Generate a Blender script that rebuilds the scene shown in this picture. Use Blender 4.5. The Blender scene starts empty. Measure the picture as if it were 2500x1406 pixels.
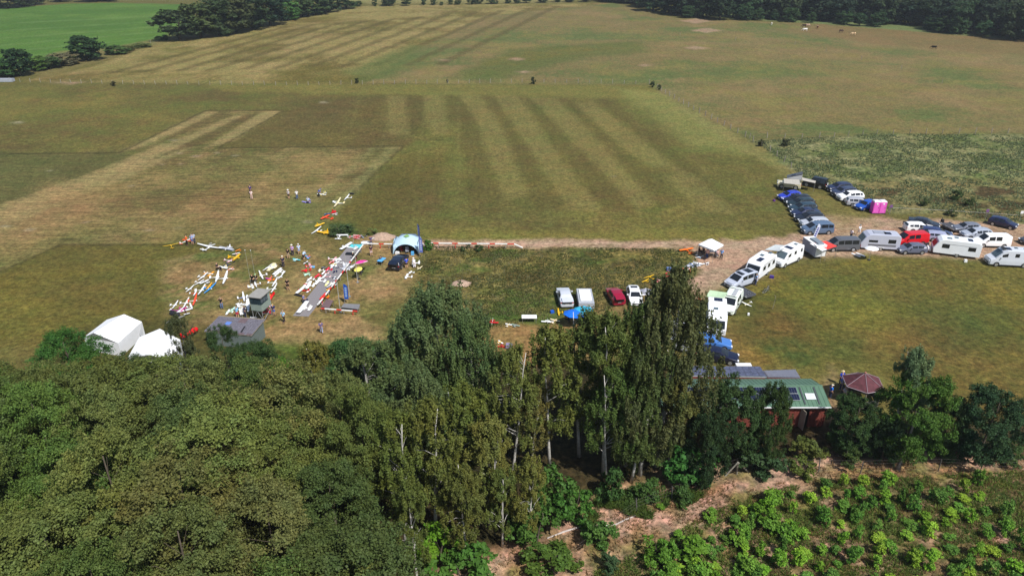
import bpy, math, random
import numpy as np
from mathutils import Vector, Matrix
S = bpy.context.scene
COL = S.collection
# ---------------------------------------------------------------- camera, sky, sun, exposure
CAMH, PITCH, F = 45.0, math.radians(26.8), 1766.0
cam_d = bpy.data.cameras.new('camera'); cam = bpy.data.objects.new('camera', cam_d); COL.objects.link(cam)
cam.location = (0, 0, CAMH); cam.rotation_euler = (math.pi/2 - PITCH, 0, 0)
cam_d.sensor_width = 36; cam_d.lens = 36*F/2500; cam_d.clip_start = 0.5; cam_d.clip_end = 6000
S.camera = cam
S.render.resolution_x = 1024; S.render.resolution_y = 575
w = bpy.data.worlds.new("World"); S.world = w; w.use_nodes = True
nt = w.node_tree; nt.nodes.clear()
sky = nt.nodes.new('ShaderNodeTexSky'); sky.sky_type = 'NISHITA'; sky.sun_disc = False
SUN = Vector((0.50, -0.66, 1.10)).normalized()
sky.sun_elevation = math.asin(SUN.z); sky.sun_rotation = math.atan2(SUN.x, SUN.y)
bg = nt.nodes.new('ShaderNodeBackground'); bg.inputs[1].default_value = 0.09
wo = nt.nodes.new('ShaderNodeOutputWorld')
nt.links.new(sky.outputs[0], bg.inputs[0]); nt.links.new(bg.outputs[0], wo.inputs[0])
sd = bpy.data.lights.new('sun', 'SUN'); sd.energy = 4.4; sd.angle = math.radians(0.5); sd.color = (1, 0.98, 0.945)
so = bpy.data.objects.new('sun', sd); COL.objects.link(so); so.rotation_euler = SUN.to_track_quat('Z', 'Y').to_euler()
S.view_settings.view_transform = 'Standard'; S.view_settings.look = 'None'
S.view_settings.exposure = 0.25; S.view_settings.gamma = 1; S.view_settings.use_curve_mapping = False
S.cycles.max_bounces = 5; S.cycles.diffuse_bounces = 2; S.cycles.glossy_bounces = 2; S.cycles.transmission_bounces = 2

# ---------------------------------------------------------------- helpers
CP, SP = math.cos(PITCH), math.sin(PITCH)
VIEWS = {'o': (0, 0, 1), 'Z1': (380, 440, 6.25), 'Z2': (740, 440, 7.32), 'Z3': (380, 600, 7.32), 'Z4': (620, 570, 8.27),
         'Z5': (180, 700, 4.81), 'Z6': (660, 640, 7.4), 'R1': (1860, 410, 7.353), 'R2': (2040, 520, 5.435), 'R3': (1700, 560, 5.857),
         'R4': (1540, 560, 7.812), 'R5': (1160, 680, 5.682), 'R6': (1560, 780, 3.676), 'R7': (1480, 640, 5.408), 'R8': (1000, 540, 7.812),
         'T5': (850, 650, 2.343), 'T6': (1300, 1050, 2.083), 'T7': (1750, 850, 3.333), 'T8': (1800, 300, 3.571),
         'T3': (1600, 0, 2.778), 'T2': (800, 0, 2.778), 'T1': (0, 0, 2.778), 'TW': (560, 680, 12.78), 'TE': (880, 560, 10.04)}
def at(v, x, y, h=0.0):
    """ground (or height h) position of a feature seen in a view of the photograph"""
    ox, oy, k = VIEWS[v]; x = ox + x/k; y = oy + y/k
    dx = (x-1250)/F; dy = -(y-703)/F
    d = Vector((dx, CP + dy*SP, -SP + dy*CP)); t = (h-CAMH)/d.z
    return Vector((0, 0, CAMH)) + d*t
def g(v, x, y): p = at(v, x, y); return (p.x, p.y)
def s2l(c):
    c = c/255.0
    return c/12.92 if c <= 0.04045 else ((c+0.055)/1.055)**2.4
K = 0.92
def rgb(r, g_, b, k=K):
    c = [s2l(r)*k, s2l(g_)*k, s2l(b)*k]; l = c[0]*.3+c[1]*.6+c[2]*.1; return ((c[0]*.95+l*.05)*.99, c[1]*.955+l*.04, (c[2]*.97+l*.03)*.90, 1)

def nodes_of(name):
    m = bpy.data.materials.new(name); m.use_nodes = True
    t = m.node_tree; b = t.nodes['Principled BSDF']; return m, t, b
def ramp_mul(t, src, lo, hi, scale, detail=3, coords='Object', stretch=None, rough=0.6, a0=0.3, a1=0.7):
    """src colour multiplied by a noise that runs lo..hi"""
    tc = t.nodes.new('ShaderNodeTexCoord'); mp = t.nodes.new('ShaderNodeMapping')
    if stretch: mp.inputs['Scale'].default_value = stretch
    t.links.new(tc.outputs[coords], mp.inputs[0])
    n = t.nodes.new('ShaderNodeTexNoise'); n.inputs['Scale'].default_value = scale; n.inputs['Detail'].default_value = detail
    n.inputs['Roughness'].default_value = rough
    t.links.new(mp.outputs[0], n.inputs[0])
    r = t.nodes.new('ShaderNodeMapRange'); r.inputs['From Min'].default_value = a0; r.inputs['From Max'].default_value = a1
    r.inputs['To Min'].default_value = lo; r.inputs['To Max'].default_value = hi
    t.links.new(n.outputs[0], r.inputs[0])
    mx = t.nodes.new('ShaderNodeMix'); mx.data_type = 'RGBA'; mx.blend_type = 'MULTIPLY'; mx.inputs[0].default_value = 1
    t.links.new(src, mx.inputs[6]); t.links.new(r.outputs[0], mx.inputs[7])
    return mx.outputs[2], n
MATS = {}
def mat(name, col, rough=0.6, metal=0.0, var=0.12, scale=3.0, spec=0.4):
    if name in MATS: return MATS[name]
    m, t, b = nodes_of(name)
    rg = t.nodes.new('ShaderNodeRGB'); rg.outputs[0].default_value = (col[0], col[1], col[2], 1)
    o, _ = ramp_mul(t, rg.outputs[0], 1-var, 1+var*0.5, scale)
    t.links.new(o, b.inputs['Base Color']); b.inputs['Roughness'].default_value = rough
    b.inputs['Metallic'].default_value = metal; b.inputs['Specular IOR Level'].default_value = spec
    MATS[name] = m; return m
def tinted(name, rough=0.5, var=0.1, scale=4.0, spec=0.4, coat=0.0, transl=0.0):
    """material that takes its base colour from the object's own colour"""
    if name in MATS: return MATS[name]
    m, t, b = nodes_of(name)
    oi = t.nodes.new('ShaderNodeObjectInfo')
    o, _ = ramp_mul(t, oi.outputs['Color'], 1-var, 1+var*0.4, scale)
    t.links.new(o, b.inputs['Base Color']); b.inputs['Roughness'].default_value = rough
    b.inputs['Specular IOR Level'].default_value = spec; b.inputs['Coat Weight'].default_value = coat
    if coat: b.inputs['Coat Roughness'].default_value = 0.08
    MATS[name] = m; return m
def foliage(name, rough=0.6, lo=0.45, hi=1.5, spec=0.18, transl=0.25):
    m, t, b = nodes_of(name)
    oi = t.nodes.new('ShaderNodeObjectInfo'); ge = t.nodes.new('ShaderNodeNewGeometry')
    r = t.nodes.new('ShaderNodeMapRange'); r.inputs['To Min'].default_value = lo; r.inputs['To Max'].default_value = hi
    t.links.new(ge.outputs['Random Per Island'], r.inputs[0])
    mx = t.nodes.new('ShaderNodeMix'); mx.data_type = 'RGBA'; mx.blend_type = 'MULTIPLY'; mx.inputs[0].default_value = 1
    t.links.new(oi.outputs['Color'], mx.inputs[6]); t.links.new(r.outputs[0], mx.inputs[7])
    # clumps that lean to yellow or to blue green
    tc = t.nodes.new('ShaderNodeTexCoord'); n = t.nodes.new('ShaderNodeTexNoise'); n.inputs['Scale'].default_value = 0.55; n.inputs['Detail'].default_value = 3
    t.links.new(tc.outputs['Object'], n.inputs[0])
    cr = t.nodes.new('ShaderNodeValToRGB'); cr.color_ramp.elements[0].position = 0.34; cr.color_ramp.elements[0].color = (0.84, 1.0, 1.02, 1)
    cr.color_ramp.elements[1].position = 0.66; cr.color_ramp.elements[1].color = (1.04, 1.02, 0.88, 1)
    t.links.new(n.outputs[0], cr.inputs[0])
    mx2 = t.nodes.new('ShaderNodeMix'); mx2.data_type = 'RGBA'; mx2.blend_type = 'MULTIPLY'; mx2.inputs[0].default_value = 1
    t.links.new(mx.outputs[2], mx2.inputs[6]); t.links.new(cr.outputs[0], mx2.inputs[7])
    t.links.new(mx2.outputs[2], b.inputs['Base Color']); b.inputs['Roughness'].default_value = rough; b.inputs['Specular IOR Level'].default_value = spec
    tr = t.nodes.new('ShaderNodeBsdfTranslucent'); t.links.new(mx2.outputs[2], tr.inputs[0])
    ms = t.nodes.new('ShaderNodeMixShader'); ms.inputs[0].default_value = transl
    out = t.nodes['Material Output']
    t.links.new(b.outputs[0], ms.inputs[1]); t.links.new(tr.outputs[0], ms.inputs[2]); t.links.new(ms.outputs[0], out.inputs[0])
    MATS[name] = m; return m

def mesh_np(name, verts, faces, material=None):
    """faces: (M,k) int array"""
    verts = np.asarray(verts, dtype=np.float32); faces = np.asarray(faces, dtype=np.int32)
    me = bpy.data.meshes.new(name); k = faces.shape[1]; M = len(faces)
    me.vertices.add(len(verts)); me.vertices.foreach_set('co', verts.ravel())
    me.loops.add(M*k); me.loops.foreach_set('vertex_index', faces.ravel())
    me.polygons.add(M); me.polygons.foreach_set('loop_start', np.arange(M, dtype=np.int32)*k)
    me.update(calc_edges=True)
    if material: me.materials.append(material)
    return me
class MB:
    """collects shapes and links them as one mesh object"""
    def __init__(s): s.v = []; s.f = []
    def add(s, vs, fs):
        n = len(s.v); s.v += [tuple(v) for v in vs]; s.f += [tuple(i+n for i in f) for f in fs]; return s
    def box(s, c, size, rz=0.0, ry=0.0, rx=0.0, taper=1.0):
        M = Matrix.Translation(c) @ Matrix.Rotation(rz, 4, 'Z') @ Matrix.Rotation(ry, 4, 'Y') @ Matrix.Rotation(rx, 4, 'X')
        hx, hy, hz = size[0]/2, size[1]/2, size[2]/2
        vs = [M @ Vector((x*(taper if z > 0 else 1), y*(taper if z > 0 else 1), z)) for z in (-hz, hz) for x, y in ((-hx, -hy), (hx, -hy), (hx, hy), (-hx, hy))]
        return s.add(vs, [(3, 2, 1, 0), (4, 5, 6, 7), (0, 1, 5, 4), (1, 2, 6, 5), (2, 3, 7, 6), (3, 0, 4, 7)])
    def tube(s, pts, rad, n=6, caps=True):
        pts = [Vector(p) for p in pts]; rad = rad if isinstance(rad, (list, tuple)) else [rad]*len(pts)
        vs = []; fs = []
        for i, p in enumerate(pts):
            d = (pts[min(i+1, len(pts)-1)] - pts[max(i-1, 0)]).normalized()
            a = d.cross(Vector((0, 0, 1))) if abs(d.z) < 0.95 else d.cross(Vector((1, 0, 0)))
            a.normalize(); b = d.cross(a)
            for k in range(n):
                t = 2*math.pi*k/n; vs.append(p + (a*math.cos(t) + b*math.sin(t))*rad[i])
        for i in range(len(pts)-1):
            for k in range(n): fs.append((i*n+k, i*n+(k+1) % n, (i+1)*n+(k+1) % n, (i+1)*n+k))
        if caps: fs.append(tuple(range(n))[::-1]); fs.append(tuple((len(pts)-1)*n+k for k in range(n)))
        return s.add(vs, fs)
    def cyl(s, a, b, r, n=12, r2=None): return s.tube([a, b], [r, r if r2 is None else r2], n)
    def quad(s, a, b, c, d): return s.add([a, b, c, d], [(0, 1, 2, 3)])
    def slab(s, pts, th):
        """polygon with thickness th along -normal"""
        pts = [Vector(p) for p in pts]; nrm = (pts[1]-pts[0]).cross(pts[2]-pts[0]).normalized(); n = len(pts)
        vs = pts + [p - nrm*th for p in pts]
        return s.add(vs, [tuple(range(n)), tuple(range(2*n-1, n-1, -1))] + [(i, n+i, n+(i+1) % n, (i+1) % n) for i in range(n)])
    def loft(s, rings, caps=True):
        n = len(rings[0]); vs = [p for r in rings for p in r]; fs = []
        for i in range(len(rings)-1):
            for k in range(n): fs.append((i*n+k, i*n+(k+1) % n, (i+1)*n+(k+1) % n, (i+1)*n+k))
        if caps: fs.append(tuple(range(n))[::-1]); fs.append(tuple((len(rings)-1)*n+k for k in range(n)))
        return s.add(vs, fs)
    def sphere(s, c, r, nu=8, nv=5, sc=(1, 1, 1)):
        c = Vector(c); rings = []
        for j in range(nv+1):
            t = math.pi*(0.04+0.92*j/nv); rings.append([c + Vector((r*sc[0]*math.sin(t)*math.cos(2*math.pi*k/nu), r*sc[1]*math.sin(t)*math.sin(2*math.pi*k/nu), -r*sc[2]*math.cos(t))) for k in range(nu)])
        return s.loft(rings)
    def mesh(s, name, m, smooth=False):
        me = bpy.data.meshes.new(name); me.from_pydata(s.v, [], s.f); me.materials.append(m)
        if smooth: me.polygons.foreach_set('use_smooth', [True]*len(me.polygons))
        me.update(); return me
    def obj(s, name, m, parent=None, color=None, smooth=False):
        return link(name, s.mesh(name, m, smooth), parent, color)
def link(name, me, parent=None, color=None):
    o = bpy.data.objects.new(name, me); COL.objects.link(o)
    if parent is not None: o.parent = parent
    if color is not None: o.color = color
    return o
def tag(o, label=None, cat=None, group=None, kind=None):
    if label: o['label'] = label
    if cat: o['category'] = cat
    if group: o['group'] = group
    if kind: o['kind'] = kind
    return o
def thing(name, label, cat, loc=(0, 0, 0), rz=0.0, group=None):
    o = bpy.data.objects.new(name, None); o.empty_display_size = 0.2; COL.objects.link(o)
    o.location = loc; o.rotation_euler = (0, 0, rz); return tag(o, label, cat, group)
def kids(o): return CH.get(o.name, [])
def copy_tree(root, parent=None):
    c = root.copy(); COL.objects.link(c)
    if parent is not None: c.parent = parent
    for ch in list(root.children): copy_tree(ch, c)
    return c
def struct(o): o['kind'] = 'structure'; return o

# ---------------------------------------------------------------- numpy noise
_rs = np.random.RandomState(7); _LAT = _rs.rand(256, 256)
def vnoise(x, y):
    xi = np.floor(x).astype(int); yi = np.floor(y).astype(int); fx = x-xi; fy = y-yi
    fx = fx*fx*(3-2*fx); fy = fy*fy*(3-2*fy)
    a = _LAT[xi % 256, yi % 256]; b = _LAT[(xi+1) % 256, yi % 256]; c = _LAT[xi % 256, (yi+1) % 256]; d = _LAT[(xi+1) % 256, (yi+1) % 256]
    return (a*(1-fx)+b*fx)*(1-fy) + (c*(1-fx)+d*fx)*fy
def fbm(x, y, o=4):
    s = 0; a = 0.5; t = 0
    for i in range(o): s = s + a*vnoise(x*2**i+13.7*i, y*2**i+5.1*i); t += a; a *= 0.55
    return s/t

# ---------------------------------------------------------------- ground: one sheet, plant cover coloured field by field
def axis_pos(start, step, grow, end):
    out = [start]; s = step
    while out[-1] < end:
        s = s*grow; out.append(out[-1]+s)
    return out
xr = list(np.arange(-96, 96.01, 0.6)); xp = axis_pos(96.6, 0.6, 1.022, 2600)
xs = np.array([-v for v in xp[::-1]] + xr + xp)
ys = np.array(axis_pos(-60, 3, 1.0, 12)[:-1] + list(np.arange(14, 150, 0.6)) + axis_pos(150, 0.6, 1.011, 4200))
X, Y = np.meshgrid(xs, ys); XF, YF = X.ravel(), Y.ravel()
GX = XF + (fbm(XF*0.3, YF*0.3, 5)-0.5)*3.4; GY = YF + (fbm(XF*0.3+40, YF*0.3+9, 5)-0.5)*3.4
def mask(poly, soft=0.8, warp=1.0, v='o'):
    P = np.array([g(v, x, y) for x, y in poly]); m = np.zeros(len(XF))
    wx = XF + (GX-XF)*warp; wy = YF + (GY-YF)*warp
    sel = (wx > P[:, 0].min()-soft-1) & (wx < P[:, 0].max()+soft+1) & (wy > P[:, 1].min()-soft-1) & (wy < P[:, 1].max()+soft+1)
    x = wx[sel]; y = wy[sel]; ins = np.zeros(len(x), bool); dmin = np.full(len(x), 1e9); n = len(P)
    for i in range(n):
        x0, y0 = P[i]; x1, y1 = P[(i+1) % n]
        c = ((y0 > y) != (y1 > y)) & (x < (x1-x0)*(y-y0)/((y1-y0) if y1 != y0 else 1e-9)+x0); ins ^= c
        ex, ey = x1-x0, y1-y0; L = ex*ex+ey*ey+1e-9; t = np.clip(((x-x0)*ex+(y-y0)*ey)/L, 0, 1)
        dmin = np.minimum(dmin, np.hypot(x-x0-t*ex, y-y0-t*ey))
    sd_ = np.where(ins, dmin, -dmin); q = np.clip(sd_/soft*0.5+0.5, 0, 1); m[sel] = q*q*(3-2*q); return m
C = np.zeros((len(XF), 3)); MOW = np.zeros(len(XF)); RO = np.zeros(len(XF))
def paint(poly, col, amt=1.0, soft=0.8, warp=1.0, noise=None, mow=None, ro=None, v='o'):
    global C, MOW, RO
    m = mask(poly, soft, warp, v)
    if mow is not None: MOW = MOW*(1-m)+mow*m
    if ro is not None: RO = RO*(1-m)+ro*m
    m = m*amt
    if noise is not None:
        sx, sy, lo, hi = noise; q = np.clip((fbm(XF*sx+3*len(poly), YF*sy+poly[0][0], 7)*.72+.28*fbm(XF*.9+sx*50, YF*1.1, 3)-lo)/(hi-lo), 0, 1); m = m*q
    C = C*(1-m[:, None]) + np.array(rgb(*col)[:3])[None]*m[:, None]
ALL = [(-9000, -160), (11000, -160), (11000, 6000), (-9000, 6000)]
C[:] = rgb(98, 92, 50)[:3]
n1 = fbm(XF*0.06, YF*0.05, 5)
# the large mown field
def blotch(poly, items):
    for col, sc, lo, hi, amt in items: paint(poly, col, amt, 1.5, noise=(sc, sc*1.2, lo, hi))
FIELD = [(-900, 205), (600, 205), (1590, 210), (1720, 290), (1870, 370), (1960, 440), (2000, 600), (1000, 800), (-900, 950), (-900, 205)]
blotch(FIELD, [((116, 106, 56), 0.05, 0.45, 0.62, .8), ((92, 78, 48), 0.06, 0.5, 0.66, .8), ((90, 96, 46), 0.09, 0.5, 0.68, .6)])
paint([(500, 205), (1590, 210), (1650, 240), (1200, 235), (560, 225)], (118, 112, 58), .6, 2)
paint([(1640, 230), (1760, 310), (1850, 380), (1700, 360), (1560, 260), (1500, 215)], (124, 122, 70), .75, 4)
paint([(1590, 210), (1620, 212), (1880, 375), (1960, 430), (1920, 430), (1700, 300)], (128, 120, 76), .5, 1.0)
# darker left block
paint([(540, 360), (690, 272), (860, 235), (1050, 240), (1000, 356)], (92, 80, 48), .6, 1.2, .3)
paint([(700, 240), (860, 236), (840, 300), (640, 330)], (90, 76, 48), .4, 4)
# mowing swathes of the big field (light, dark)
LT, DK = (128, 116, 72), (84, 74, 42)
SW = [(DK, [(885, 235), (930, 235), (925, 290), (880, 300)]), (DK, [(990, 232), (1035, 232), (1045, 330), (1000, 330)]), (DK, [(1085, 232), (1115, 232), (1165, 290), (1100, 300)]),
      (LT, [(945, 236), (988, 236), (998, 330), (950, 330)]), (LT, [(1037, 232), (1082, 232), (1092, 300), (1090, 330), (1055, 330), (1040, 290)]),
      (DK, [(1120, 270), (1160, 290), (1195, 400), (1240, 520), (1150, 520), (1130, 440), (1125, 340)]),
      (LT, [(1120, 232), (1172, 232), (1240, 330), (1265, 400), (1290, 480), (1240, 490), (1195, 400), (1165, 300)]),
      (DK, [(1172, 232), (1204, 232), (1270, 340), (1320, 420), (1390, 510), (1310, 515), (1268, 420), (1230, 320)]),
      (LT, [(1206, 232), (1262, 232), (1345, 350), (1410, 440), (1470, 515), (1395, 515), (1330, 420), (1270, 330)]),
      (DK, [(1262, 232), (1292, 235), (1400, 350), (1480, 430), (1550, 515), (1480, 515), (1410, 430), (1340, 330)]),
      (LT, [(1292, 236), (1360, 240), (1470, 350), (1540, 430), (1610, 490), (1560, 510), (1480, 430), (1400, 345)]),
      (DK, [(1362, 242), (1400, 246), (1520, 360), (1600, 430), (1680, 490), (1620, 510), (1540, 430), (1470, 350)]),
      (LT, [(1402, 252), (1450, 250), (1540, 320), (1640, 400), (1620, 410), (1590, 410), (1520, 360)]),
      (DK, [(1450, 240), (1490, 246), (1640, 360), (1760, 460), (1830, 510), (1760, 510), (1650, 410), (1540, 315)]),
      (LT, [(1640, 400), (1700, 430), (1800, 520), (1720, 520), (1640, 450)])]
for c_, p_ in SW: paint(p_, c_, .42 if c_ is LT else .42, 1.1, .35)
paint([(1090, 350), (1120, 345), (1140, 440), (1130, 530), (1070, 530), (1080, 430)], (96, 98, 50), .6, 2)
paint([(1040, 210), (1500, 212), (1520, 240), (1040, 232)], (108, 104, 56), .6, 3)
paint([(830, 500), (1000, 370), (1100, 380), (1000, 520), (900, 590), (860, 590)], (84, 76, 38), .6, 3)
paint([(1020, 560), (1880, 560), (1900, 590), (1020, 590)], (116, 110, 54), .5, 1.5)
# left foreground of the field
paint([(-900, 660), (0, 665), (60, 630), (150, 597), (480, 600), (560, 620), (500, 700), (420, 770), (400, 800), (-900, 980)], (94, 86, 42), .8, 1)
paint([(-900, 700), (100, 660), (430, 640), (400, 780), (-900, 980)], (108, 98, 44), .7, 3, noise=(.07, .1, .45, .6))
# the airfield strip
STRIP = [(-700, 378), (290, 372), (500, 270), (690, 270), (530, 362), (985, 356), (860, 475), (780, 560), (640, 590), (150, 596), (0, 662), (-700, 900)]
paint(STRIP, (114, 106, 68), .85, .5, .12, mow=1.0)
blotch(STRIP, [((96, 84, 56), 0.09, 0.46, 0.6, .8), ((92, 96, 54), 0.07, 0.5, 0.64, .75), ((142, 120, 86), 0.12, 0.52, 0.7, .55)])
paint([(-700, 378), (290, 374), (330, 400), (180, 460), (0, 500), (-700, 700)], (84, 86, 50), .75, 2, mow=.6)
for p_ in ([(500, 272), (535, 272), (380, 345), (290, 376)], [(570, 282), (600, 282), (350, 400), (150, 480), (0, 545), (0, 510), (300, 400)],
           [(640, 272), (688, 272), (570, 345), (500, 362)], [(400, 350), (470, 360), (300, 440), (0, 560), (-300, 640), (-300, 590), (0, 500), (200, 430)]):
    paint(p_, (146, 130, 92), .65, .8, .25, mow=.8)
for p_ in ([(535, 272), (570, 282), (400, 345), (340, 372)], [(600, 280), (640, 274), (500, 350), (400, 380), (360, 395)]):
    paint(p_, (92, 80, 52), .65, .8, .25)
paint([(130, 440), (260, 480), (170, 560), (0, 620), (-200, 620), (0, 540)], (150, 122, 88), .5, 5)
for p_ in ([(950, 358), (975, 358), (800, 540), (770, 540)], [(905, 362), (920, 362), (760, 500), (745, 500)]):
    paint(p_, (126, 124, 84), .55, 1, .6)
paint([(690, 380), (870, 370), (840, 420), (700, 430)], (150, 124, 88), .45, 4)
for p_ in ([(560, 440), (800, 450), (700, 520), (520, 560), (400, 520)], [(150, 300+180), (300, 450), (330, 520), (120, 560)]): paint(p_, (146, 116, 84), .4, 5, mow=1.3)
paint([(600, 545), (720, 480), (800, 500), (770, 570), (650, 580)], (84, 100, 50), .7, 4, mow=.3)
# dark rims of longer grass along the mown edges
for q in ([(-700, 380), (290, 374), (500, 271)], [(500, 271), (690, 270)], [(532, 362), (985, 357)], [(985, 357), (860, 475)], [(0, 664), (150, 597), (480, 598)], [(690, 271), (532, 362)]):
    for (x0, y0), (x1, y1) in zip(q, q[1:]): paint([(x0, y0-1.4), (x1, y1-1.4), (x1+1.5, y1+1.4), (x0+1.5, y0+1.4)], (58, 52, 30), .75, .35, .1)
for i in range(14): paint([(640+i*12, 470-i*2), (650+i*12, 470-i*2), (470+i*22, 590), (455+i*22, 590)], (150, 134, 96), .18, .5, .2)
# worn ground round the models
PIT = [(400, 640), (560, 600), (770, 570), (900, 575), (1020, 600), (1010, 690), (940, 820), (930, 850), (640, 860), (560, 760), (420, 800)]
paint(PIT, (116, 106, 64), .8, 2, ro=.3)
blotch(PIT, [((88, 100, 52), 0.16, 0.48, 0.6, .8), ((150, 122, 88), 0.14, 0.5, 0.62, .9), ((96, 82, 50), 0.3, 0.5, 0.64, .6)])
for p_ in ([(690, 690), (760, 620), (800, 600), (770, 680), (720, 760), (660, 770)], [(640, 820), (720, 770), (800, 790), (900, 800), (930, 830), (760, 850)],
           [(400, 800), (560, 745), (620, 760), (520, 800)], [(870, 700), (930, 660), (1010, 640), (990, 720), (900, 740)], [(900, 585), (960, 590), (1020, 640), (940, 660), (900, 620)]):
    paint(p_, (156, 126, 92), .6, 2.2)
paint([(660, 840), (930, 845), (930, 880), (700, 900)], (78, 104, 40), .8, 1.5, ro=.6)
paint([(800, 545), (860, 540), (880, 575), (820, 580)], (64, 84, 44), .85, 1.2, ro=.8)
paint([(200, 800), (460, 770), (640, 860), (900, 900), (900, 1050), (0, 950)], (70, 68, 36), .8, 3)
# sand heap footprint, heath between the tracks
HEATH = [(1025, 602), (1300, 602), (1700, 610), (1660, 660), (1560, 720), (1480, 760), (1200, 800), (1130, 850), (960, 820), (1000, 700)]
paint(HEATH, (108, 102, 58), .9, 1, ro=.8)
blotch(HEATH, [((72, 92, 44), 0.2, 0.5, 0.62, .85), ((146, 128, 86), 0.5, 0.55, 0.7, .7), ((70, 58, 36), 0.25, 0.52, 0.66, .7)])
paint([(1480, 700), (1600, 690), (1700, 760), (1600, 800), (1480, 770), (1400, 760)], (136, 110, 78), .6, 2.5)
paint([(1150, 790), (1420, 785), (1500, 800), (1400, 900), (1100, 900)], (146, 114, 76), .85, 1.5, ro=.2)
paint([(1180, 765), (1380, 760), (1360, 785), (1190, 790)], (72, 98, 44), .8, 1.2)
# tracks
TR = (172, 140, 124)
paint([(1020, 585), (1500, 586), (1760, 590), (1900, 578), (2040, 560), (2060, 600), (1900, 610), (1860, 640), (1790, 690), (1720, 740), (1640, 740), (1700, 670), (1690, 612), (1500, 606), (1020, 604)], TR, .9, .9)
paint([(1960, 520), (2160, 535), (2500, 545), (3300, 580), (3300, 680), (2500, 650), (2380, 630), (2200, 622), (2080, 625), (1920, 620), (2020, 590)], TR, .9, 1.2)
paint([(2000, 540), (2500, 560), (2500, 600), (2050, 590)], (146, 116, 92), .6, 2, noise=(.2, .3, .42, .6))
paint([(1960, 470), (2060, 480), (2140, 525), (2060, 560), (2020, 540)], (118, 106, 62), .7, 3)
paint([(1640, 740), (1790, 690), (1780, 760), (1700, 830), (1600, 830)], (112, 106, 60), .75, 2.5)
paint([(1340, 590), (1700, 592), (1760, 605), (1700, 612), (1340, 604)], (104, 88, 56), .6, .6, noise=(.5, .8, .5, .62))
# meadow on the right
MEA = [(1830, 700), (1900, 660), (2060, 632), (2200, 628), (2400, 645), (3400, 690), (4200, 1300), (2300, 1040), (2000, 960), (1800, 900), (1780, 800)]
paint(MEA, (98, 92, 46), .95, 1.0, ro=.35)
blotch(MEA, [((62, 80, 40), 0.10, 0.48, 0.58, .85), ((108, 84, 48), 0.08, 0.52, 0.66, .5), ((118, 106, 48), 0.15, 0.52, 0.64, .6)])
for p_, c_ in (([(1940, 680), (2080, 680), (2100, 730), (1990, 720)], (60, 84, 42)), ([(2160, 740), (2500, 760), (2500, 830), (2300, 860)], (58, 78, 40)), ([(1960, 820), (2120, 830), (2120, 880), (1960, 870)], (62, 82, 42)),
              ([(1850, 730), (1990, 780), (1980, 830), (1800, 820)], (108, 78, 46)), ([(2100, 810), (2280, 790), (2300, 860), (2120, 880)], (116, 88, 50)), ([(1900, 690), (1990, 700), (2200, 760), (2160, 830), (2000, 780), (1880, 720)], (112, 108, 46)),
              ([(1780, 800), (1850, 880), (1920, 920), (1840, 915), (1770, 850)], (136, 98, 62))):
    paint(p_, c_, .55, 4, 1.2)
paint([(1740, 905), (2060, 900), (2180, 930), (2160, 1040), (1990, 1080), (1700, 1060)], (112, 104, 58), .75, 1.5)
paint([(2020, 900), (2050, 1000), (2070, 1060), (2000, 1100), (1950, 1060), (1990, 1010)], (148, 120, 96), .8, 1)
# forest floor and plantation
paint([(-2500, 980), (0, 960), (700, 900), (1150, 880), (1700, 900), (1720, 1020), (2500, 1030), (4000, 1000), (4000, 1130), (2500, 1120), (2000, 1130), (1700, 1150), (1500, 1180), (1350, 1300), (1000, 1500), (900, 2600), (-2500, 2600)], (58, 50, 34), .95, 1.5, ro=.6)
PLA = [(1500, 1180), (1700, 1140), (2000, 1120), (2500, 1110), (4200, 1100), (5000, 2600), (900, 2600), (1000, 1420), (1350, 1290)]
paint(PLA, (178, 140, 132), .95, .8, ro=.8)
blotch(PLA, [((176, 146, 128), 0.5, 0.52, 0.64, .7), ((150, 114, 84), 0.45, 0.48, 0.62, .8), ((112, 112, 54), 0.4, 0.52, 0.62, .7)])
paint([(1650, 1300), (1800, 1220), (2000, 1170), (2500, 1160), (4200, 1150), (5000, 2600), (1250, 2600), (1400, 1420)], (92, 92, 48), .75, 2, noise=(.5, .5, .36, .56))
# pasture and rough ground on the right, far fields
PAS = [(1500, 8), (1650, 45), (2000, 60), (2500, 95), (3600, 190), (3600, 330), (2500, 328), (2130, 325), (1835, 342), (1720, 285), (1590, 208), (900, 203), (1000, 120), (1180, 30), (1300, 10)]
paint(PAS, (116, 103, 68), .95, 1.5)
blotch(PAS, [((86, 100, 56), 0.035, 0.47, 0.6, .8), ((132, 110, 78), 0.04, 0.5, 0.64, .7), ((122, 114, 62), 0.1, 0.52, 0.66, .5)])
paint([(2000, 60), (2500, 95), (3600, 190), (3600, 230), (2500, 135), (2150, 110), (1950, 80)], (122, 98, 68), .7, 5)
paint([(1100, 190), (1240, 120), (1560, 100), (1590, 130), (1440, 140), (1200, 200)], (80, 92, 46), .7, 5)
paint([(1150, 165), (1280, 120), (1560, 105), (1580, 115), (1400, 130), (1200, 175)], (112, 98, 44), .4, 3, noise=(.1, .2, .45, .6))
for x_, y_, a_ in ((1725, 75, 40), (1260, 145, 22), (1085, 148, 18), (1280, 176, 22), (1575, 160, 18), (1700, 118, 26), (170, 199, 55), (1060, 36, 45), (1700, 52, 40)):
    paint([(x_-a_, y_), (x_, y_-a_*.16), (x_+a_, y_), (x_, y_+a_*.16)], (158, 130, 112), .8, 1.5)
paint([(1700, 120), (1900, 150), (2200, 200), (2500, 260), (2500, 268), (2180, 212), (1880, 160)], (122, 112, 68), .5, 1.5)
STR = [(70, 198), (240, 160), (400, 97), (640, 65), (900, 14), (1500, 8), (1180, 40), (1040, 110), (900, 195), (860, 204), (500, 204), (100, 200)]
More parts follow.
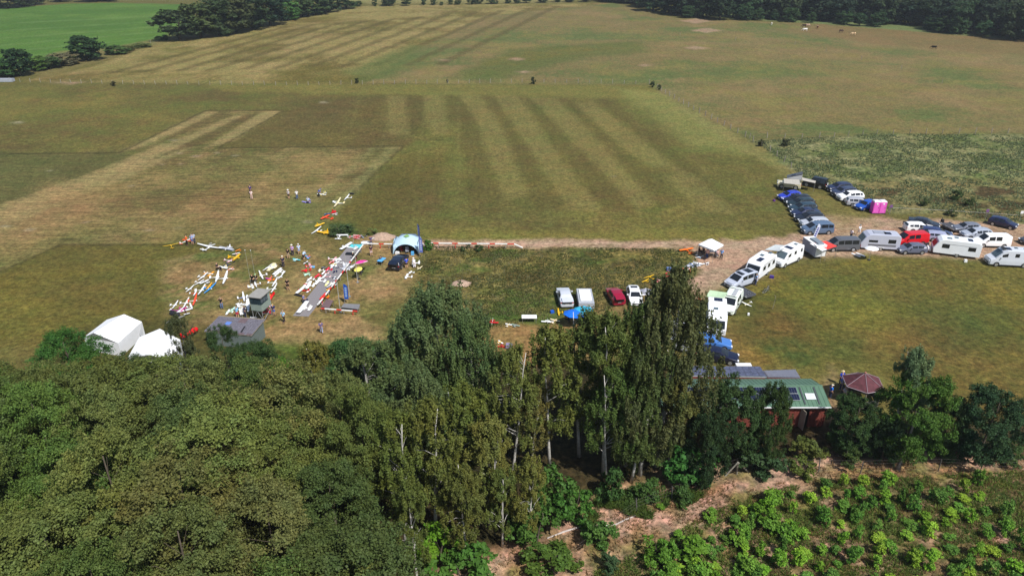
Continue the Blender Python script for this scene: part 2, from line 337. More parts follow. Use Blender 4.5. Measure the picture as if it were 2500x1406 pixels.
paint(STR, (140, 126, 82), .95, 1.2, ro=.5)
blotch(STR, [((96, 84, 44), 0.06, 0.48, 0.6, .8), ((150, 130, 92), 0.07, 0.52, 0.66, .6), ((104, 102, 52), 0.1, 0.5, 0.64, .5)])
for i in range(11):   # long dark drill rows running away to the right
    x0 = 260+i*80; y0 = 178-i*2
    paint([(x0, y0), (x0+430-i*14, 66-i*5), (x0+450-i*14, 65-i*5), (x0+24, y0+1)], (82, 72, 42), .55, 1.0, .9)
paint([(640, 190), (800, 160), (900, 195), (860, 203), (650, 203)], (96, 88, 40), .6, 3)
paint([(840, 175), (1000, 110), (1040, 115), (960, 190), (880, 200)], (84, 98, 52), .7, 4)
ROU = [(1835, 345), (2130, 328), (2500, 330), (3600, 345), (3600, 600), (2500, 545), (2170, 515), (2060, 470), (1960, 435), (1900, 385)]
paint(ROU, (122, 122, 88), .95, 1.0, ro=.9)
blotch(ROU, [((84, 100, 54), 0.14, 0.46, 0.58, .8), ((134, 134, 104), 0.3, 0.52, 0.66, .7)])
paint([(2080, 450), (2200, 430), (2500, 440), (3600, 460), (3600, 600), (2500, 545), (2180, 515)], (122, 110, 76), .8, 3, noise=(.3, .3, .35, .5))
for x_, y_, a_, b_ in ((2140, 492, 45, 10), (2180, 470, 40, 12), (2370, 500, 40, 13), (2290, 490, 60, 8), (2420, 470, 60, 16), (2480, 500, 60, 14), (2240, 380, 0.1, .1), (2420, 525, 40, 8)):
    paint([(x_-a_, y_), (x_-a_*.4, y_-b_), (x_+a_*.6, y_-b_*.8), (x_+a_, y_), (x_+a_*.3, y_+b_), (x_-a_*.5, y_+b_*.8)], (70, 56, 40), .85, .8, 1.6, ro=1.3)
# the bright crop field and the fields beyond
CROP = [(-2500, 20), (0, 22), (160, 10), (270, 8), (462, 12), (440, 60), (400, 96), (330, 118), (160, 130), (60, 165), (0, 180), (-2500, 700), (-2500, 300)]
paint(CROP, (80, 112, 46), 1.0, 1.5)
blotch(CROP, [((96, 122, 56), 0.05, 0.5, 0.64, .6), ((64, 96, 38), 0.03, 0.48, 0.6, .5)])
for i in range(6):
    paint([(-60+i*20, 150-i*19), (440-i*6, 98-i*12), (440-i*6, 100-i*12), (-60+i*20, 153-i*19)], (104, 130, 78), .35, .8, 2)
paint([(60, 160), (150, 125), (260, 118), (400, 92), (420, 100), (250, 150), (100, 190)], (120, 108, 70), .7, 2)
paint([(-9000, -150), (11000, -150), (11000, -2), (2500, 60), (1900, 45), (1500, 0), (900, 8), (500, 0), (-9000, 0)], (110, 112, 64), .9, 2)
paint([(1640, 20), (1900, 30), (2200, 60), (2500, 84), (2500, 100), (2050, 62), (1760, 45)], (104, 118, 76), .8, 2)
paint([(860, -2), (1400, -2), (1380, 8), (900, 10)], (128, 118, 78), .8, 2)
for x_, y_, a_ in ((420, 343, 14), (440, 375, 9), (480, 382, 12), (395, 400, 7), (438, 402, 7), (570, 380, 10), (530, 374, 9), (315, 455, 7), (368, 561, 10), (80, 560, 14), (430, 557, 7), (15, 552, 16), (752, 541, 12), (40, 300, 14), (210, 543, 9), (128, 417, 8), (790, 250, 12), (1500, 430, 6)):
    paint([(x_-a_, y_), (x_-a_*.2, y_-a_*.2), (x_+a_, y_), (x_+a_*.2, y_+a_*.2)], (164, 150, 136), .6, .4, .6)
def track(pts, w_, col, amt, soft=.4):
    for (x0, y0), (x1, y1) in zip(pts, pts[1:]): paint([(x0-w_, y0), (x1-w_, y1), (x1+w_, y1), (x0+w_, y0)], col, amt, soft, .15)
for dx in (0, 14): track([(700+dx, 360), (620+dx, 470), (520+dx, 600)], 3, (146, 130, 94), .35); track([(1320+dx, 900-300), (1150+dx*2, 700), (1010+dx*2, 700), (960+dx*2, 820)], 4, (128, 126, 84), .3)
for dx in (0, 22): track([(2060+dx, 610), (1900+dx, 640), (1800+dx, 700)], 4, (176, 148, 124), .35)
for i in range(26):   # faint swath edges of the mower across the big field
    x0 = 880+i*40; track([(x0, 236), (x0+int((i-6)*9), 400), (x0+int((i-6)*17), 560)], 1.6, (78, 70, 40) if i % 2 else (126, 118, 74), .22, .5)
for i in range(20):
    y0 = 216+i*8; track([(-40, y0+160-i*0), (300, y0+40)], 2, (84, 74, 42), .12, .6)
for q in ([(2030, 560), (2200, 556), (2500, 580), (2900, 610)], [(2030, 572), (2200, 570), (2500, 596), (2900, 630)], [(1060, 592), (1400, 594), (1750, 597), (1950, 586)], [(1060, 599), (1400, 601), (1750, 605), (1980, 594)]):
    for (x0, y0), (x1, y1) in zip(q, q[1:]): paint([(x0, y0-1.2), (x1, y1-1.2), (x1, y1+1.2), (x0, y0+1.2)], (190, 164, 148), .5, .4, .5)
# slow variation over everything
C *= (0.86 + 0.28*fbm(XF*0.25+70, YF*0.3, 4))[:, None]
C[:, 0] *= (0.95 + 0.10*fbm(XF*0.11+20, YF*0.14+5, 3))
ZG = (fbm(XF*0.02, YF*0.02, 3)-0.5)*0.0
nx, ny = len(xs), len(ys)
I = (np.arange(ny-1)[:, None]*nx + np.arange(nx-1)[None]).ravel()
gm_faces = np.stack([I, I+1, I+1+nx, I+nx], 1)
m, t, b = nodes_of('meadow_and_soil')
ca = t.nodes.new('ShaderNodeAttribute'); ca.attribute_name = 'cover'
ms_ = t.nodes.new('ShaderNodeAttribute'); ms_.attribute_name = 'mowing'
o1, _ = ramp_mul(t, ca.outputs['Color'], 0.76, 1.22, 0.7, 7, rough=0.75, a0=.38, a1=.62)
o2, n2 = ramp_mul(t, o1, 0.40, 1.5, 1.7, 9, rough=0.85, a0=.38, a1=.62)
# patches of greener and of drier blades
tcg = t.nodes.new('ShaderNodeTexCoord'); ng = t.nodes.new('ShaderNodeTexNoise'); ng.inputs['Scale'].default_value = 0.22; ng.inputs['Detail'].default_value = 9; ng.inputs['Roughness'].default_value = 0.78
t.links.new(tcg.outputs['Object'], ng.inputs[0]); crg = t.nodes.new('ShaderNodeValToRGB')
crg.color_ramp.elements[0].position = 0.38; crg.color_ramp.elements[0].color = (0.88, 1.0, 0.9, 1); crg.color_ramp.elements[1].position = 0.62; crg.color_ramp.elements[1].color = (1.12, 1.01, 1.02, 1)
t.links.new(ng.outputs[0], crg.inputs[0]); mxg = t.nodes.new('ShaderNodeMix'); mxg.data_type = 'RGBA'; mxg.blend_type = 'MULTIPLY'; mxg.inputs[0].default_value = 1
t.links.new(o2, mxg.inputs[6]); t.links.new(crg.outputs[0], mxg.inputs[7]); o2 = mxg.outputs[2]
# mowing rows lie across the strip
tc = t.nodes.new('ShaderNodeTexCoord'); mp = t.nodes.new('ShaderNodeMapping'); mp.inputs['Scale'].default_value = (0.10, 1.0, 1)
t.links.new(tc.outputs['Object'], mp.inputs[0]); nn = t.nodes.new('ShaderNodeTexNoise'); nn.inputs['Scale'].default_value = 1.5; nn.inputs['Detail'].default_value = 4
t.links.new(mp.outputs[0], nn.inputs[0]); cr = t.nodes.new('ShaderNodeValToRGB')
cr.color_ramp.elements[0].position = 0.38; cr.color_ramp.elements[0].color = (0.74, 0.73, 0.68, 1); cr.color_ramp.elements[1].position = 0.62; cr.color_ramp.elements[1].color = (1.22, 1.15, 1.08, 1)
t.links.new(nn.outputs[0], cr.inputs[0])
sep = t.nodes.new('ShaderNodeSeparateColor'); t.links.new(ms_.outputs['Color'], sep.inputs[0])
mx = t.nodes.new('ShaderNodeMix'); mx.data_type = 'RGBA'; mx.blend_type = 'MULTIPLY'
t.links.new(sep.outputs[0], mx.inputs[0]); t.links.new(o2, mx.inputs[6]); t.links.new(cr.outputs[0], mx.inputs[7])
# rough ground: strong small clumps, dry and dark
tc2 = t.nodes.new('ShaderNodeTexCoord'); vo = t.nodes.new('ShaderNodeTexNoise'); vo.inputs['Scale'].default_value = 1.15; vo.inputs['Detail'].default_value = 7; vo.inputs['Roughness'].default_value = 0.75
t.links.new(tc2.outputs['Object'], vo.inputs[0]); cr2 = t.nodes.new('ShaderNodeValToRGB')
cr2.color_ramp.elements[0].position = 0.40; cr2.color_ramp.elements[0].color = (0.42, 0.50, 0.42, 1); cr2.color_ramp.elements[1].position = 0.62; cr2.color_ramp.elements[1].color = (1.55, 1.4, 1.3, 1)
t.links.new(vo.outputs[0], cr2.inputs[0])
mx2 = t.nodes.new('ShaderNodeMix'); mx2.data_type = 'RGBA'; mx2.blend_type = 'MULTIPLY'
t.links.new(sep.outputs[1], mx2.inputs[0]); t.links.new(mx.outputs[2], mx2.inputs[6]); t.links.new(cr2.outputs[0], mx2.inputs[7])
t.links.new(mx2.outputs[2], b.inputs['Base Color']); b.inputs['Roughness'].default_value = 0.95; b.inputs['Specular IOR Level'].default_value = 0.1
bp = t.nodes.new('ShaderNodeBump'); bp.inputs['Strength'].default_value = 0.6; bp.inputs['Distance'].default_value = 0.12
t.links.new(n2.outputs[0], bp.inputs['Height']); t.links.new(bp.outputs[0], b.inputs['Normal'])
gme = mesh_np('ground', np.stack([XF, YF, ZG], 1), gm_faces, m)
ca_ = gme.color_attributes.new('cover', 'FLOAT_COLOR', 'POINT'); ca_.data.foreach_set('color', np.concatenate([C, np.ones((len(C), 1))], 1).astype(np.float32).ravel())
cb_ = gme.color_attributes.new('mowing', 'FLOAT_COLOR', 'POINT'); cb_.data.foreach_set('color', np.stack([np.clip(MOW, 0, 1), np.clip(RO, 0, 1), MOW*0, MOW*0+1], 1).astype(np.float32).ravel())
ground = struct(link('ground', gme))
hm = bpy.data.materials.new('haze_air'); hm.use_nodes = True; ht = hm.node_tree; ht.nodes.clear()
hv = ht.nodes.new('ShaderNodeVolumePrincipled'); hv.inputs['Density'].default_value = 0.00016; hv.inputs['Color'].default_value = (.86, .92, 1, 1); hv.inputs['Anisotropy'].default_value = 0.2
ho = ht.nodes.new('ShaderNodeOutputMaterial'); ht.links.new(hv.outputs[0], ho.inputs['Volume'])
hz = link('haze', MB().box((0, 2000, 23), (6400, 5400, 48)).mesh('haze', hm)); tag(hz, 'thin summer haze over the far fields', 'haze', None, 'stuff')
def inpoly(px_, py_, P):
    ins = np.zeros(len(px_), bool); n = len(P)
    for i in range(n):
        x0, y0 = P[i]; x1, y1 = P[(i+1) % n]
        ins ^= ((y0 > py_) != (y1 > py_)) & (px_ < (x1-x0)*(py_-y0)/((y1-y0) if y1 != y0 else 1e-9)+x0)
    return ins
# ---------------------------------------------------------------- trees
rng = np.random.RandomState(11); random.seed(5)
LEAF = foliage('leaves', lo=0.74, hi=1.24, transl=0.36); GRASSM = foliage('grass_blades', lo=0.75, hi=1.2, transl=0.35)
BARK = mat('bark', (0.09, 0.07, 0.05), .9, var=.35, scale=6); 
m, t, b = nodes_of('birch_bark')
rg = t.nodes.new('ShaderNodeRGB'); rg.outputs[0].default_value = (.50, .47, .42, 1); o_, n_ = ramp_mul(t, rg.outputs[0], .55, 1.25, 2.2, 4, stretch=(1, 1, 2.5))
t.links.new(o_, b.inputs['Base Color']); b.inputs['Roughness'].default_value = .7; BIRCH = m
def unit(v): return v/np.maximum(np.linalg.norm(v, axis=1, keepdims=True), 1e-6)
def cards(cen, nrm, size, r, asp=1.5, hang=0.0):
    """small leaf sprays: one folded rhombus each"""
    n = len(cen); rnd = r.normal(size=(n, 3)); rnd[:, 2] -= hang*2
    a = unit(rnd - nrm*np.sum(rnd*nrm, 1, keepdims=True)); bb = np.cross(nrm, a)
    s = (size*(0.6+0.8*r.rand(n)))[:, None] if np.isscalar(size) else size[:, None]
    v = np.stack([cen-a*s*asp*.5, cen+bb*s*.5+nrm*s*.12, cen+a*s*asp*.5, cen-bb*s*.5+nrm*s*.12], 1).reshape(-1, 3)
    return v, np.arange(n*4).reshape(-1, 4)
def prof(kind, t):
    if kind == 'round': return np.sqrt(np.clip(1-(1.85*t-0.95)**2, 0.03, 1))
    if kind == 'egg': return np.clip(np.sin(np.pi*np.clip(t*.93+.04, 0, 1)**0.8), .05, 1)**.7
    if kind == 'tall': return np.clip(np.minimum(1, (t+.12)*2.2)*np.minimum(1, (1.06-t)*2.4), .05, 1)
    return np.ones_like(t)
def crown_mesh(seed, H, R, z0, shape, lumps, subs, leaves, leaf, lr=.32, sr=.13, weep=0.0, flat=.75, inner=.45, name='crown'):
    r = np.random.RandomState(seed)
    t = r.rand(lumps)**.8; ang = r.rand(lumps)*2*np.pi
    rad = prof(shape, t)*R*(inner+(1-inner)*np.sqrt(r.rand(lumps)))*(0.80+.28*r.rand(lumps))*(1+.18*np.sin(ang*3+seed))
    L = np.stack([rad*np.cos(ang), rad*np.sin(ang), z0+(H-z0)*t*.97], 1)
    ax = np.array([0, 0, z0+(H-z0)*.42]); out = unit(L-ax)
    d = unit(r.normal(size=(lumps*subs, 3))); d[:, 2] = d[:, 2]*.8+.25
    Ls = np.repeat(L, subs, 0); lrad = R*lr*np.repeat(.6+.8*r.rand(lumps), subs)[:, None]
    Sc = Ls + unit(d)*lrad*(.45+.6*r.rand(lumps*subs, 1))*np.array([1, 1, flat])
    if weep: Sc[:, 2] -= lrad[:, 0]*weep*r.rand(lumps*subs)*1.2
    n = lumps*subs*leaves; Sr = np.repeat(Sc, leaves, 0)
    dd = unit(r.normal(size=(n, 3))); q = R*sr*(.3+.8*r.rand(n, 1))
    sc = np.array([1, 1, .75]) if not weep else np.array([.55, .55, 1.0+1.6*weep])
    P = Sr + dd*q*sc
    if weep: P[:, 2] -= weep*R*.1*r.rand(n)
    outn = unit(Sr-np.repeat(Ls, leaves, 0)+np.repeat(np.repeat(out, subs, 0), leaves, 0)*R*.2)
    nrm = unit(r.normal(size=(n, 3))*.75+outn*.7+np.array([0, 0, .45 if not weep else .1]))
    v, f = cards(P, nrm, leaf, r, 1.5 if not weep else 2.0, weep)
    v[:, 2] = np.maximum(v[:, 2], .05)
    k0 = R/np.percentile(np.hypot(v[:, 0], v[:, 1]), 97); k1 = H/np.percentile(v[:, 2], 99.7)
    v[:, :2] *= k0; v[:, 2] *= k1; L = L*np.array([k0, k0, k1])
    return mesh_np(name, v, f, LEAF), L
def trunk_mb(H, r0, L, seed, lean=.4, limbs=12, top=.9, n=7, limb_r=.15):
    r = random.Random(seed); k = 7; pts = []; x = y = 0; vx, vy = r.uniform(-lean, lean), r.uniform(-lean, lean)
    for i in range(k+1):
        tt = i/k; pts.append(Vector((vx*tt+r.uniform(-.1, .1)*tt, vy*tt+r.uniform(-.1, .1)*tt, H*top*tt-.15*(i == 0))))
    mb = MB(); mb.tube(pts, [r0*(1.25 if i == 0 else 1)*(1-.88*i/k)+.012 for i in range(k+1)], n)
    order = sorted(range(len(L)), key=lambda i: r.random())[:limbs]
    for i in order:
        e = Vector(L[i]); z = max(H*.22, e.z-1.0-.28*math.hypot(e.x, e.y)); z = min(z, H*top*.92); tt = z/(H*top)*k; a = min(int(tt), k-1); st = pts[a].lerp(pts[a+1], tt-a)
        mid = st.lerp(e, .5)+Vector((0, 0, .15*(e-st).length)); rr = r0*(1-.8*z/H)*limb_r*1.6
        mb.tube([st, mid, e], [rr, rr*.6, rr*.18], 5, caps=False)
    return mb
PROTO = {}
def proto(key, n, H, R, z0, shape, lumps, subs, leaves, leaf, bark, r0=.16, limbs=12, **kw):
    lean = kw.pop('lean', .4); top = kw.pop('top', .9); lr_ = kw.pop('limb_r', .15)
    for i in range(n):
        me, L = crown_mesh(100*len(PROTO)+i, H, R, z0, shape, lumps, subs, leaves, leaf, **kw)
        tr = trunk_mb(H, r0, L, i+7*len(PROTO), lean, limbs, top, limb_r=lr_).mesh('trunk', bark, True)
        PROTO[(key, i)] = (me, tr, H, R)
    PROTO[key] = n
proto('oak', 5, 13, 3.9, 3.0, 'round', 66, 12, 56, .112, BARK, .2, 10, lr=.30, sr=.12, inner=.6)
proto('darkoak', 4, 9, 4.0, .8, 'round', 66, 10, 56, .135, BARK, .2, 10, lr=.26, sr=.11, inner=.6)
proto('weeping', 3, 18, 4.6, 1.5, 'egg', 105, 9, 46, .125, BIRCH, .24, 26, lr=.19, sr=.08, weep=.85, lean=.8, inner=.35, top=.93)
proto('birch', 6, 18, 2.6, 5.5, 'egg', 46, 8, 46, .12, BIRCH, .15, 22, limb_r=.26, lr=.34, sr=.16, weep=.45, lean=1.3, inner=.3, top=.96)
proto('bush', 4, 2.6, 1.5, .1, 'round', 16, 6, 22, .17, BARK, .05, 6, lr=.36, sr=.2)
proto('sapling', 5, 2.2, .85, .15, 'egg', 14, 6, 14, .16, BARK, .03, 6, lr=.42, sr=.3, inner=.3)
proto('fartree', 5, 12, 4.2, .8, 'round', 44, 7, 16, .5, BARK, .25, 6, lr=.34, sr=.17, inner=.45)
proto('conifer', 1, 10, 2.6, .6, 'egg', 50, 7, 14, .3, BARK, .2, 6, lr=.24, sr=.14)
tcount = 0
def tree(key, loc, H, Wd, tint, name, label, cat, group=None, rot=None, trunk=True, var=None):
    """one tree: trunk and crown share mesh data between alike trees"""
    global tcount; tcount += 1
    i = (tcount*7+3) % PROTO[key] if var is None else var
    me, tr, H0, R0 = PROTO[(key, i)]
    o = thing(name, label, cat, (loc[0], loc[1], 0), random.uniform(0, 6.28) if rot is None else rot, group)
    sx = Wd/(2.0*R0); sz = H/H0; o.scale = (sx, sx, sz)
    c = link('crown', me, o, tint)
    if trunk: link('trunk', tr, o, (1, 1, 1, 1))
    return o
def tint(r_, g_, b_, j=.12):
    k = random.uniform(1-j, 1+j); k *= 1.55; return (s2l(r_)*k*random.uniform(.94, 1.06), s2l(g_)*k, s2l(b_)*k*random.uniform(.9, 1.1), 1)
def px_w(loc, h, wpx):
    d = loc[1]*CP + (CAMH-h)*SP; return wpx*d/F
OLV = (88, 94, 48); OLD = (72, 82, 42); GRN = (62, 92, 40); GRY = (78, 92, 58); YEL = (108, 102, 44); DRK = (44, 62, 34); BRI = (92, 132, 42)
def bytop(key, x, y, H, wpx, col, name, label, cat='tree', group=None, **kw):
    if key == 'birch': wpx *= .8
    p = at('o', x, y, H*.98); return tree(key, p, H, px_w(p, H*.6, wpx), tint(*col), name, label, cat, group, **kw)
# tall birches and their neighbours, back row first
T = [('weeping', 1068, 712, 14.8, 310, (78, 90, 54), 'weeping_tree', 'broad dense grey-green weeping tree beside the dry grass, left of all the white-trunked birches'),
     ('weeping', 900, 848, 12, 270, (76, 88, 54), 'weeping_tree', 'lower grey-green weeping tree against the left flank of the broad one'),
     ('weeping', 1010, 905, 12, 230, (78, 88, 52), 'weeping_tree', 'grey-green weeping tree in front of the broad one, its crown drooping over a dark gap'),
     ('weeping', 1655, 672, 20, 260, (80, 80, 48), 'birch_tree', 'tallest weeping birch, brownish crown hiding cars left of the white caravan'),
     ('weeping', 1600, 790, 16.2, 190, (76, 82, 46), 'birch_tree', 'brown-green weeping birch close in front of the tallest birch'),
     ('weeping', 1000, 770, 13.5, 190, (78, 90, 54), 'weeping_tree', 'left shoulder of the grey-green weeping group, top rounded and lower than its neighbour'),
     ('weeping', 1150, 790, 13.5, 190, (80, 92, 56), 'weeping_tree', 'right shoulder of the grey-green weeping group beside the row of small models'),
     ('birch', 1250, 852, 14.2, 170, (96, 98, 46), 'birch_tree', 'yellowish thin birch with forked white trunk right of the broad weeping tree'),
     ('birch', 1352, 806, 15, 190, (88, 94, 44), 'birch_tree', 'olive birch with long straight white trunk, second from the broad weeping tree'),
     ('birch', 1432, 770, 15.5, 190, (78, 88, 42), 'birch_tree', 'birch with twin white stems below the blue umbrellas'),
     ('birch', 1500, 778, 16.5, 190, (80, 86, 42), 'birch_tree', 'birch with bare pale top branches below the dark red car'),
     ('birch', 1562, 752, 17, 170, (72, 84, 44), 'birch_tree', 'dark leafy birch below the white car parked nose to camera'),
     ('birch', 1300, 935, 10, 150, (98, 92, 50), 'birch_tree', 'brownish birch standing in front of the long straight white trunk'),
     ('birch', 1500, 900, 12.4, 160, (70, 84, 40), 'birch_tree', 'slim green birch in the middle of the clump above the pinkish soil'),
     ('birch', 1565, 930, 11.2, 160, (74, 82, 40), 'birch_tree', 'slim birch with pale stem just left of the tallest weeping birch'),
     ('birch', 1660, 915, 10.5, 190, (84, 84, 46), 'birch_tree', 'brown-tinged birch at the foot of the tallest weeping birch'),
     ('birch', 1130, 950, 13, 200, (86, 92, 44), 'birch_tree', 'olive birch in front of the broad weeping tree, crown rounded'),
     ('birch', 1040, 985, 14, 220, (88, 92, 44), 'birch_tree', 'wide olive birch with white stem low in the picture and bare twigs at its top'),
     ('birch', 1190, 1025, 11.4, 180, (92, 92, 46), 'birch_tree', 'yellow-olive birch left of the thin forked birch, stem leaning'),
     ('birch', 960, 1010, 13.5, 190, (84, 92, 44), 'birch_tree', 'olive birch at the right rim of the dense wood'),
     ('birch', 1290, 1120, 8.6, 130, (92, 92, 46), 'birch_tree', 'shorter olive birch in front of the long white trunk'),
     ('birch', 1130, 1150, 9.5, 150, (92, 92, 44), 'birch_tree', 'olive birch above the lowest white trunk'),
     ('birch', 1225, 1150, 8.0, 130, (84, 92, 44), 'birch_tree', 'green-olive birch between the leaning stem and the pinkish soil'),
     ('birch', 1000, 1180, 10.5, 150, (86, 90, 44), 'birch_tree', 'green birch whose white trunk reaches the lower border'),
     ('darkoak', 1800, 935, 9.0, 165, (50, 68, 38), 'oak_tree', 'dark round oak covering the left half of the green roof'),
     ('darkoak', 1900, 943, 9.2, 95, (52, 66, 34), 'oak_tree', 'dark narrow oak in front of the solar panels'),
     ('darkoak', 1735, 1010, 8, 130, (40, 56, 32), 'oak_tree', 'very dark oak in the shade left of the oak that covers the green roof'),
     ('darkoak', 2098, 984, 6.0, 130, (50, 70, 38), 'oak_tree', 'dark round oak below the red hexagonal roof'),
     ('birch', 2245, 860, 11, 135, (84, 96, 64), 'birch_tree', 'grey-green birch standing behind the bright oak right of the hexagonal roof'),
     ('darkoak', 2260, 930, 9.0, 175, (64, 88, 36), 'oak_tree', 'brighter green oak in front of the grey-green birch'),
     ('darkoak', 2335, 975, 6.5, 110, (46, 64, 36), 'oak_tree', 'small dark oak between the bright oak and the last round one'),
     ('darkoak', 2440, 968, 7.8, 165, (42, 62, 36), 'oak_tree', 'almost black round oak nearest the right border'),
     ('darkoak', 2180, 1022, 5.2, 90, (38, 54, 30), 'oak_tree', 'low dark oak in the shade between the round oak and the bright oak'),
     ('oak', 150, 822, 9.5, 190, (60, 90, 38), 'leafy_tree', 'bright green large-leaved tree at the corner of the big white tent'),
     ('oak', 300, 885, 8.5, 170, (60, 72, 38), 'leafy_tree', 'dull dark tree in front of the white tents'),
     ('birch', 425, 776, 9.5, 95, (76, 78, 48), 'leafy_tree', 'thin see-through tree in front of the smaller white tent'),
     ('oak', 535, 802, 9, 90, (56, 74, 38), 'leafy_tree', 'dark tree with pointed top at the left end of the grey shed roof'),
     ('oak', 618, 842, 10, 140, (54, 72, 38), 'leafy_tree', 'dark round tree hiding the lower right of the grey shed'),
     ('birch', 765, 838, 10, 130, (100, 96, 44), 'birch_tree', 'yellow-green drooping birch between the shed and the broad weeping tree'),
     ('oak', 860, 835, 9.5, 170, (60, 86, 46), 'leafy_tree', 'green tree just left of the lower weeping tree'),
     ('oak', 700, 890, 9, 110, (86, 120, 40), 'leafy_tree', 'small bright green tree in the gap right of the shed')]
for key, x, y, H, wpx, col, nm, lb in T: bytop(key, x, y, H, wpx, col, nm, lb, 'tree', 'tall trees between the camera and the airfield')
# the dense wood, one tree at a time
woods = []; cand = 0
rw = random.Random(3)
EDGE = [(-300, 900), (0, 905), (80, 880), (200, 880), (300, 900), (420, 880), (560, 862), (700, 930), (780, 900), (860, 960), (930, 1020)]
while cand < 9000:
    cand += 1
    Yw = rw.uniform(17, 56); Hh = rw.uniform(11, 14.5)
    Xw = rw.uniform(-62, 4)
    d = Yw*CP + (CAMH-Hh)*SP; px_ = 1250 + F*Xw/d; py_ = 703 - F*((Yw*SP-(CAMH-Hh)*CP))/d
    if px_ > 880 or px_ < -350: continue
    ey = np.interp(px_, [e[0] for e in EDGE], [e[1] for e in EDGE])
    if py_ < ey: continue
    if any((Xw-a)**2+(Yw-b_)**2 < 4.5**2 for a, b_ in woods): continue
    woods.append((Xw, Yw))
    col = rw.choice([OLV, OLV, OLD, OLV, (80, 92, 46), (94, 98, 50), (88, 92, 48), (68, 84, 44), (98, 96, 52), (76, 94, 42)])
    tone = 'yellowish' if col[0] > 90 else 'dark green' if col[0] < 74 else 'fresh green' if col[0] < 82 else 'olive-green'
    where = 'at its far rim near the white tents' if Yw > 47 else 'in its middle' if Yw > 34 else 'nearest the camera'
    tree('oak' if rw.random() < 2 else 'birch', (Xw, Yw), Hh, rw.choice([6.2, 7.0, 8.0, 9.2, 10.2]), tint(*col, j=.2), 'woodland_tree', tone+' tree of the dense wood, '+where, 'tree', 'trees of the dense wood')
for (Xw, Yw) in [(-25, 58), (-31, 55)]: pass
# undergrowth at the rim of the wood
for i, (x, y, h, w_, col, lb) in enumerate([(1400, 1230, 3.6, 110, (66, 110, 42), 'bright green hazel bush at the foot of the twin-stemmed birch'), (1310, 1290, 3.4, 130, (64, 104, 42), 'green bush at the corner where the birches meet the bare soil'),
        (1360, 1200, 4.2, 110, (68, 108, 44), 'upright green bush beside the long white trunk'), (1490, 1190, 3.6, 80, (58, 92, 42), 'narrow green bush under the slim green birch'), (1680, 1130, 4.4, 130, (62, 112, 48), 'fresh green bush between the brown birch and the dark oak'),
        (1575, 1190, 1.9, 80, (62, 96, 42), 'dark green shrub on the bare soil with its own shadow'), (1665, 1205, 1.8, 55, (66, 98, 46), 'thin upright shrub right of the dark green shrub'), (1455, 1300, 2.4, 95, (74, 112, 46), 'round green shrub beside the fallen pale log'),
        (1610, 1345, 2.2, 90, (82, 124, 40), 'bright round shrub right of the fallen pale log'), (1480, 1375, 1.5, 60, (58, 88, 50), 'small bluish green shrub below the round one'), (1340, 1370, 1.8, 130, (72, 104, 40), 'sprawling green shrub at the lower border of the bare soil'),
        (1968, 1092, 2.2, 90, (82, 100, 44), 'yellow-green bush under the open red shed doorway'), (1960, 1140, 1.7, 70, (88, 108, 46), 'feathery light bush between the oak and the plantation'), (2060, 1110, 2.0, 80, (64, 86, 40), 'dark bush at the foot of the round oak below the hexagonal roof'),
        (2330, 1096, 1.6, 110, (62, 92, 44), 'low green bush at the foot of the bright oak'), (2460, 1104, 1.8, 100, (58, 84, 40), 'low green bush at the foot of the almost black oak'), (1130, 1395, 3, 170, (70, 112, 40), 'leafy bush cut by the lower border left of the bare soil'),
        (1070, 1340, 3.4, 130, (88, 136, 36), 'bright lime bush beside the lowest white trunk'), (2190, 1100, 1.5, 80, (60, 88, 42), 'small bush below the old wooden pole'), (1850, 1120, 2.6, 120, (54, 82, 44), 'dark green bush to the right of the wooden fence brace'),
        (830, 560, 1.4, 60, (62, 84, 48), 'grey-green broom bush beside the end of the model row'), (1040, 598, 1.6, 34, (70, 112, 44), 'round green bush right of the pale blue tent'), (910, 566, 1.0, 26, (108, 124, 62), 'pale leafy weeds behind the sand heap'),
        (1130, 608, .8, 14, (66, 92, 52), 'small round bush under the red and white barrier'), (1143, 600, .8, 12, (66, 90, 52), 'second small bush under the red and white barrier'), (1170, 604, 1.0, 24, (66, 92, 50), 'larger double bush under the red and white barrier'),
        (1620, 706, 2.0, 40, (70, 92, 44), 'green bush under the top of the tallest birch'), (1302, 197, 2.2, 14, (40, 58, 30), 'round dark bush on the far fence line'), (1593, 206, 2.0, 12, (42, 62, 34), 'dark bush at the corner of the far fence'),
        (1609, 213, 1.6, 10, (44, 66, 38), 'smaller bush beside the corner of the far fence'), (871, 198, 1.6, 10, (40, 56, 32), 'small dark bush on the far fence left of the round one'), (275, 205, 1.4, 14, (50, 58, 36), 'flat dark bush on the far fence near the pinkish bare patch'),
        (1092, 198, 1.0, 6, (44, 56, 34), 'tiny dark shrub on the far fence'), (1860, 350, 1.6, 18, (58, 68, 42), 'grey-green bush where the fences meet'), (1918, 349, 1.6, 20, (56, 68, 42), 'second grey-green bush right of where the fences meet'),
        (2338, 478, 1.7, 30, (62, 86, 42), 'green bush in the rough ground right of the pink toilets'), (2366, 492, 1.6, 24, (58, 82, 40), 'second green bush farther right in the rough ground'), (2262, 495, 1.4, 26, (70, 90, 46), 'low bush nearest the pink toilets'),
        (2325, 520, 1.0, 28, (66, 84, 46), 'low bush just behind the barrier tape'), (1990, 500, .5, 8, (70, 80, 40), 'tuft of weeds between the two car rows'), (850, 1210, 3, 100, (62, 100, 50), 'fresh green bush glimpsed between wood and birches')]):
    p = at('o', x, y, h*.5); tree('bush', p, h, px_w(p, h*.5, w_)*1.05, tint(col[0]*.93+4, col[1]*.86, col[2]*.9, j=.05), 'bush', lb, 'bush', 'bushes')
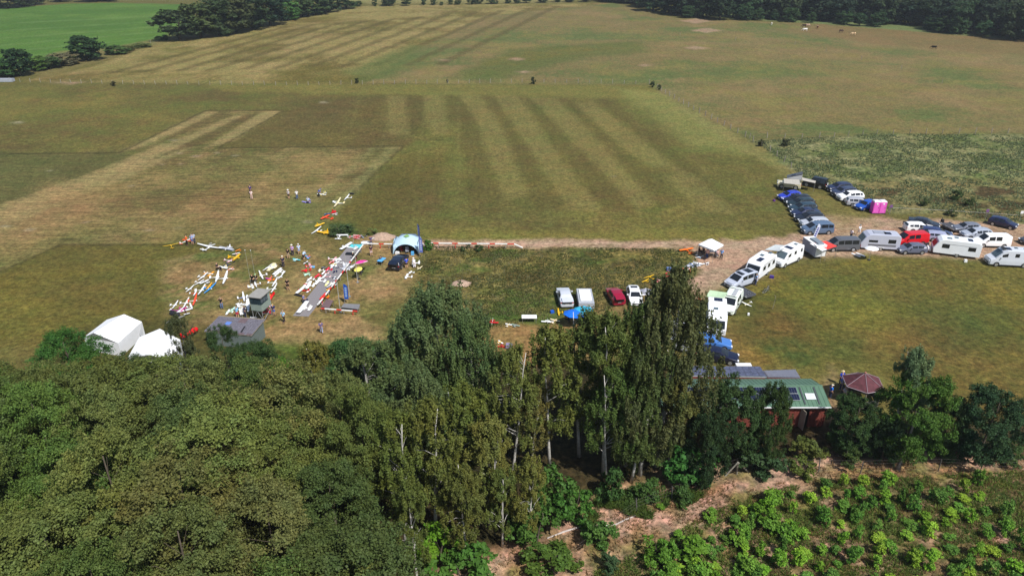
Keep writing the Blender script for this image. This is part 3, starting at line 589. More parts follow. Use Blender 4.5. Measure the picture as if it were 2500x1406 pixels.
# plantation saplings in rows
rp = random.Random(21); PP = [g('o', x, y) for x, y in [(1700, 1330), (1830, 1235), (1960, 1190), (2120, 1150), (2500, 1140), (2950, 1150), (2900, 1700), (1500, 1700), (1560, 1400)]]
ns = 0
for iy in range(14):
    for ix in range(27):
        X0 = 2 + ix*1.5 + (iy % 2)*.6 + rp.uniform(-.4, .4); Y0 = 30 + iy*1.5 + rp.uniform(-.45, .45)
        if rp.random() < .16 or not inpoly(np.array([X0]), np.array([Y0]), PP)[0]: continue
        ns += 1; hh = rp.uniform(.5, 1.8)
        col = rp.choice([(104, 130, 44), (86, 116, 44), (98, 128, 40), (76, 104, 42), (118, 138, 46), (84, 110, 46)])
        tree('sapling', (X0, Y0), hh, rp.uniform(.7, 1.4), tint(*[c*1.08 for c in col], j=.2), 'sapling', ('tall ' if hh > 1.6 else 'low ' if hh < 1.1 else 'medium-high ')+('yellow-green' if col[0] > 100 else 'fresh green' if col[0] > 84 else 'dark green')+' sapling standing in the plantation, '+('front rows' if Y0 < 38 else 'middle rows' if Y0 < 44 else 'back rows by the wire fence'), 'sapling', 'saplings of the plantation')
for x, y, h, w_ in ((1700, 1345, 2.4, 110), (1720, 1395, 2, 90), (1855, 1250, 1.6, 60), (1890, 1225, 2.0, 80), (1880, 1275, 2, 80), (1830, 1390, 1.8, 90), (1800, 1310, 1.9, 80), (1640, 1400, 1.6, 90), (1610, 1238, .6, 30), (1930, 1300, 1.8, 90), (1655, 1305, 1.0, 40), (1730, 1260, 1.1, 55)):
    h *= .8; p = at('o', x, y, h*.4); tree('sapling', p, h, px_w(p, h, w_)*.75, tint(92, 122, 42), 'sapling', 'young leafy sapling with light green leaves in the plantation at the lower right', 'sapling', 'saplings of the plantation')
# far trees
def far(x, y, H, wpx, col, lb, grp, key='fartree', nm='tree'):
    p = at('o', x, y); return tree(key, p, H, px_w(p, H*.5, wpx)*1.18, tint(*[c*1.14 for c in col]), nm, lb, 'tree', grp)
F1 = 'trees at the edge of the bright green field'
for x, y, H, w_, col, lb in [(440, 98, 12, 95, (48, 58, 38), 'grey-green tree at the left end of the far tree row'), (490, 92, 14, 90, (62, 70, 40), 'olive tree second in the far tree row'), (535, 88, 15, 80, (52, 62, 36), 'tree third in the far tree row'),
        (575, 80, 16, 90, (58, 62, 40), 'brownish tree in the middle of the far tree row'), (620, 70, 17, 90, (40, 54, 34), 'tall dark tree in the far tree row'), (660, 62, 16, 80, (34, 50, 34), 'darkest tree of the far tree row'), (700, 50, 10, 60, (58, 84, 40), 'lower bright green tree in the far tree row'),
        (735, 42, 10, 60, (56, 68, 40), 'low olive tree toward the right of the far tree row'), (770, 36, 11, 60, (50, 62, 38), 'tree next to last in the far tree row'), (800, 30, 10, 60, (46, 58, 36), 'dark low tree near the right end of the far tree row'), (845, 22, 9, 50, (44, 58, 36), 'last tree at the right end of the far tree row'),
        (212, 147, 8.5, 74, (42, 58, 34), 'single round dark tree at the bottom edge of the bright green field'), (50, 186, 8.5, 56, (38, 54, 34), 'very dark tree at the left border below the bright field'), (6, 190, 6, 60, (44, 66, 34), 'tree cut by the left border'),
        (90, 172, 4.6, 50, (66, 84, 38), 'yellow-green low tree right of the very dark one'), (120, 168, 4, 50, (58, 74, 42), 'low olive tree in the hedge below the bright field'), (155, 160, 4, 60, (98, 88, 66), 'dry greyish brown thorn tree in the hedge below the bright field'), (185, 150, 3.4, 40, (62, 72, 40), 'small tree tucked left of the single round dark tree'),
        (285, 132, 3.0, 50, (62, 78, 42), 'low spreading tree right of the single round dark tree'), (312, 126, 2.2, 30, (76, 80, 46), 'shrubby growth near the fence above the drill rows'), (390, 102, 2.2, 16, (44, 58, 34), 'small dark shrub in front of the far tree row'), (405, 100, 2.4, 12, (44, 60, 34), 'tiny dark shrub touching the far tree row'),
        (345, 116, 1.4, 44, (84, 88, 50), 'low hedge growth in the middle of the field edge'), (22, 20, 9, 60, (46, 56, 34), 'tree at the top left beyond the bright field'), (62, 16, 8, 50, (50, 60, 36), 'second tree at the top left beyond the bright field'), (88, 12, 8, 40, (52, 60, 36), 'third tree at the top left beyond the bright field'),
        (148, 5, 8, 44, (42, 54, 34), 'tree above the upper border of the bright field'), (240, 3, 9, 80, (40, 50, 34), 'wide dark tree touching the top border above the bright field')]:
    far(x, y, H, w_, col, lb, F1)
F2 = 'trees along the far horizon line'
for i, (x, y, H, w_) in enumerate([(915, 16, 5, 11), (949, 15, 7, 34), (992, 15, 5.5, 22), (1034, 14, 5, 11), (1058, 13, 3.5, 13), (1078, 14, 2, 10), (1118, 12, 4, 16), (1152, 11, 4, 24), (1170, 10, 4, 18), (1205, 10, 5, 26), (1240, 9, 4, 16), (1262, 9, 4, 16), (1285, 8, 5, 22),
        (1325, 7, 5, 26), (1360, 6, 5, 20), (1390, 6, 5, 24), (1430, 5, 5, 26), (1470, 4, 5, 24), (875, 16, 3, 16), (1100, 12, 3, 12)]):
    far(x, y, H, w_, (52, 64, 40), 'small dark tree in the line of separate trees at the top middle', F2)
F3 = 'trees of the far wood'
rf = random.Random(9)
# front of the far wood with single trees standing before it
for x, y, H, w_ in [(1680, 44, 6, 34), (1818, 50, 8, 36), (1850, 50, 5.5, 28), (1890, 50, 4, 20), (1930, 54, 6.5, 34), (1978, 56, 5, 20), (2060, 60, 6, 36), (2098, 64, 6, 30), (2140, 66, 6.5, 34), (2270, 74, 5.5, 34), (2290, 80, 6, 34), (2335, 84, 7, 36), (2400, 90, 6.5, 36)]:
    far(x, y, H, w_, (48, 66, 40), 'lighter green single tree standing in the grass before the far wood', F3)
nf = 0
BACKW = []
for row in range(9):
    for x in np.arange(1470-row*6, 3150, 31):
        xx = x + rf.uniform(-11, 11)
        y0 = np.interp(xx, [1470, 1600, 1700, 1800, 1900, 2050, 2200, 2350, 2500, 3100], [2, 24, 42, 46, 44, 52, 62, 80, 100, 160]) - row*13 + rf.uniform(-5, 5)
        if y0 < -60: continue
        nf += 1
        if xx > 2620 and row > 3: continue
        col = rf.choice([(40, 52, 34), (46, 56, 36), (36, 48, 34), (52, 60, 40), (44, 60, 38)])
        if row > 2 or xx > 2560:
            BACKW.append((xx, y0, rf.uniform(12, 16), rf.uniform(50, 70))); continue
        far(xx, y0, rf.uniform(12, 16), rf.uniform(48, 68), col, 'dark tree of the far wood that closes the view at the top right', F3)
VB = []; rb = np.random.RandomState(5)
for xx, y0, hh, wp in BACKW:   # the crowns behind, read as one mass
    p = at('o', xx, y0); R_ = px_w(p, hh*.5, wp)/2; n_ = 420; d_ = unit(rb.normal(size=(n_, 3))); d_[:, 2] = np.abs(d_[:, 2])
    lump = np.repeat(unit(rb.normal(size=(28, 3))), 15, 0); lump[:, 2] = np.abs(lump[:, 2])
    P_ = lump*np.array([R_*.8, R_*.8, hh*.42])+d_*R_*.28+np.array([p.x, p.y, hh*.52]); v_, f_ = cards(P_, unit(lump+d_), 1.0, rb); VB.append(v_)
VB = np.concatenate(VB); fo = link('far_wood', mesh_np('far_wood', VB, np.arange(len(VB)).reshape(-1, 4), LEAF), None, tuple(s2l(c)*1.45 for c in (44, 54, 36))+(1,)); tag(fo, 'dark far wood behind the front trees at the top right', 'wood', None, 'stuff')
for x in np.arange(290, 900, 34):
    far(x, -12-rf.uniform(0, 12), 9, 44, (44, 54, 36), 'dark tree in the strip of wood beyond the bright field', F1)
print('trees', tcount, 'saplings', ns, 'wood', len(woods), 'far', nf)

# ---------------------------------------------------------------- rough vegetation that nobody could count
def tufts(name, poly, n, h, w_, col, label, blades=3, seed=1, v='o', patch=None, cat='grass'):
    r = np.random.RandomState(seed); P = np.array([g(v, x, y) for x, y in poly])
    xx = r.uniform(P[:, 0].min(), P[:, 0].max(), n*3); yy = r.uniform(P[:, 1].min(), P[:, 1].max(), n*3)
    k = inpoly(xx, yy, P)
    if patch: k &= fbm(xx*patch[0]+seed, yy*patch[0], 3) > patch[1]
    xx, yy = xx[k][:n], yy[k][:n]; N = len(xx)
    X_ = np.repeat(xx, blades); Y_ = np.repeat(yy, blades); a = r.rand(N*blades)*6.28; hh = h*(.4+r.rand(N*blades)); ww = w_*(.5+r.rand(N*blades))
    ln = r.normal(size=(N*blades, 2))*hh[:, None]*.55
    base = np.stack([X_, Y_, X_*0-.02], 1); dx = np.stack([np.cos(a)*ww, np.sin(a)*ww, X_*0], 1)
    tip = base + np.stack([ln[:, 0], ln[:, 1], hh], 1)
    mid = base*.45+tip*.55; mid[:, 2] += hh*.12
    V_ = np.stack([base-dx*.5, base+dx*.5, mid+dx*.45, tip, mid-dx*.45], 1).reshape(-1, 3)
    me = mesh_np(name, V_, np.arange(len(V_)).reshape(-1, 5), GRASSM)
    o = link(name, me, None, tuple(s2l(c)*.9 for c in col)+(1,)); tag(o, label, cat, None, 'stuff'); return o
PLG = [(1650, 1300), (1800, 1220), (1960, 1180), (2500, 1150), (2900, 1150), (2900, 1700), (1350, 1700), (1450, 1400)]
tufts('undergrowth', PLG, 42000, .28, .045, (116, 130, 62), 'green herbs and ferns growing between the saplings of the plantation', 3, 3, patch=(.8, .43))
tufts('dry_grass', [(1400, 1290), (1500, 1190), (1960, 1130), (2500, 1110), (2900, 1110), (2900, 1700), (950, 1700), (1050, 1420)], 16000, .25, .05, (150, 120, 86), 'dry straw-coloured grass on the bare soil of the plantation', 3, 4, patch=(.5, .45))
tufts('long_grass', [(1430, 1230), (1600, 1180), (1780, 1150), (1800, 1180), (1560, 1290), (1430, 1310)], 6000, .45, .05, (100, 120, 56), 'long green grass at the foot of the birches', 3, 5, patch=(.4, .5))
tufts('heather', HEATH, 12000, .14, .12, (96, 98, 56), 'low heather and weeds between the track and the parked cars', 3, 6, patch=(.35, .45))
tufts('bleached_grass', HEATH, 7000, .16, .07, (140, 130, 92), 'bleached grass heads in the heath below the barrier', 3, 16, patch=(.5, .52))
tufts('rough_grass', ROU[:3]+[(2700, 335), (2700, 560)]+ROU[5:], 16000, .26, .14, (122, 128, 92), 'pale green tussock grass on the rough ground behind the car park', 3, 7, patch=(.25, .42))
# ---------------------------------------------------------------- materials of made things
PAINT = tinted('car_paint', .32, .04, 1.5, .5, coat=.6); CLOTHM = tinted('cloth', .85, .18, 9, .2); FOILM = tinted('model_film', .35, .10, 5, .4)
PLAST = tinted('plastic', .45, .12, 6, .4)
GLASS = mat('dark_glass', (.015, .018, .022), .08, 0, .3, 2, .7); PALEG = mat('pale_glass', (.10, .14, .16), .12, 0, .3, 2, .7)
TYRE = mat('tyre_rubber', (.02, .02, .02), .85, 0, .2); ALU = mat('aluminium', (.55, .56, .58), .35, .7, .15); STEEL = mat('galvanised_steel', (.36, .38, .40), .45, .5, .2)
LAMP = mat('lamp_glass', (.75, .77, .8), .1, 0, .1); REDL = mat('tail_lamp', (.35, .012, .012), .2, 0, .1); BLACK = mat('black_trim', (.018, .018, .02), .6, 0, .3)
WHITE = mat('white_shell', (.78, .78, .77), .4, 0, .06); SOLAR = mat('solar_cell', (.012, .016, .045), .12, 0, .5, 8, .8); SKIN = tinted('skin', .6, .08, 12, .3)
WOODM = mat('weathered_wood', (.30, .26, .21), .85, 0, .45, 5)
WH, CR, RD, ORN, YL, BL, NV, BK, PK, MG, GY, SV, TQ, LG, PW, SKB, BR = [tuple(s2l(c)*.92 for c in k)+(1,) for k in (
    (246, 246, 244), (240, 224, 176), (214, 32, 34), (238, 92, 34), (240, 190, 30), (36, 92, 190), (34, 44, 84), (22, 22, 26), (238, 70, 150), (206, 50, 176),
    (150, 152, 158), (196, 198, 206), (110, 214, 220), (196, 236, 206), (240, 176, 176), (96, 178, 232), (120, 84, 60))]
def place2(v, fx, fy, bx, by, h=0.0):
    """centre and heading from the pixels of the front and the back"""
    a, b_ = at(v, fx, fy, h), at(v, bx, by, h); d = a-b_
    return (a+b_)/2, math.atan2(d.y, d.x), d.length

# ---------------------------------------------------------------- vehicles
KN = {  # half width, wheelbase front/rear x, wheel radius, stations (x, belt z, top z, roof inset), window spans
 'hatch': dict(w=.89, L=4.15, wh=(1.32, -1.25), wr=.32, st=[(2.08, .55, .60), (1.95, .72, .78), (1.05, .95, .99), (.35, .98, 1.42), (-.1, .98, 1.50), (-1.1, 1.0, 1.49), (-1.75, 1.03, 1.36), (-2.0, .98, 1.02), (-2.08, .6, .66)], win=[(.32, -.45), (-.55, -1.35)], ws=2, rw=5),
 'estate': dict(w=.92, L=4.75, wh=(1.48, -1.38), wr=.33, st=[(2.38, .52, .58), (2.25, .70, .75), (1.2, .93, .97), (.35, .96, 1.40), (-.2, .96, 1.47), (-1.5, .99, 1.46), (-2.05, 1.02, 1.38), (-2.32, .98, 1.02), (-2.38, .6, .66)], win=[(.30, -.42), (-.52, -1.30), (-1.38, -1.95)], ws=2, rw=5),
 'sedan': dict(w=.92, L=4.8, wh=(1.48, -1.40), wr=.33, st=[(2.4, .52, .58), (2.25, .70, .75), (1.2, .91, .95), (.4, .94, 1.36), (-.2, .94, 1.43), (-.95, .96, 1.40), (-1.65, 1.0, 1.05), (-2.3, .98, 1.02), (-2.4, .6, .66)], win=[(.33, -.35), (-.45, -1.05)], ws=2, rw=5),
 'suv': dict(w=.95, L=4.5, wh=(1.38, -1.32), wr=.37, st=[(2.25, .65, .72), (2.12, .92, .98), (1.2, 1.08, 1.13), (.5, 1.10, 1.56), (0, 1.10, 1.65), (-1.4, 1.13, 1.64), (-1.95, 1.15, 1.52), (-2.2, 1.08, 1.12), (-2.25, .7, .76)], win=[(.42, -.35), (-.45, -1.30), (-1.4, -1.85)], ws=2, rw=5),
 'minivan': dict(w=.96, L=4.95, wh=(1.55, -1.55), wr=.35, st=[(2.45, .60, .66), (2.32, .86, .92), (1.7, 1.08, 1.13), (.75, 1.12, 1.72), (.2, 1.12, 1.86), (-1.8, 1.14, 1.86), (-2.3, 1.15, 1.74), (-2.42, 1.05, 1.12), (-2.47, .6, .66)], win=[(.72, -.15), (-.25, -1.35), (-1.45, -2.2)], ws=2, rw=5),
 'van': dict(w=.97, L=5.0, wh=(1.6, -1.5), wr=.34, st=[(2.5, .60, .66), (2.38, .92, .98), (1.75, 1.12, 1.18), (.95, 1.15, 1.85), (.5, 1.15, 1.95), (-2.2, 1.17, 1.95), (-2.45, 1.17, 1.88), (-2.5, 1.1, 1.16), (-2.52, .6, .66)], win=[(.92, .05), (-.1, -.95)], ws=2, rw=None),
 'bus': dict(w=.97, L=5.0, wh=(1.6, -1.5), wr=.34, st=[(2.5, .60, .66), (2.38, .92, .98), (1.75, 1.12, 1.18), (.95, 1.15, 1.85), (.5, 1.15, 1.95), (-2.2, 1.17, 1.95), (-2.45, 1.17, 1.88), (-2.5, 1.1, 1.16), (-2.52, .6, .66)], win=[(.92, .1), (0, -1.1), (-1.2, -2.2)], ws=2, rw=6),
 'jeep': dict(w=.88, L=4.3, wh=(1.3, -1.2), wr=.42, st=[(2.1, .7, .95), (2.05, 1.05, 1.12), (.75, 1.12, 1.16), (.55, 1.15, 1.85), (.4, 1.15, 1.98), (-1.9, 1.15, 1.98), (-2.05, 1.15, 1.92), (-2.08, 1.1, 1.15), (-2.1, .6, .66)], win=[(.5, -.3), (-.4, -1.0), (-1.1, -1.85)], ws=2, rw=6),
 'camper': dict(w=1.02, L=5.99, wh=(2.0, -1.75), wr=.35, st=[(3.0, .60, .70), (2.88, 1.0, 1.08), (2.3, 1.25, 1.32), (1.45, 1.35, 2.25), (.95, 1.35, 2.55), (-2.7, 1.35, 2.58), (-2.92, 1.35, 2.50), (-2.97, 1.2, 1.3), (-3.0, .6, .68)], win=[(1.5, .75), (-.2, -.8), (-2.0, -2.5)], ws=2, rw=None)}
def car_rings(k, d=0.0):
    rings = []
    n = len(k['st'])
    for i, (x, zb, zt) in enumerate(k['st']):
        w = k['w']*(.86 if i in (0, n-1) else .96 if i in (1, n-2) else 1); cab = zt-zb > .2
        ins = .74 if k['L'] < 4.9 and cab else .86 if cab else .93
        if k['w'] > 1: ins = .93 if cab else .9
        z0 = .24 if 1 <= i < n-1 else .32
        h = [(w*.90, z0), (w*.985, z0+.14), (w, zb*.62+.1), (w*.975, zb), (w*ins, zt-(.05 if cab else .02)), (w*ins*.86, zt), (w*ins*.4, zt+.015)]
        rings.append([Vector((x, y, z)) for y, z in h] + [Vector((x, -y, z)) for y, z in reversed(h)])
    return rings
def lerp_ring(k, x, j):
    r = car_rings(k)
    for a, b_ in zip(r, r[1:]):
        if a[0].x >= x >= b_[0].x:
            t = (a[0].x-x)/(a[0].x-b_[0].x); return a[j].lerp(b_[j], t)
    return r[-1][j]
def make_vehicle(kind, label, cat, group, color, open_boot=False):
    k = KN[kind]; o = thing({'van': 'parked_van', 'bus': 'parked_van', 'camper': 'motorhome', 'jeep': 'off_road_car'}.get(kind, 'parked_car'), label, cat, group=group)
    R = car_rings(k); mb = MB().loft(R, True); o_body = mb.obj('body', PAINT, o, color)
    def off(p, s=1, e=.012): return Vector((p.x, p.y+s*e, p.z+e*.4))
    for s in (1, -1):
        for xa, xb in k['win']:
            def P(x, f, j=3):
                a = lerp_ring(k, x, 3); c = lerp_ring(k, x, 4); p = a.lerp(c, f); return Vector((p.x, s*(p.y+.014), p.z))
            h0, h1 = (.10, .90) if k['w'] < 1 else (.22, .68)
            xa2, xb2 = xa, xb; q = [P(xa2, h0), P(xb2, h0), P(xb2, h1), P(xa2, h1)]
            m_ = MB().add(q if s > 0 else q[::-1], [(0, 1, 2, 3)]); m_.obj('side_window', GLASS, o)
        # sill and mirror
        MB().box((0, s*(k['w']*.985), .27), (k['L']*.6, .05, .12)).obj('sill', BLACK, o)
        xm = k['st'][3][0]+.15; zm = k['st'][3][1]+.1
        MB().box((xm, s*(k['w']+.10), zm), (.12, .2, .15)).obj('mirror', PAINT if kind != 'van' else BLACK, o, color)
        for xw in k['wh']:
            wz = k['wr']; wc = MB().cyl((xw, s*(k['w']-.22), wz), (xw, s*(k['w']+.02), wz), wz, 16)
            wo_ = wc.obj('wheel', TYRE, o)
            MB().cyl((xw, s*(k['w']+.015), wz), (xw, s*(k['w']+.03), wz), wz*.66, 10).obj('rim', ALU, wo_)
            arch = [Vector((xw+(wz+.07)*math.cos(a), s*(k['w']+.006), max(.24, wz+(wz+.07)*math.sin(a)))) for a in [math.pi*i/8 for i in range(9)]]
            MB().add(arch if s < 0 else arch[::-1], [tuple(range(9))]).obj('wheel_arch', BLACK, o)
        st = k['st']; xf = st[1][0]; zf = (st[0][2]+st[1][1])/2
        MB().box((xf+.03, s*k['w']*.72, zf+.02), (.22, .34, .13), ry=.4).obj('headlight', LAMP, o)
        xt = st[-2][0]; MB().box((xt-.02, s*k['w']*.82, st[-2][1]-.12), (.10, .18, .28 if kind in ('van', 'bus', 'camper', 'minivan', 'jeep') else .16)).obj('tail_light', REDL, o)
    def across(i, name, f0, f1, material=GLASS, wscale=.9):
        a, b_ = R[i], R[i+1]; up = Vector((0, 0, .016)); dx = Vector((.014 if i < 4 else -.014, 0, 0))
        q = []
        for f in (f0, f1):
            l = a[5].lerp(b_[5], f); r_ = a[8].lerp(b_[8], f)
            q.append((l, r_))
        (l0, r0), (l1, r1) = q; c0 = (l0+r0)/2; c1 = (l1+r1)/2
        pts = [c0+(l0-c0)*wscale, c0+(r0-c0)*wscale, c1+(r1-c1)*wscale, c1+(l1-c1)*wscale]
        pts = [p+up+dx for p in pts]
        mid_z = (R[i][6]+R[i][7]+R[i+1][6]+R[i+1][7])/4
        vs = pts[:1]+[c0+up*1.9+dx]+pts[1:3]+[c1+up*1.9+dx]+pts[3:]
        MB().add(vs, [(0, 5, 4, 1), (1, 4, 3, 2)]).obj(name, material, o)
    across(k['ws'], 'windscreen', .06, .97, GLASS if kind != 'camper' else PALEG, .97)
    if k['rw'] is not None and not open_boot:
        across(len(k['st'])-3 if kind not in ('sedan',) else k['rw'], 'rear_window', .15, .85, GLASS, .9)
    MB().box((k['st'][0][0]+.005, 0, .48), (.05, k['w']*1.15, .2)).obj('grille', BLACK, o)
    MB().box((k['st'][0][0]+.035, 0, .40), (.02, .5, .11)).obj('number_plate', WHITE, o)
    MB().box((k['st'][-1][0]-.012, 0, .62), (.02, .5, .11)).obj('number_plate', WHITE, o)
    if open_boot:
        xb = k['st'][-3][0]; zb = k['st'][-3][2]; w = k['w']*.74
        xr = k['st'][-1][0]
        MB().box(((xb+xr)/2+.02, 0, (zb+.72)/2+.02), (abs(xr-xb)+.16, w*1.86, (zb-.78))).obj('boot_opening', BLACK, o)
        ln = .95; a = .18
        MB().box((xb-.45*ln, 0, zb+.10), (ln, w*1.9, .06), ry=-a).obj('tailgate', PAINT, o, color)
        r2 = random.Random(len(label))
        for i in range(4): MB().box((xr+.16, -.45+.3*i, .86+.05*i), (.22, .2, .14)).obj('boot_luggage', PLAST, o, r2.choice([GY, NV, WH, BR]))
    return o
VP = {}
def vehicle(kind, color, v, fx, fy, bx, by, label, cat='car', group='vehicles of the fly-in', boot=False, opts=()):
    c, rz, _ = place2(v, fx, fy, bx, by)
    key = (kind, boot)
    if key not in VP: VP[key] = o = make_vehicle(kind, label, cat, group, color, boot)
    else:
        o = copy_tree(VP[key])
        for ch in o.children_recursive:
            if ch.type == 'MESH' and ch.data.materials[0] is PAINT: ch.color = color
        o['label'] = label; o['category'] = cat; o['group'] = group
    o.location = (c.x, c.y, 0); o.rotation_euler = (0, 0, rz); return o
def cc(r_, g_, b_): return (s2l(r_), s2l(g_), s2l(b_), 1)
cNAVY, cBLK, cTEAL, cSIL, cWHT = cc(34, 42, 74), cc(20, 22, 28), cc(38, 58, 70), cc(184, 188, 196), cc(244, 244, 244)
cRED, cBLUE, cGRY, cDGR, cBGR, cLBL = cc(206, 20, 30), cc(40, 60, 180), cc(112, 116, 128), cc(66, 68, 76), cc(88, 108, 134), cc(70, 120, 190)
CARS = [
 ('hatch', cBLUE, 'R1', 290, 580, 680, 545, 'bright blue hatchback at the top of the left car row beside the cream camper'),
 ('estate', cBLK, 'R1', 410, 640, 830, 615, 'black car second from the top of the left car row'),
 ('estate', cc(30, 44, 46), 'R1', 480, 705, 890, 675, 'dark green-black estate third from the top of the left car row'),
 ('estate', cTEAL, 'R1', 520, 785, 920, 760, 'dark teal estate with light roof rails in the middle of the left car row'),
 ('sedan', cNAVY, 'R1', 555, 870, 980, 850, 'navy saloon with bright chrome roof line in the left car row'),
 ('estate', cc(26, 30, 40), 'R1', 612, 965, 1065, 940, 'near-black estate with red rear lamp, third from the bottom of the left row'),
 ('suv', cSIL, 'R1', 680, 1065, 1170, 1060, 'silver car second from the bottom of the left car row'),
 ('minivan', cBGR, 'R1', 730, 1175, 1220, 1160, 'blue-grey people carrier at the bottom of the left car row beside the white feather banner'),
 ('suv', cNAVY, 'R1', 1190, 430, 1560, 405, 'dark navy car at the top of the second car row, next to the black off-roader'),
 ('suv', cc(50, 58, 84), 'R1', 1270, 515, 1640, 485, 'blue-grey car with chrome window line, second from the top of the second car row'),
 ('suv', cWHT, 'R1', 1380, 585, 1760, 570, 'white car in the middle of the second car row'),
 ('estate', cc(176, 176, 182), 'R1', 1950, 690, 1545, 665, 'silver-beige estate with tail to the left before the blue car by the toilets'),
 ('hatch', cc(30, 80, 170), 'R1', 1700, 765, 2010, 700, 'metallic blue hatchback half in the shadow of the pink toilets'),
 ('sedan', cc(30, 36, 50), 'R2', 1330, 205, 985, 150, 'dark saloon pointing right behind the white estate'),
 ('estate', cWHT, 'R2', 1290, 245, 915, 235, 'white estate with its tail to the left, above the red van'),
 ('estate', cc(40, 52, 96), 'R2', 1500, 330, 1150, 290, 'navy estate squeezed between the white estate and the silver one'),
 ('estate', cc(160, 164, 190), 'R2', 1590, 390, 1210, 350, 'silver estate with its tail to the left beside the red van'),
 ('hatch', cGRY, 'R2', 1580, 245, 1865, 245, 'grey compact car nearest the loaded trailer'),
 ('suv', cc(170, 176, 188), 'R2', 1640, 335, 2050, 330, 'silver off-road style car between the grey compact and the white van'),
 ('hatch', cc(30, 36, 70), 'R2', 2325, 205, 2090, 150, 'dark blue small car alone beside the barrier tape, nose to the camera'),
 ('estate', cDGR, 'R2', 2490, 410, 2800, 400, 'dark car cut by the right border'),
 ('hatch', cc(96, 100, 118), 'R2', 800, 525, 1190, 525, 'grey hatchback hitched to the front of the white caravan'),
 ('minivan', cc(186, 192, 206), 'R3', 450, 850, 810, 730, 'silver people carrier with two dark roof windows in front of the long white caravan'),
 ('sedan', cc(200, 204, 214), 'R5', 1210, 190, 1275, 420, 'silver-white saloon with open boot and sunlit bonnet, tail to the camera'),
 ('hatch', cc(150, 16, 50), 'R5', 1890, 200, 1995, 385, 'dark red car with its tailgate up, tail to the camera'),
 ('hatch', cWHT, 'R5', 2230, 385, 2180, 215, 'white car with nose to the camera between the red car and the tallest birch'),
 ('estate', cLBL, 'R7', 1575, 1130, 1180, 1090, 'light blue car hitched to the white caravan behind the birch'),
 ('estate', cc(16, 20, 48), 'R7', 1690, 1320, 1230, 1250, 'dark navy car just behind the green-roofed building'),
 ('hatch', cSIL, 'R7', 880, 890, 1010, 1010, 'silver car hidden behind the branches of the tallest birch, upper one'),
 ('hatch', cc(200, 202, 206), 'R7', 960, 1130, 1140, 1180, 'pale car hidden behind the branches of the tallest birch, lower one'),
 ('estate', cc(22, 30, 48), 'TE', 1040, 750, 850, 1000, 'black estate with its tailgate raised in front of the pale blue dome tent')]
for kind, col, v, a, b_, c_, d_, lb in CARS:
    vehicle(kind, col, v, a, b_, c_, d_, lb, boot=('open boot' in lb or 'tailgate' in lb))
vehicle('jeep', cc(16, 18, 22), 'R1', 780, 310, 1110, 375, 'black off-road car with white spare wheel cover behind the cream camper jeep', 'car')
jp = [o for o in COL.objects if o.get('label', '').startswith('black off-road')][0]
MB().cyl((-2.1, .15, 1.05), (-2.3, .15, 1.05), .36, 16).obj('spare_wheel', TYRE, jp); MB().cyl((-2.3, .15, 1.05), (-2.33, .15, 1.05), .27, 16).obj('spare_wheel_cover', WHITE, jp)
cj = vehicle('jeep', cc(214, 204, 170), 'R1', 240, 335, 720, 385, 'cream off-road car with a tilted pop-up roof and two spread awnings', 'car')
# pop-up roof and canopy of the cream car
pr = MB().slab([(-2.0, .8, 3.1), (-2.0, -.8, 3.1), (.6, -.8, 2.1), (.6, .8, 2.1)][::-1], .12).obj('pop_up_roof', mat('dark_canvas', (.09, .10, .12), .7), cj)
MB().slab([(-2.0, -.8, 3.0), (-2.0, .8, 3.0), (-2.0, .8, 2.0), (-2.0, -.8, 2.0)], .03).obj('roof_tent_wall', mat('grey_canvas', (.45, .45, .45), .9), cj)
MB().slab([(-2.0, .8, 3.0), (.6, .8, 2.1), (-2.0, .8, 2.0)], .03).obj('roof_tent_wall', MATS['grey_canvas'], cj); MB().slab([(-2.0, -.8, 3.0), (-2.0, -.8, 2.0), (.6, -.8, 2.1)], .03).obj('roof_tent_wall', MATS['grey_canvas'], cj)
MB().box((-.5, .3, 2.75), (.7, .6, .05), ry=.36).obj('solar_panel', SOLAR, cj)
TARP = mat('beige_tarp', (.42, .39, .34), .9)
MB().slab([(1.2, .9, 2.0), (-1.6, .9, 2.05), (-1.8, 3.0, 1.75), (1.0, 2.9, 1.7)], .03).obj('side_awning', TARP, cj)
MB().slab([(-2.1, 1.0, 2.05), (-2.1, -.8, 2.05), (-4.6, -.4, 1.75), (-4.4, .9, 1.75)][::-1], .03).obj('rear_awning', TARP, cj)
for p in ((1.0, 2.9, 1.7), (-1.8, 3.0, 1.75), (-4.55, -.4, 1.75), (-4.35, .9, 1.75)): MB().cyl((p[0], p[1], 0), p, .02, 5).obj('awning_pole', ALU, cj)
# vans
G2 = 'vehicles of the fly-in'
vehicle('bus', cc(90, 92, 98), 'R3', 1885, 290, 2235, 285, 'dark grey van beside the red and white awning', 'van')
vehicle('van', cRED, 'R2', 790, 420, 1165, 400, 'bright red van right of the grey caravan', 'van')
vehicle('van', cWHT, 'R2', 1840, 430, 2260, 440, 'white panel van with a black side window above the silver motorhome', 'van')
vehicle('camper', cWHT, 'R3', 1140, 540, 1430, 410, 'white panel-van motorhome with a pale grey awning and roof skylight', 'motorhome')
vehicle('camper', cc(210, 214, 222), 'R2', 1990, 670, 2560, 700, 'silver-white motorhome cut by the right border', 'motorhome')
gv = vehicle('van', cc(236, 244, 232), 'R3', 420, 1235, 560, 1000, 'white van with the pale green awning and surfboard-shaped pod on its roof', 'van')
def roofbits(o, items, z):
    for x, y, sx, sy, m_, nm in items: MB().box((x, y, z+.035), (sx, sy, .07)).obj(nm, m_, o)
mh = [o for o in COL.objects if o.get('category') == 'motorhome']
roofbits(mh[0], [(.2, .1, .8, 1.2, SOLAR, 'roof_panel'), (-1.9, 0, .5, .5, PALEG, 'roof_hatch')], 2.58)
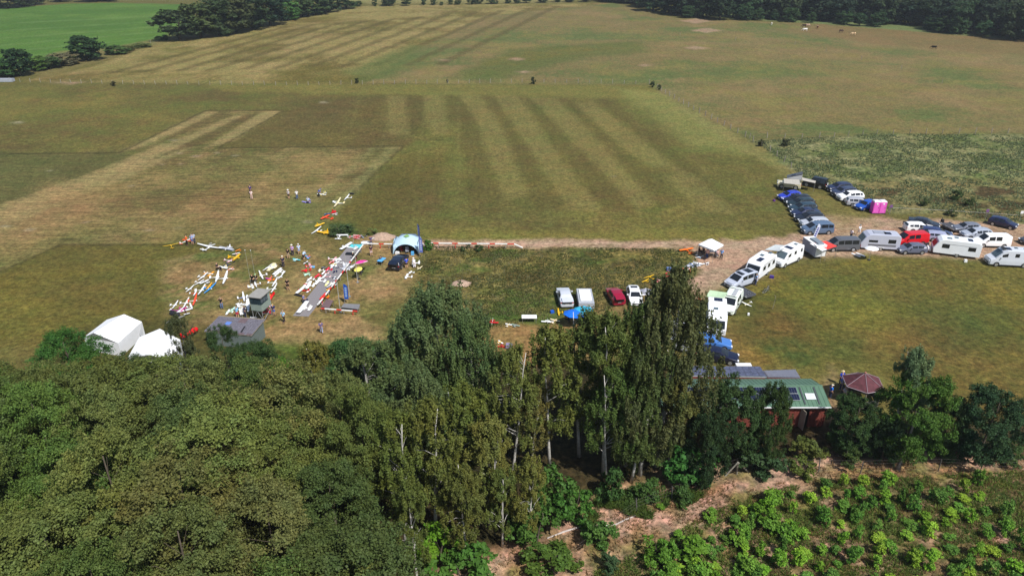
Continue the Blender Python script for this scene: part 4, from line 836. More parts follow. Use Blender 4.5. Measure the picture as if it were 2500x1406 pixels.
roofbits(mh[1], [(.6, .2, .6, .8, SOLAR, 'roof_panel'), (-.6, -.2, .4, .4, PALEG, 'roof_hatch'), (-2.0, .1, .8, .6, SOLAR, 'roof_panel'), (1.2, 0, .5, 1.0, BLACK, 'roof_hatch')], 2.58)
mv = [o for o in COL.objects if str(o.get('label', '')).startswith('silver people carrier')][0]
roofbits(mv, [(.35, 0, .5, 1.1, GLASS, 'sunroof'), (-1.1, 0, 1.0, 1.1, GLASS, 'sunroof')], 1.84)
roofbits(gv, [(-.6, .2, 2.2, .5, mat('grey_shell', (.42, .43, .45), .4), 'roof_box'), (.8, 0, .06, 1.5, BLACK, 'roof_bar'), (-1.7, 0, .06, 1.5, BLACK, 'roof_bar')], 1.97)
wc = [o for o in COL.objects if 'white car with nose' in str(o.get('label', ''))][0]; roofbits(wc, [(-.9, 0, .5, .9, GLASS, 'sunroof')], 1.47)
mh[0].scale = (.9, .94, .96)
# caravans
def caravan(v, fx, fy, bx, by, L, label, col, prof_, wins, roof, stripe=None):
    c, rz, _ = place2(v, fx, fy, bx, by); o = thing('caravan', label, 'caravan', (c.x, c.y, 0), rz, 'caravans of the fly-in'); w = 1.12; x0 = L/2
    ring = lambda y, d: [Vector((x*(1-d/ L), y, .38+(z-.38)*(1-d*.12))) for x, z in prof_]
    mb = MB(); mb.loft([ring(-w, .12), ring(-w+.08, 0), ring(w-.08, 0), ring(w, .12)]); mb.obj('body', PAINT, o, col)
    for s in (1, -1):
        for xa, xb, z0, z1 in wins: 
            MB().box(((xa+xb)/2, s*(w+.005), (z0+z1)/2), (abs(xb-xa), .03, z1-z0)).obj('side_window', GLASS, o)
        if stripe: MB().box((-.2, s*(w+.002), stripe[0]), (L*.72, .02, stripe[1])).obj('side_stripe', mat('grey_trim', (.16, .16, .18), .5), o)
        wl = MB().cyl((-.15, s*(w-.24), .32), (-.15, s*(w+.01), .32), .32, 14).obj('wheel', TYRE, o); MB().cyl((-.15, s*(w+.01), .32), (-.15, s*(w+.025), .32), .2, 10).obj('rim', ALU, wl)
        MB().box((-.15, s*(w+.012), .62), (.95, .02, .1)).obj('mudguard', WHITE, o)
    fr = [(x, z) for x, z in prof_ if x > 0]; fr.sort(key=lambda q: q[1]); (xa, za), (xb, zb) = fr[1], fr[2]
    A, B_ = Vector((xa, 0, za)), Vector((xb, 0, zb)); n_ = Vector((B_.z-A.z, 0, -(B_.x-A.x))).normalized()*.02
    p, q = A.lerp(B_, .15)+n_, A.lerp(B_, .9)+n_
    MB().slab([(p.x, -.95, p.z), (p.x, .95, p.z), (q.x, .9, q.z), (q.x, -.9, q.z)], .03).obj('front_window', GLASS, o)
    db = MB(); xf = max(x for x, z in prof_)
    db.tube([(x0*.8, .5, .42), (xf+1.2, 0, .42)], .04, 5); db.tube([(x0*.8, -.5, .42), (xf+1.2, 0, .42)], .04, 5); db.cyl((xf+1.0, 0, .0), (xf+1.0, 0, .55), .03, 5); db.obj('drawbar', STEEL, o)
    MB().box((xf+.3, 0, .58), (.5, 1.3, .4), taper=.85).obj('gas_locker', WHITE, o)
    zt = max(z for x, z in prof_)
    for x, y, sx, sy, m_, nm in roof: MB().box((x, y, zt+.03), (sx, sy, .08)).obj(nm, m_, o)
    return o
pa = lambda L, h, nose=.7: [(L/2, .42), (L/2+.12, 1.15), (L/2-nose*.55, h-.35), (L/2-nose, h-.06), (L/2-nose-.4, h), (-L/2+.5, h), (-L/2+.12, h-.12), (-L/2, h-.5), (-L/2, .42)]
caravan('R2', 330, 455, 770, 480, 5.6, 'silver-grey caravan with white rounded edges behind the white parasol', cc(188, 190, 204), pa(5.6, 2.6, 1.0), [(-1.0, -2.1, 1.35, 1.95), (1.8, .5, 1.4, 1.75)], [(.2, 0, 1.8, 1.1, mat('grey_roof', (.30, .32, .38), .5), 'roof_panel'), (-.9, .2, 1.0, .8, SOLAR, 'roof_hatch')], (.95, .3))
caravan('R2', 1310, 520, 1830, 585, 6.2, 'white caravan with two dark side windows hitched behind the grey hatchback', cc(238, 240, 242), pa(6.2, 2.6, .9), [(2.1, 1.1, 1.3, 1.9), (-1.4, -2.4, 1.25, 1.85)], [(1.2, .3, .6, .5, PALEG, 'roof_hatch'), (.2, -.3, .5, .5, PALEG, 'roof_hatch'), (-1.6, .1, .6, .9, SOLAR, 'roof_hatch')], (1.95, .04))
caravan('R3', 785, 712, 1015, 548, 5.3, 'long white caravan with a dark roof panel behind the silver people carrier', cc(242, 243, 246), pa(5.3, 2.55, .8), [(1.7, .9, 1.3, 1.9), (.2, -.5, 1.3, 1.9), (-1.3, -2.1, 1.3, 1.9)], [(1.0, .2, 1.3, .7, SOLAR, 'roof_panel'), (-.6, -.3, .6, .5, PALEG, 'roof_hatch'), (-2.2, .2, .6, .5, PALEG, 'roof_hatch')], (2.1, .06))
caravan('R7', 1440, 985, 1435, 700, 6.0, 'big white caravan seen end on, partly behind the tallest birch', cc(246, 246, 246), pa(6.0, 2.65, .8), [(1.6, .8, 1.3, 1.9), (-1.2, -2.1, 1.3, 1.9)], [(-2.0, .1, .8, 1.0, SOLAR, 'roof_panel'), (.5, -.2, .5, .5, PALEG, 'roof_hatch')], (2.1, .05))
# box trailer with cover and the covered pickup, two flat trailers
c, rz, _ = place2('R3', 1750, 430, 1570, 300); tb = thing('cargo_trailer', 'grey-sided box trailer with white doors beside the red and white awning', 'trailer', (c.x, c.y, 0), rz)
MB().box((0, 0, 1.35), (3.6, 1.7, 1.7)).obj('body', mat('trailer_side', (.30, .32, .40), .5), tb); MB().box((1.81, 0, 1.35), (.04, 1.64, 1.64)).obj('rear_doors', WHITE, tb)
MB().box((0, 0, 2.23), (3.7, 1.75, .08)).obj('roof', WHITE, tb); MB().box((.3, .1, 2.38), (2.4, 1.0, .24), taper=.9).obj('roof_box', mat('roof_box_grey', (.20, .24, .28), .5), tb)
for s in (1, -1):
    wl = MB().cyl((-.2, s*.88, .33), (-.2, s*1.02, .33), .33, 14).obj('wheel', TYRE, tb); MB().box((-.2, s*.97, .66), (.9, .22, .06)).obj('mudguard', ALU, tb)
MB().cyl((1.84, .02, .6), (1.84, .02, 2.1), .02, 5).obj('lock_bar', STEEL, tb)
c, rz, _ = place2('R5', 1510, 290, 1535, 420); pk = thing('covered_trailer', 'grey trailer with flat white lid behind the light blue parasol', 'trailer', (c.x, c.y, 0), rz)
MB().box((0, 0, .85), (4.2, 2.0, .8)).obj('body', mat('grey_panel', (.40, .42, .46), .5), pk); MB().box((.1, 0, 1.31), (3.2, 1.5, .1)).obj('lid', WHITE, pk)
for s in (1, -1): MB().cyl((-.2, s*.95, .35), (-.2, s*1.1, .35), .35, 14).obj('wheel', TYRE, pk)
def flat_trailer(v, fx, fy, bx, by, label, L=3.2, W_=1.7):
    c, rz, _ = place2(v, fx, fy, bx, by); o = thing('flat_trailer', label, 'trailer', (c.x, c.y, 0), rz)
    MB().box((0, 0, .62), (L, W_, .10)).obj('bed', mat('dark_deck', (.07, .07, .08), .7, 0, .4), o)
    for s in (1, -1):
        MB().box((0, s*W_/2, .72), (L, .05, .16)).obj('side_rail', ALU, o); MB().cyl((0, s*(W_/2+.02), .3), (0, s*(W_/2+.18), .3), .3, 12).obj('wheel', TYRE, o)
    MB().tube([(L/2, .4, .55), (L/2+1.3, 0, .5)], .035, 5).tube([(L/2, -.4, .55), (L/2+1.3, 0, .5)], .035, 5).obj('drawbar', STEEL, o)
    return o
ft = flat_trailer('R3', 560, 900, 740, 1000, 'dark flat trailer beside the white van with the green awning')
for y in (-.4, 0, .4): MB().box((0, y, .75), (2.2, .07, .07)).obj('support_beam', ALU, ft)
ft2 = flat_trailer('R2', 1440, 185, 1600, 270, 'brown flat trailer with raised drawbar among the parked cars')
MB().box((2.1, 0, .8), (.5, .3, .5)).cyl((2.0, 0, .9), (2.3, 0, 1.4), .05, 5).obj('winch', BLACK, ft2)

# ---------------------------------------------------------------- awnings, tents and parasols
WCAN = mat('white_canvas', (.80, .80, .80), .8, 0, .05)
def awning(v, pts, hs, m_, label, cat='awning', nm='awning', poles=(0, 1)):
    P = [at(v, x, y, h) for (x, y), h in zip(pts, hs)]; o = thing(nm, label, cat, (P[0].x, P[0].y, 0)); L = Vector((P[0].x, P[0].y, 0))
    N = 6; rows = []
    for i in range(N+1):
        a = P[0].lerp(P[1], i/N); b_ = P[3].lerp(P[2], i/N); rows.append([a.lerp(b_, j/4)-L-Vector((0, 0, .12*math.sin(math.pi*i/N)*math.sin(math.pi*j/4))) for j in range(5)])
    mb = MB(); vs = [p for r_ in rows for p in r_]; fs = [(i*5+j, i*5+j+1, (i+1)*5+j+1, (i+1)*5+j) for i in range(N) for j in range(4)]
    n0 = len(vs); vs += [p-Vector((0, 0, .025)) for p in vs]; fs += [tuple(n0+k for k in reversed(f)) for f in fs]; mb.add(vs, fs).obj('fabric', m_, o)
    for i in poles:
        p = P[i]-L; MB().cyl((p.x, p.y, 0), p, .022, 5).obj('pole', ALU, o)
    return o
awning('R3', [(975, 292), (1130, 218), (1350, 235), (1180, 312)], [2.1, 2.1, 2.45, 2.45], mat('pale_grey_fabric', (.55, .58, .58), .8), 'pale grey awning rolled out from the white panel-van motorhome', poles=(0, 1))
awning('R3', [(1870, 285), (2015, 240), (1850, 165), (1690, 195)], [1.9, 1.9, 2.3, 2.3], mat('red_fabric', (.72, .05, .04), .8), 'red sun sail stretched beside the box trailer')
awning('R3', [(1800, 310), (1872, 287), (1695, 196), (1620, 200)], [1.9, 1.9, 2.3, 2.3], WCAN, 'white strip of sun sail between the box trailer and the red one', poles=(0,))
awning('R3', [(135, 960), (195, 868), (455, 905), (375, 1000)], [1.9, 2.0, 2.2, 2.2], mat('pale_green_fabric', (.50, .66, .42), .8), 'pale green awning of the white van, two people in its shade')
# pitched white gazebo
def gazebo(v, corners, apexes, h, ha, label):
    P = [at(v, x, y, h) for x, y in corners]; L = Vector((P[0].x, P[0].y, 0)); o = thing('gazebo_tent', label, 'gazebo', L)
    A = [at(v, x, y, ha) for x, y in apexes]; Q = [p-L for p in P]; B_ = [a-L for a in A]
    vs = Q+B_; fs = [(0, 1, 5, 4), (1, 2, 5), (2, 3, 4, 5), (3, 0, 4)] if len(A) == 2 else [(0, 1, 4), (1, 2, 4), (2, 3, 4), (3, 0, 4)]
    n = len(vs); vs = vs+[p-Vector((0, 0, .03)) for p in vs]; MB().add(vs, fs+[tuple(n+k for k in reversed(f)) for f in fs]).obj('roof', WCAN, o)
    for i in range(4):
        a, b_ = Q[i], Q[(i+1) % 4]; MB().add([a, b_, b_-Vector((0, 0, .22)), a-Vector((0, 0, .22))], [(0, 1, 2, 3)]).obj('valance', WCAN, o); MB().cyl((a.x, a.y, 0), a, .025, 5).obj('leg', ALU, o)
    return o
gazebo('R4', [(1290, 285), (1585, 400), (1770, 295), (1500, 215)], [(1480, 190), (1550, 180)][:2], 2.1, 2.75, 'white pop-up gazebo with two peaks beside the track, people beneath')
def parasol(v, x, y, r, h, col, label, tilt=0.0, ta=0.0, rim=None):
    p = at(v, x, y, h); o = thing('parasol', label, 'parasol', (p.x, p.y, 0)); n = 8
    T = Matrix.Translation((0, 0, h)) @ Matrix.Rotation(ta, 4, 'Z') @ Matrix.Rotation(tilt, 4, 'Y')
    R1 = [T @ Vector((r*math.cos(2*math.pi*k/n), r*math.sin(2*math.pi*k/n), -.32*r)) for k in range(n)]; R2 = [T @ Vector((.6*r*math.cos(2*math.pi*k/n), .6*r*math.sin(2*math.pi*k/n), -.12*r)) for k in range(n)]
    t_ = T @ Vector((0, 0, 0)); vs = R1+R2+[t_]; fs = [(k, (k+1) % n, n+(k+1) % n, n+k) for k in range(n)]+[(n+k, n+(k+1) % n, 2*n) for k in range(n)]
    m0 = len(vs); vs = vs+[q-Vector((0, 0, .02)) for q in vs]; fs += [tuple(m0+k for k in reversed(f)) for f in fs]
    MB().add(vs, fs).obj('canopy', CLOTHM, o, col)
    if rim:
        R3 = [q+(q-t_)*.14 for q in R1]; R4 = [q+(q-t_)*.0+Vector((0, 0, .004)) for q in R1]
        for k in range(0, n): MB().add([R4[k], R4[(k+1) % n], R3[(k+1) % n], R3[k]], [(0, 1, 2, 3)]).obj('fringe', CLOTHM, o, rim if k % 2 else WH)
    MB().cyl((0, 0, 0), T @ Vector((0, 0, .08)), .025, 6).obj('pole', ALU, o); MB().cyl((0, 0, 0), (0, 0, .08), .25, 10).obj('base', BLACK, o)
    return o
parasol('Z4', 2150, 540, .95, 1.9, cc(246, 66, 156), 'pink parasol with patterned fringe beside the barrier', .35, 2.2, cc(230, 130, 190))
parasol('Z4', 2095, 700, .62, 1.7, cc(240, 228, 110), 'yellow parasol over a seated person', .2, 4.0)
parasol('R5', 1375, 445, 1.35, 2.2, cc(30, 110, 220), 'blue parasol behind the boot of the silver-white saloon', .1, 1)
parasol('R5', 1485, 405, 1.35, 2.2, cc(60, 180, 214), 'light blue parasol in front of the covered trailer', .1, 3)
parasol('R2', 485, 445, 1.0, 2.2, cc(246, 246, 246), 'white parasol in front of the silver-grey caravan', .05, 2)
# dome tent
p0 = at('TE', 1120, 620); dt = thing('dome_tent', 'pale blue dome shelter with green cap and open arched front', 'tent', (p0.x, p0.y, 0)); 
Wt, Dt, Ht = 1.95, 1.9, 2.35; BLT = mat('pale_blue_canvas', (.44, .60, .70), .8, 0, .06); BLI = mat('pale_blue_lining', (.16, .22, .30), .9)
def dome(u, v_, k=1.0):
    a = max(abs(u), abs(v_)); h = Ht*math.sqrt(max(0, 1-(a**2.6)*.42-(min(abs(u), abs(v_))**2)*.0))
    return h
N = 12; vs = []; fs = []
for i in range(N+1):
    for j in range(N+1):
        u, v_ = -1+2*i/N, -1+2*j/N; rr = math.hypot(u, v_)/max(1e-6, 1.18); z = Ht*math.cos(min(1.0, rr)*math.pi*.5*.62)
        vs.append(Vector((u*Wt*.97, 1.9+v_*Dt*.97, z)))
for i in range(N):
    for j in range(N): a = i*(N+1)+j; fs.append((a, a+N+1, a+N+2, a+1))
n0 = len(vs); vs2 = vs+[q-Vector((0, 0, .03)) for q in vs]; MB().add(vs2, fs+[tuple(n0+k for k in reversed(f)) for f in fs]).obj('roof', BLT, dt)
ze = lambda u, v_: Ht*math.cos(min(1.0, math.hypot(u, v_)/1.18)*math.pi*.5*.62)
for side in range(4):   # each side: the cloth beside a high arch
    M_ = Matrix.Translation((0, 1.9, 0)) @ Matrix.Rotation(side*math.pi/2, 4, 'Z') @ Matrix.Translation((0, -1.9, 0))
    top = [Vector((-1+2*i/N, -1, 0)) for i in range(N+1)]; mb = MB()
    for i in range(N):
        q = []
        for u in (-1+2*i/N, -1+2*(i+1)/N):
            arch = 1.75*math.sqrt(max(0, 1-(u/.93)**2)) if abs(u) < .93 else 0
            q.append((u, arch))
        (u0, a0), (u1, a1) = q; t0, t1 = ze(u0, 1), ze(u1, 1)
        mb.add([M_ @ Vector((u0*Wt*.97, 1.9-Dt*.97-.0, t0)), M_ @ Vector((u1*Wt*.97, 1.9-Dt*.97, t1)), M_ @ Vector((u1*Wt*1.02, 1.9-Dt*1.04, a1)), M_ @ Vector((u0*Wt*1.02, 1.9-Dt*1.04, a0))], [(0, 3, 2, 1)])
    mb.obj('side_panel', BLT, dt)
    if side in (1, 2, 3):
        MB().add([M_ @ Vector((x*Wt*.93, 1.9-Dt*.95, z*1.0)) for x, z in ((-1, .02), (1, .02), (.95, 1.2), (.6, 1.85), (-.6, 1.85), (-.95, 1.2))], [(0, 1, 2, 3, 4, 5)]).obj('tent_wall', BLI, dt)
MB().slab([(-.5, 1.6, Ht+.03), (.0, 1.1, Ht+.02), (.5, 1.6, Ht+.03), (.0, 2.4, Ht+.02)], .03).obj('cap', mat('green_canvas', (.22, .38, .12), .8), dt)
# white marquees
def marquee(name, label, v, r1, r2, eR1, eR2, eL1, eL2, hr, he):
    a, b_ = at(v, *r1, hr), at(v, *r2, hr); c1, c2 = at(v, *eR1, he), at(v, *eR2, he); d1, d2 = at(v, *eL1, he), at(v, *eL2, he); O = Vector((a.x, a.y, 0)); o = thing(name, label, 'tent', O)
    a, b_, c1, c2, d1, d2 = [q-O for q in (a, b_, c1, c2, d1, d2)]; g_ = lambda q: Vector((q.x, q.y, 0)); th = Vector((0, 0, -.04))
    MB().add([a, c1, c2, b_, a+th, c1+th, c2+th, b_+th], [(0, 3, 2, 1), (4, 5, 6, 7)]).obj('roof_panel', WCAN, o); MB().add([a, b_, d2, d1, a+th, b_+th, d2+th, d1+th], [(0, 3, 2, 1), (4, 5, 6, 7)]).obj('roof_panel', WCAN, o)
    MB().add([c1, c2, g_(c2), g_(c1)], [(0, 1, 2, 3)]).obj('side_wall', WCAN, o); MB().add([d1, d2, g_(d2), g_(d1)], [(0, 1, 2, 3)]).obj('side_wall', WCAN, o)
    MB().add([b_, c2, g_(c2), g_(d2), d2], [(0, 1, 2, 3, 4)]).obj('gable_wall', WCAN, o)
    return o, (a, b_, c1, c2, d1, d2)
tn, (a, b_, c1, c2, d1, d2) = marquee('marquee_tent', 'big white marquee with a ridged roof left of the grey shed', 'Z5', (590, 322), (235, 540), (800, 410), (520, 660), (390, 385), (120, 590), 3.0, 1.8)
GI = mat('tent_interior', (.30, .31, .32), .9); mdl = (c1+d1)/2; mdl.z = 0
MB().add([a, d1, Vector((d1.x, d1.y, 0)), Vector((mdl.x, mdl.y, 0)), a.lerp(mdl, .7)], [(0, 1, 2, 3, 4)]).obj('gable_wall', WCAN, tn)
MB().add([a, c1, c1+Vector((.3, -1.2, -1.7)), c1.lerp(a, .3)+Vector((.2, -.8, -1.7))], [(0, 1, 2, 3)]).obj('door_flap', GI, tn)
tn2, _ = marquee('marquee_tent', 'smaller white marquee half hidden by the thin see-through tree', 'Z5', (1010, 492), (900, 800), (1250, 620), (1230, 880), (770, 590), (640, 820), 2.7, 1.7)
# ---------------------------------------------------------------- buildings
GRNR = mat('green_metal_roof', (.115, .21, .14), .45, .2, .12, 1.5); REDW = mat('red_boards', (.20, .045, .03), .75, 0, .3, 3)
e1, e2 = at('R6', 1560, 527, 2.7), at('R6', 1745, 782, 2.7); e1.x = e1.x; yb, yf = e1.y, e2.y; xR = e2.x-.15; xL = xR-17.5; ym = (yb+yf)/2
ch = thing('clubhouse', 'long clubhouse with green metal roof, solar panels and red boarded walls', 'building', (xL, yf+.35, 0)); O = Vector((xL, yf+.35, 0))
Lc, Dc = xR-xL-.3, yb-yf-.7
sk = (e1.x-e2.x)/(yb-yf)   # the end wall runs slightly askew
for i in range(int(Lc/.3)):   # upright boards on the side toward the camera
    x = .15+i*.3
    if x < Lc-6: 
        continue
    if 1.45 < Lc-x < 2.35: continue
    MB().box((x, 0, 1.28), (.285, .06 + .012*(i % 2), 2.5)).obj('wall_board', REDW, ch)
MB().box(((Lc-6)/2, 0, 1.28), (Lc-6, .06, 2.5)).obj('wall', REDW, ch)
for i in range(int(Dc/.3)+1):
    y = i*.3; MB().box((Lc+sk*y, y+.1, 1.28+.0), (.06+.012*(i % 2), .285, 2.5)).obj('wall_board', REDW, ch)
MB().box((Lc/2, Dc, 1.28), (Lc, .06, 2.5)).obj('wall', REDW, ch); MB().box((0, Dc/2, 1.28), (.06, Dc, 2.5)).obj('wall', REDW, ch)
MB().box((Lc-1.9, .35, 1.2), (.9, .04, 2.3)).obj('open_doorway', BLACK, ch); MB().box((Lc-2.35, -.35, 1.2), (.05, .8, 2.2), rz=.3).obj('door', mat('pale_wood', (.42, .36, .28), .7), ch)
rz_ = 3.45; y0, y1 = -.35, Dc+.35
def RP(x, t, dz=0):  # point on the roof: t 0 near eave, .5 ridge, 1 far eave
    y = y0+(y1-y0)*t; z = 2.66+(rz_-2.66)*(1-abs(2*t-1)); return Vector((x+ (sk*(y-y0) if x > Lc/2 else 0), y, z+dz))
n = int((Lc+.5)/.42); xsr = [-.25+i*(Lc+.5)/n for i in range(n+1)]
def rx(i, t): 
    f = i/n; y = y0+(y1-y0)*t; return Vector((xsr[i]+f*sk*(y-y0), y, 2.66+(rz_-2.66)*(1-abs(2*t-1))))
for h_, (ta, tb_) in enumerate(((0, .5), (.5, 1))):
    for i in range(n):
        a, b_, c_, d_ = rx(i, ta), rx(i+1, ta), rx(i+1, tb_), rx(i, tb_); u = (b_-a)*.06
        MB().slab([a+u, b_-u, c_-u, d_+u], .05).add([b_-u, b_+Vector((0, 0, .035)), c_+Vector((0, 0, .035)), c_-u], [(0, 1, 2, 3)]).add([b_+u, b_+Vector((0, 0, .035)), c_+Vector((0, 0, .035)), c_+u], [(3, 2, 1, 0)]).obj('roof_sheet', GRNR, ch)
MB().tube([rx(0, .5)+Vector((0, 0, .03)), rx(n, .5)+Vector((0, 0, .03))], .07, 6).obj('ridge_cap', GRNR, ch)
MB().box((Lc/2, y0-.03, 2.62), (Lc+.5, .08, .12)).obj('gutter', WHITE, ch)
# solar panels in two rows, skylight
sl = (rz_-2.66)/((y1-y0)/2); ang = math.atan(sl)
FRM = ALU
for r_ in range(2):
    for c_ in range(11):
        x = Lc-3.05-c_*1.07; yy = y0+ (1.05+.80*r_); z = 2.66+sl*(yy-y0)+.10
        pn = MB().box((x+sk*(yy-y0), yy, z), (1.04, .77, .04), rx=ang).obj('solar_panel', ALU, ch)
        for q in range(4): MB().box((x+sk*(yy-y0)-.375+.25*q, yy, z+.024), (.235, .70, .012), rx=ang).obj('cell_field', SOLAR, pn)
yy = y0+1.15; MB().box((Lc-1.45, yy, 2.66+sl*(yy-y0)+.09), (.95, .75, .06), rx=ang).obj('skylight', mat('milky_glass', (.62, .64, .66), .3), ch)
for x in (Lc-2.15, Lc-.75):
    yy = y0+1.3; MB().box((x+sk*1.3, yy, 2.66+sl*(yy-y0)+.04), (.14, 2.1, .05), rx=ang).obj('roof_rail', mat('dark_rail', (.06, .07, .08), .6), ch)
# second building behind with the big solar roof
def W4(v, pts, h): return [at(v, x, y, h) for x, y in pts]
q = W4('R6', [(300, 500), (1147, 514), (1085, 424), (300, 416)], 2.9); s0 = Vector((q[0].x, q[0].y, 0)); sb = thing('solar_shed', 'flat shed roofed with large grey solar panels behind the green roof', 'building', s0); q = [p-s0 for p in q]
MB().slab(q, .12).obj('roof', mat('shed_roof', (.30, .31, .34), .5), sb)
PVG = mat('grey_solar', (.10, .11, .17), .22, 0, .35, 3, .8)
for i in range(14):
    for j in range(3):
        f = lambda a, b_: (q[0].lerp(q[1], a)).lerp(q[3].lerp(q[2], a), b_)+Vector((0, 0, .07))
        a0, a1, b0, b1 = (i+.03)/14, (i+.97)/14, (j+.05)/3, (j+.95)/3; MB().slab([f(a0, b0), f(a1, b0), f(a1, b1), f(a0, b1)], .04).obj('solar_panel', PVG, sb)
for a_, b2 in ((0, 1), (1, 2), (2, 3), (3, 0)):
    p1, p2 = q[a_]*.985, q[b2]*.985; MB().add([(p1.x, p1.y, 0), (p2.x, p2.y, 0), (p2.x, p2.y, 2.78), (p1.x, p1.y, 2.78)], [(0, 1, 2, 3)]).obj('wall', REDW, sb)
q = W4('R6', [(1150, 517), (1450, 524), (1405, 451), (1112, 461)], 2.6); s0 = Vector((q[0].x, q[0].y, 0)); sc_ = thing('corrugated_shed', 'low shed with silver corrugated roof at the end of the solar roof', 'building', s0); q = [p-s0 for p in q]
COR = mat('corrugated_metal', (.50, .50, .55), .35, .5, .1)
for i in range(24):
    f = lambda a, b_, dz=0: (q[0].lerp(q[1], a)).lerp(q[3].lerp(q[2], a), b_)+Vector((0, 0, dz)); a0, a1, am = i/24, (i+1)/24, (i+.5)/24
    MB().add([f(a0, 0), f(am, 0, .12), f(a1, 0), f(a1, 1), f(am, 1, .12), f(a0, 1), f(a0, 0, -.03), f(a1, 0, -.03), f(a1, 1, -.03), f(a0, 1, -.03)], [(0, 1, 4, 5), (1, 2, 3, 4), (9, 8, 7, 6)]).obj('roof_sheet', COR, sc_)
for a_, b2 in ((0, 1), (1, 2), (2, 3), (3, 0)):
    p1, p2 = q[a_]*.98, q[b2]*.98; MB().add([(p1.x, p1.y, 0), (p2.x, p2.y, 0), (p2.x, p2.y, 2.56), (p1.x, p1.y, 2.56)], [(0, 1, 2, 3)]).obj('wall', REDW, sc_)
p = at('R6', 938, 408, .9); wb = thing('white_container', 'long white box standing behind the solar roof', 'container', (p.x, p.y, 0)); MB().box((0, 0, .55), (1.7, .6, .9)).obj('body', WHITE, wb); MB().box((0, 0, .06), (1.5, .5, .12)).obj('base', BLACK, wb)
# hexagonal pavilion
A = [at('R6', x, y, 2.3) for x, y in ((1824, 500), (1866, 598), (2052, 660), (2203, 634), (2152, 522), (1968, 474))]; cpt = sum(A, Vector())/6; cpt.z = 0; Ap = at('R6', 2025, 488, 3.5)
px_h = thing('pavilion', 'hexagonal open pavilion with dark red felt roof and pale ridges', 'pavilion', cpt); A = [a-cpt for a in A]; Ap = Vector((0, 0, 3.45)); RF = mat('red_felt', (.105, .028, .036), .8, 0, .45, 2.5)
for i in range(6):
    a, b_ = A[i], A[(i+1) % 6]; MB().slab([a, b_, Ap], .06).obj('roof_panel', RF, px_h); MB().tube([a+Vector((0, 0, .03)), Ap+Vector((0, 0, .03))], .022, 5).obj('ridge_strip', mat('pale_strip', (.34, .28, .31), .6), px_h)
    MB().tube([a+Vector((0, 0, -.02)), b_+Vector((0, 0, -.02))], .04, 5).obj('eave_board', MATS['pale_strip'], px_h)
    c_ = a*.88; d_ = b_*.88; MB().cyl((c_.x, c_.y, 0), (c_.x, c_.y, 2.25), .06, 6).obj('post', WOODM, px_h)
    if i not in (0,): MB().slab([(c_.x, c_.y, .1), (d_.x, d_.y, .1), (d_.x, d_.y, .95), (c_.x, c_.y, .95)], .05).obj('railing_board', mat('dark_boards', (.08, .075, .08), .8), px_h)
MB().sphere(Ap+Vector((0, 0, .05)), .12).obj('finial', mat('finial', (.35, .14, .1), .6), px_h)
# timekeeper tower on steel legs
hR = 3.55; T0, T1, T2, T3 = [at('TW', x, y, hR) for x, y in ((610, 548), (912, 556), (1120, 325), (706, 308))]
O = Vector((T0.x, T0.y, 0)); tw = thing('control_tower', 'small grey-green lookout cabin on steel legs among the models', 'tower', O); e = (T1-T0); e.z = 0; f_ = (T2-T1); f_.z = 0; ex = e.normalized(); fy_ = Vector((-ex.y, ex.x, 0)); rzt = math.atan2(ex.y, ex.x)
Wd, Dd = max(e.length, 1.5), 2.1
Mt = Matrix.Rotation(rzt-.18, 4, 'Z'); tl = lambda x, y, z: Mt @ Vector((x, y, z)); tr_ = rzt-.18
GRW = mat('grey_green_cladding', (.25, .31, .27), .7, 0, .12, 3); CABG = mat('cabin_glass', (.03, .05, .06), .1, 0, .3)
ctr = tl(Wd/2, Dd/2, 0)
MB().box((ctr.x, ctr.y, 3.5), (Wd+.35, Dd+.35, .09), rz=tr_, rx=0).obj('roof', mat('roof_felt', (.30, .285, .26), .85, 0, .15), tw)
for i in range(5): p = tl(Wd*(i+.5)/5, 0, 2.0); MB().box(p, (Wd/5-.02, .06, .85), rz=tr_).obj('wall_panel', GRW, tw)
for i in range(6): p = tl(Wd, Dd*(i+.5)/6, 2.0); MB().box(p, (.06, Dd/6-.02, .85), rz=tr_).obj('wall_panel', GRW, tw)
for p, sz in ((tl(Wd/2, Dd, 2.5), (Wd, .06, 1.9)), (tl(0, Dd/2, 2.5), (.06, Dd, 1.9))): MB().box(p, sz, rz=tr_).obj('wall', GRW, tw)
for i in range(3): MB().box(tl(Wd*(i+.5)/3, .0, 2.93), (Wd/3-.06, .05, .92), rz=tr_).obj('window', CABG, tw)
for i in range(4): MB().box(tl(Wd, Dd*(i+.5)/4, 2.93), (.05, Dd/4-.06, .92), rz=tr_).obj('window', CABG if i < 3 else GRW, tw)
MB().box(tl(Wd/2, Dd/2, 1.55), (Wd, Dd, .08), rz=tr_).obj('floor_plate', STEEL, tw)
for x, y in ((.08, .05), (Wd-.08, .05), (.08, Dd-.1), (Wd-.08, Dd-.1)): MB().cyl(tl(x, y, 0), tl(x, y, 1.52), .045, 6).obj('leg', STEEL, tw)
for a, b_ in (((.1, .05, .15), (Wd/2, .05, 1.5)), ((Wd/2, .05, 1.5), (Wd-.1, .05, .3)), ((Wd, .1, 1.2), (Wd, Dd-.1, .2)), ((Wd, .1, .2), (Wd, Dd-.1, 1.2))): MB().tube([tl(*a), tl(*b_)], .03, 5).obj('brace', STEEL, tw)
MB().slab([tl(-1.1, .2, 2.6), tl(-.1, .1, 3.3), tl(-.1, Dd+.3, 3.3), tl(-1.1, Dd, 2.6)], .03).obj('foil_canopy', mat('bluish_foil', (.36, .42, .60), .25, 0, .4, 4), tw)
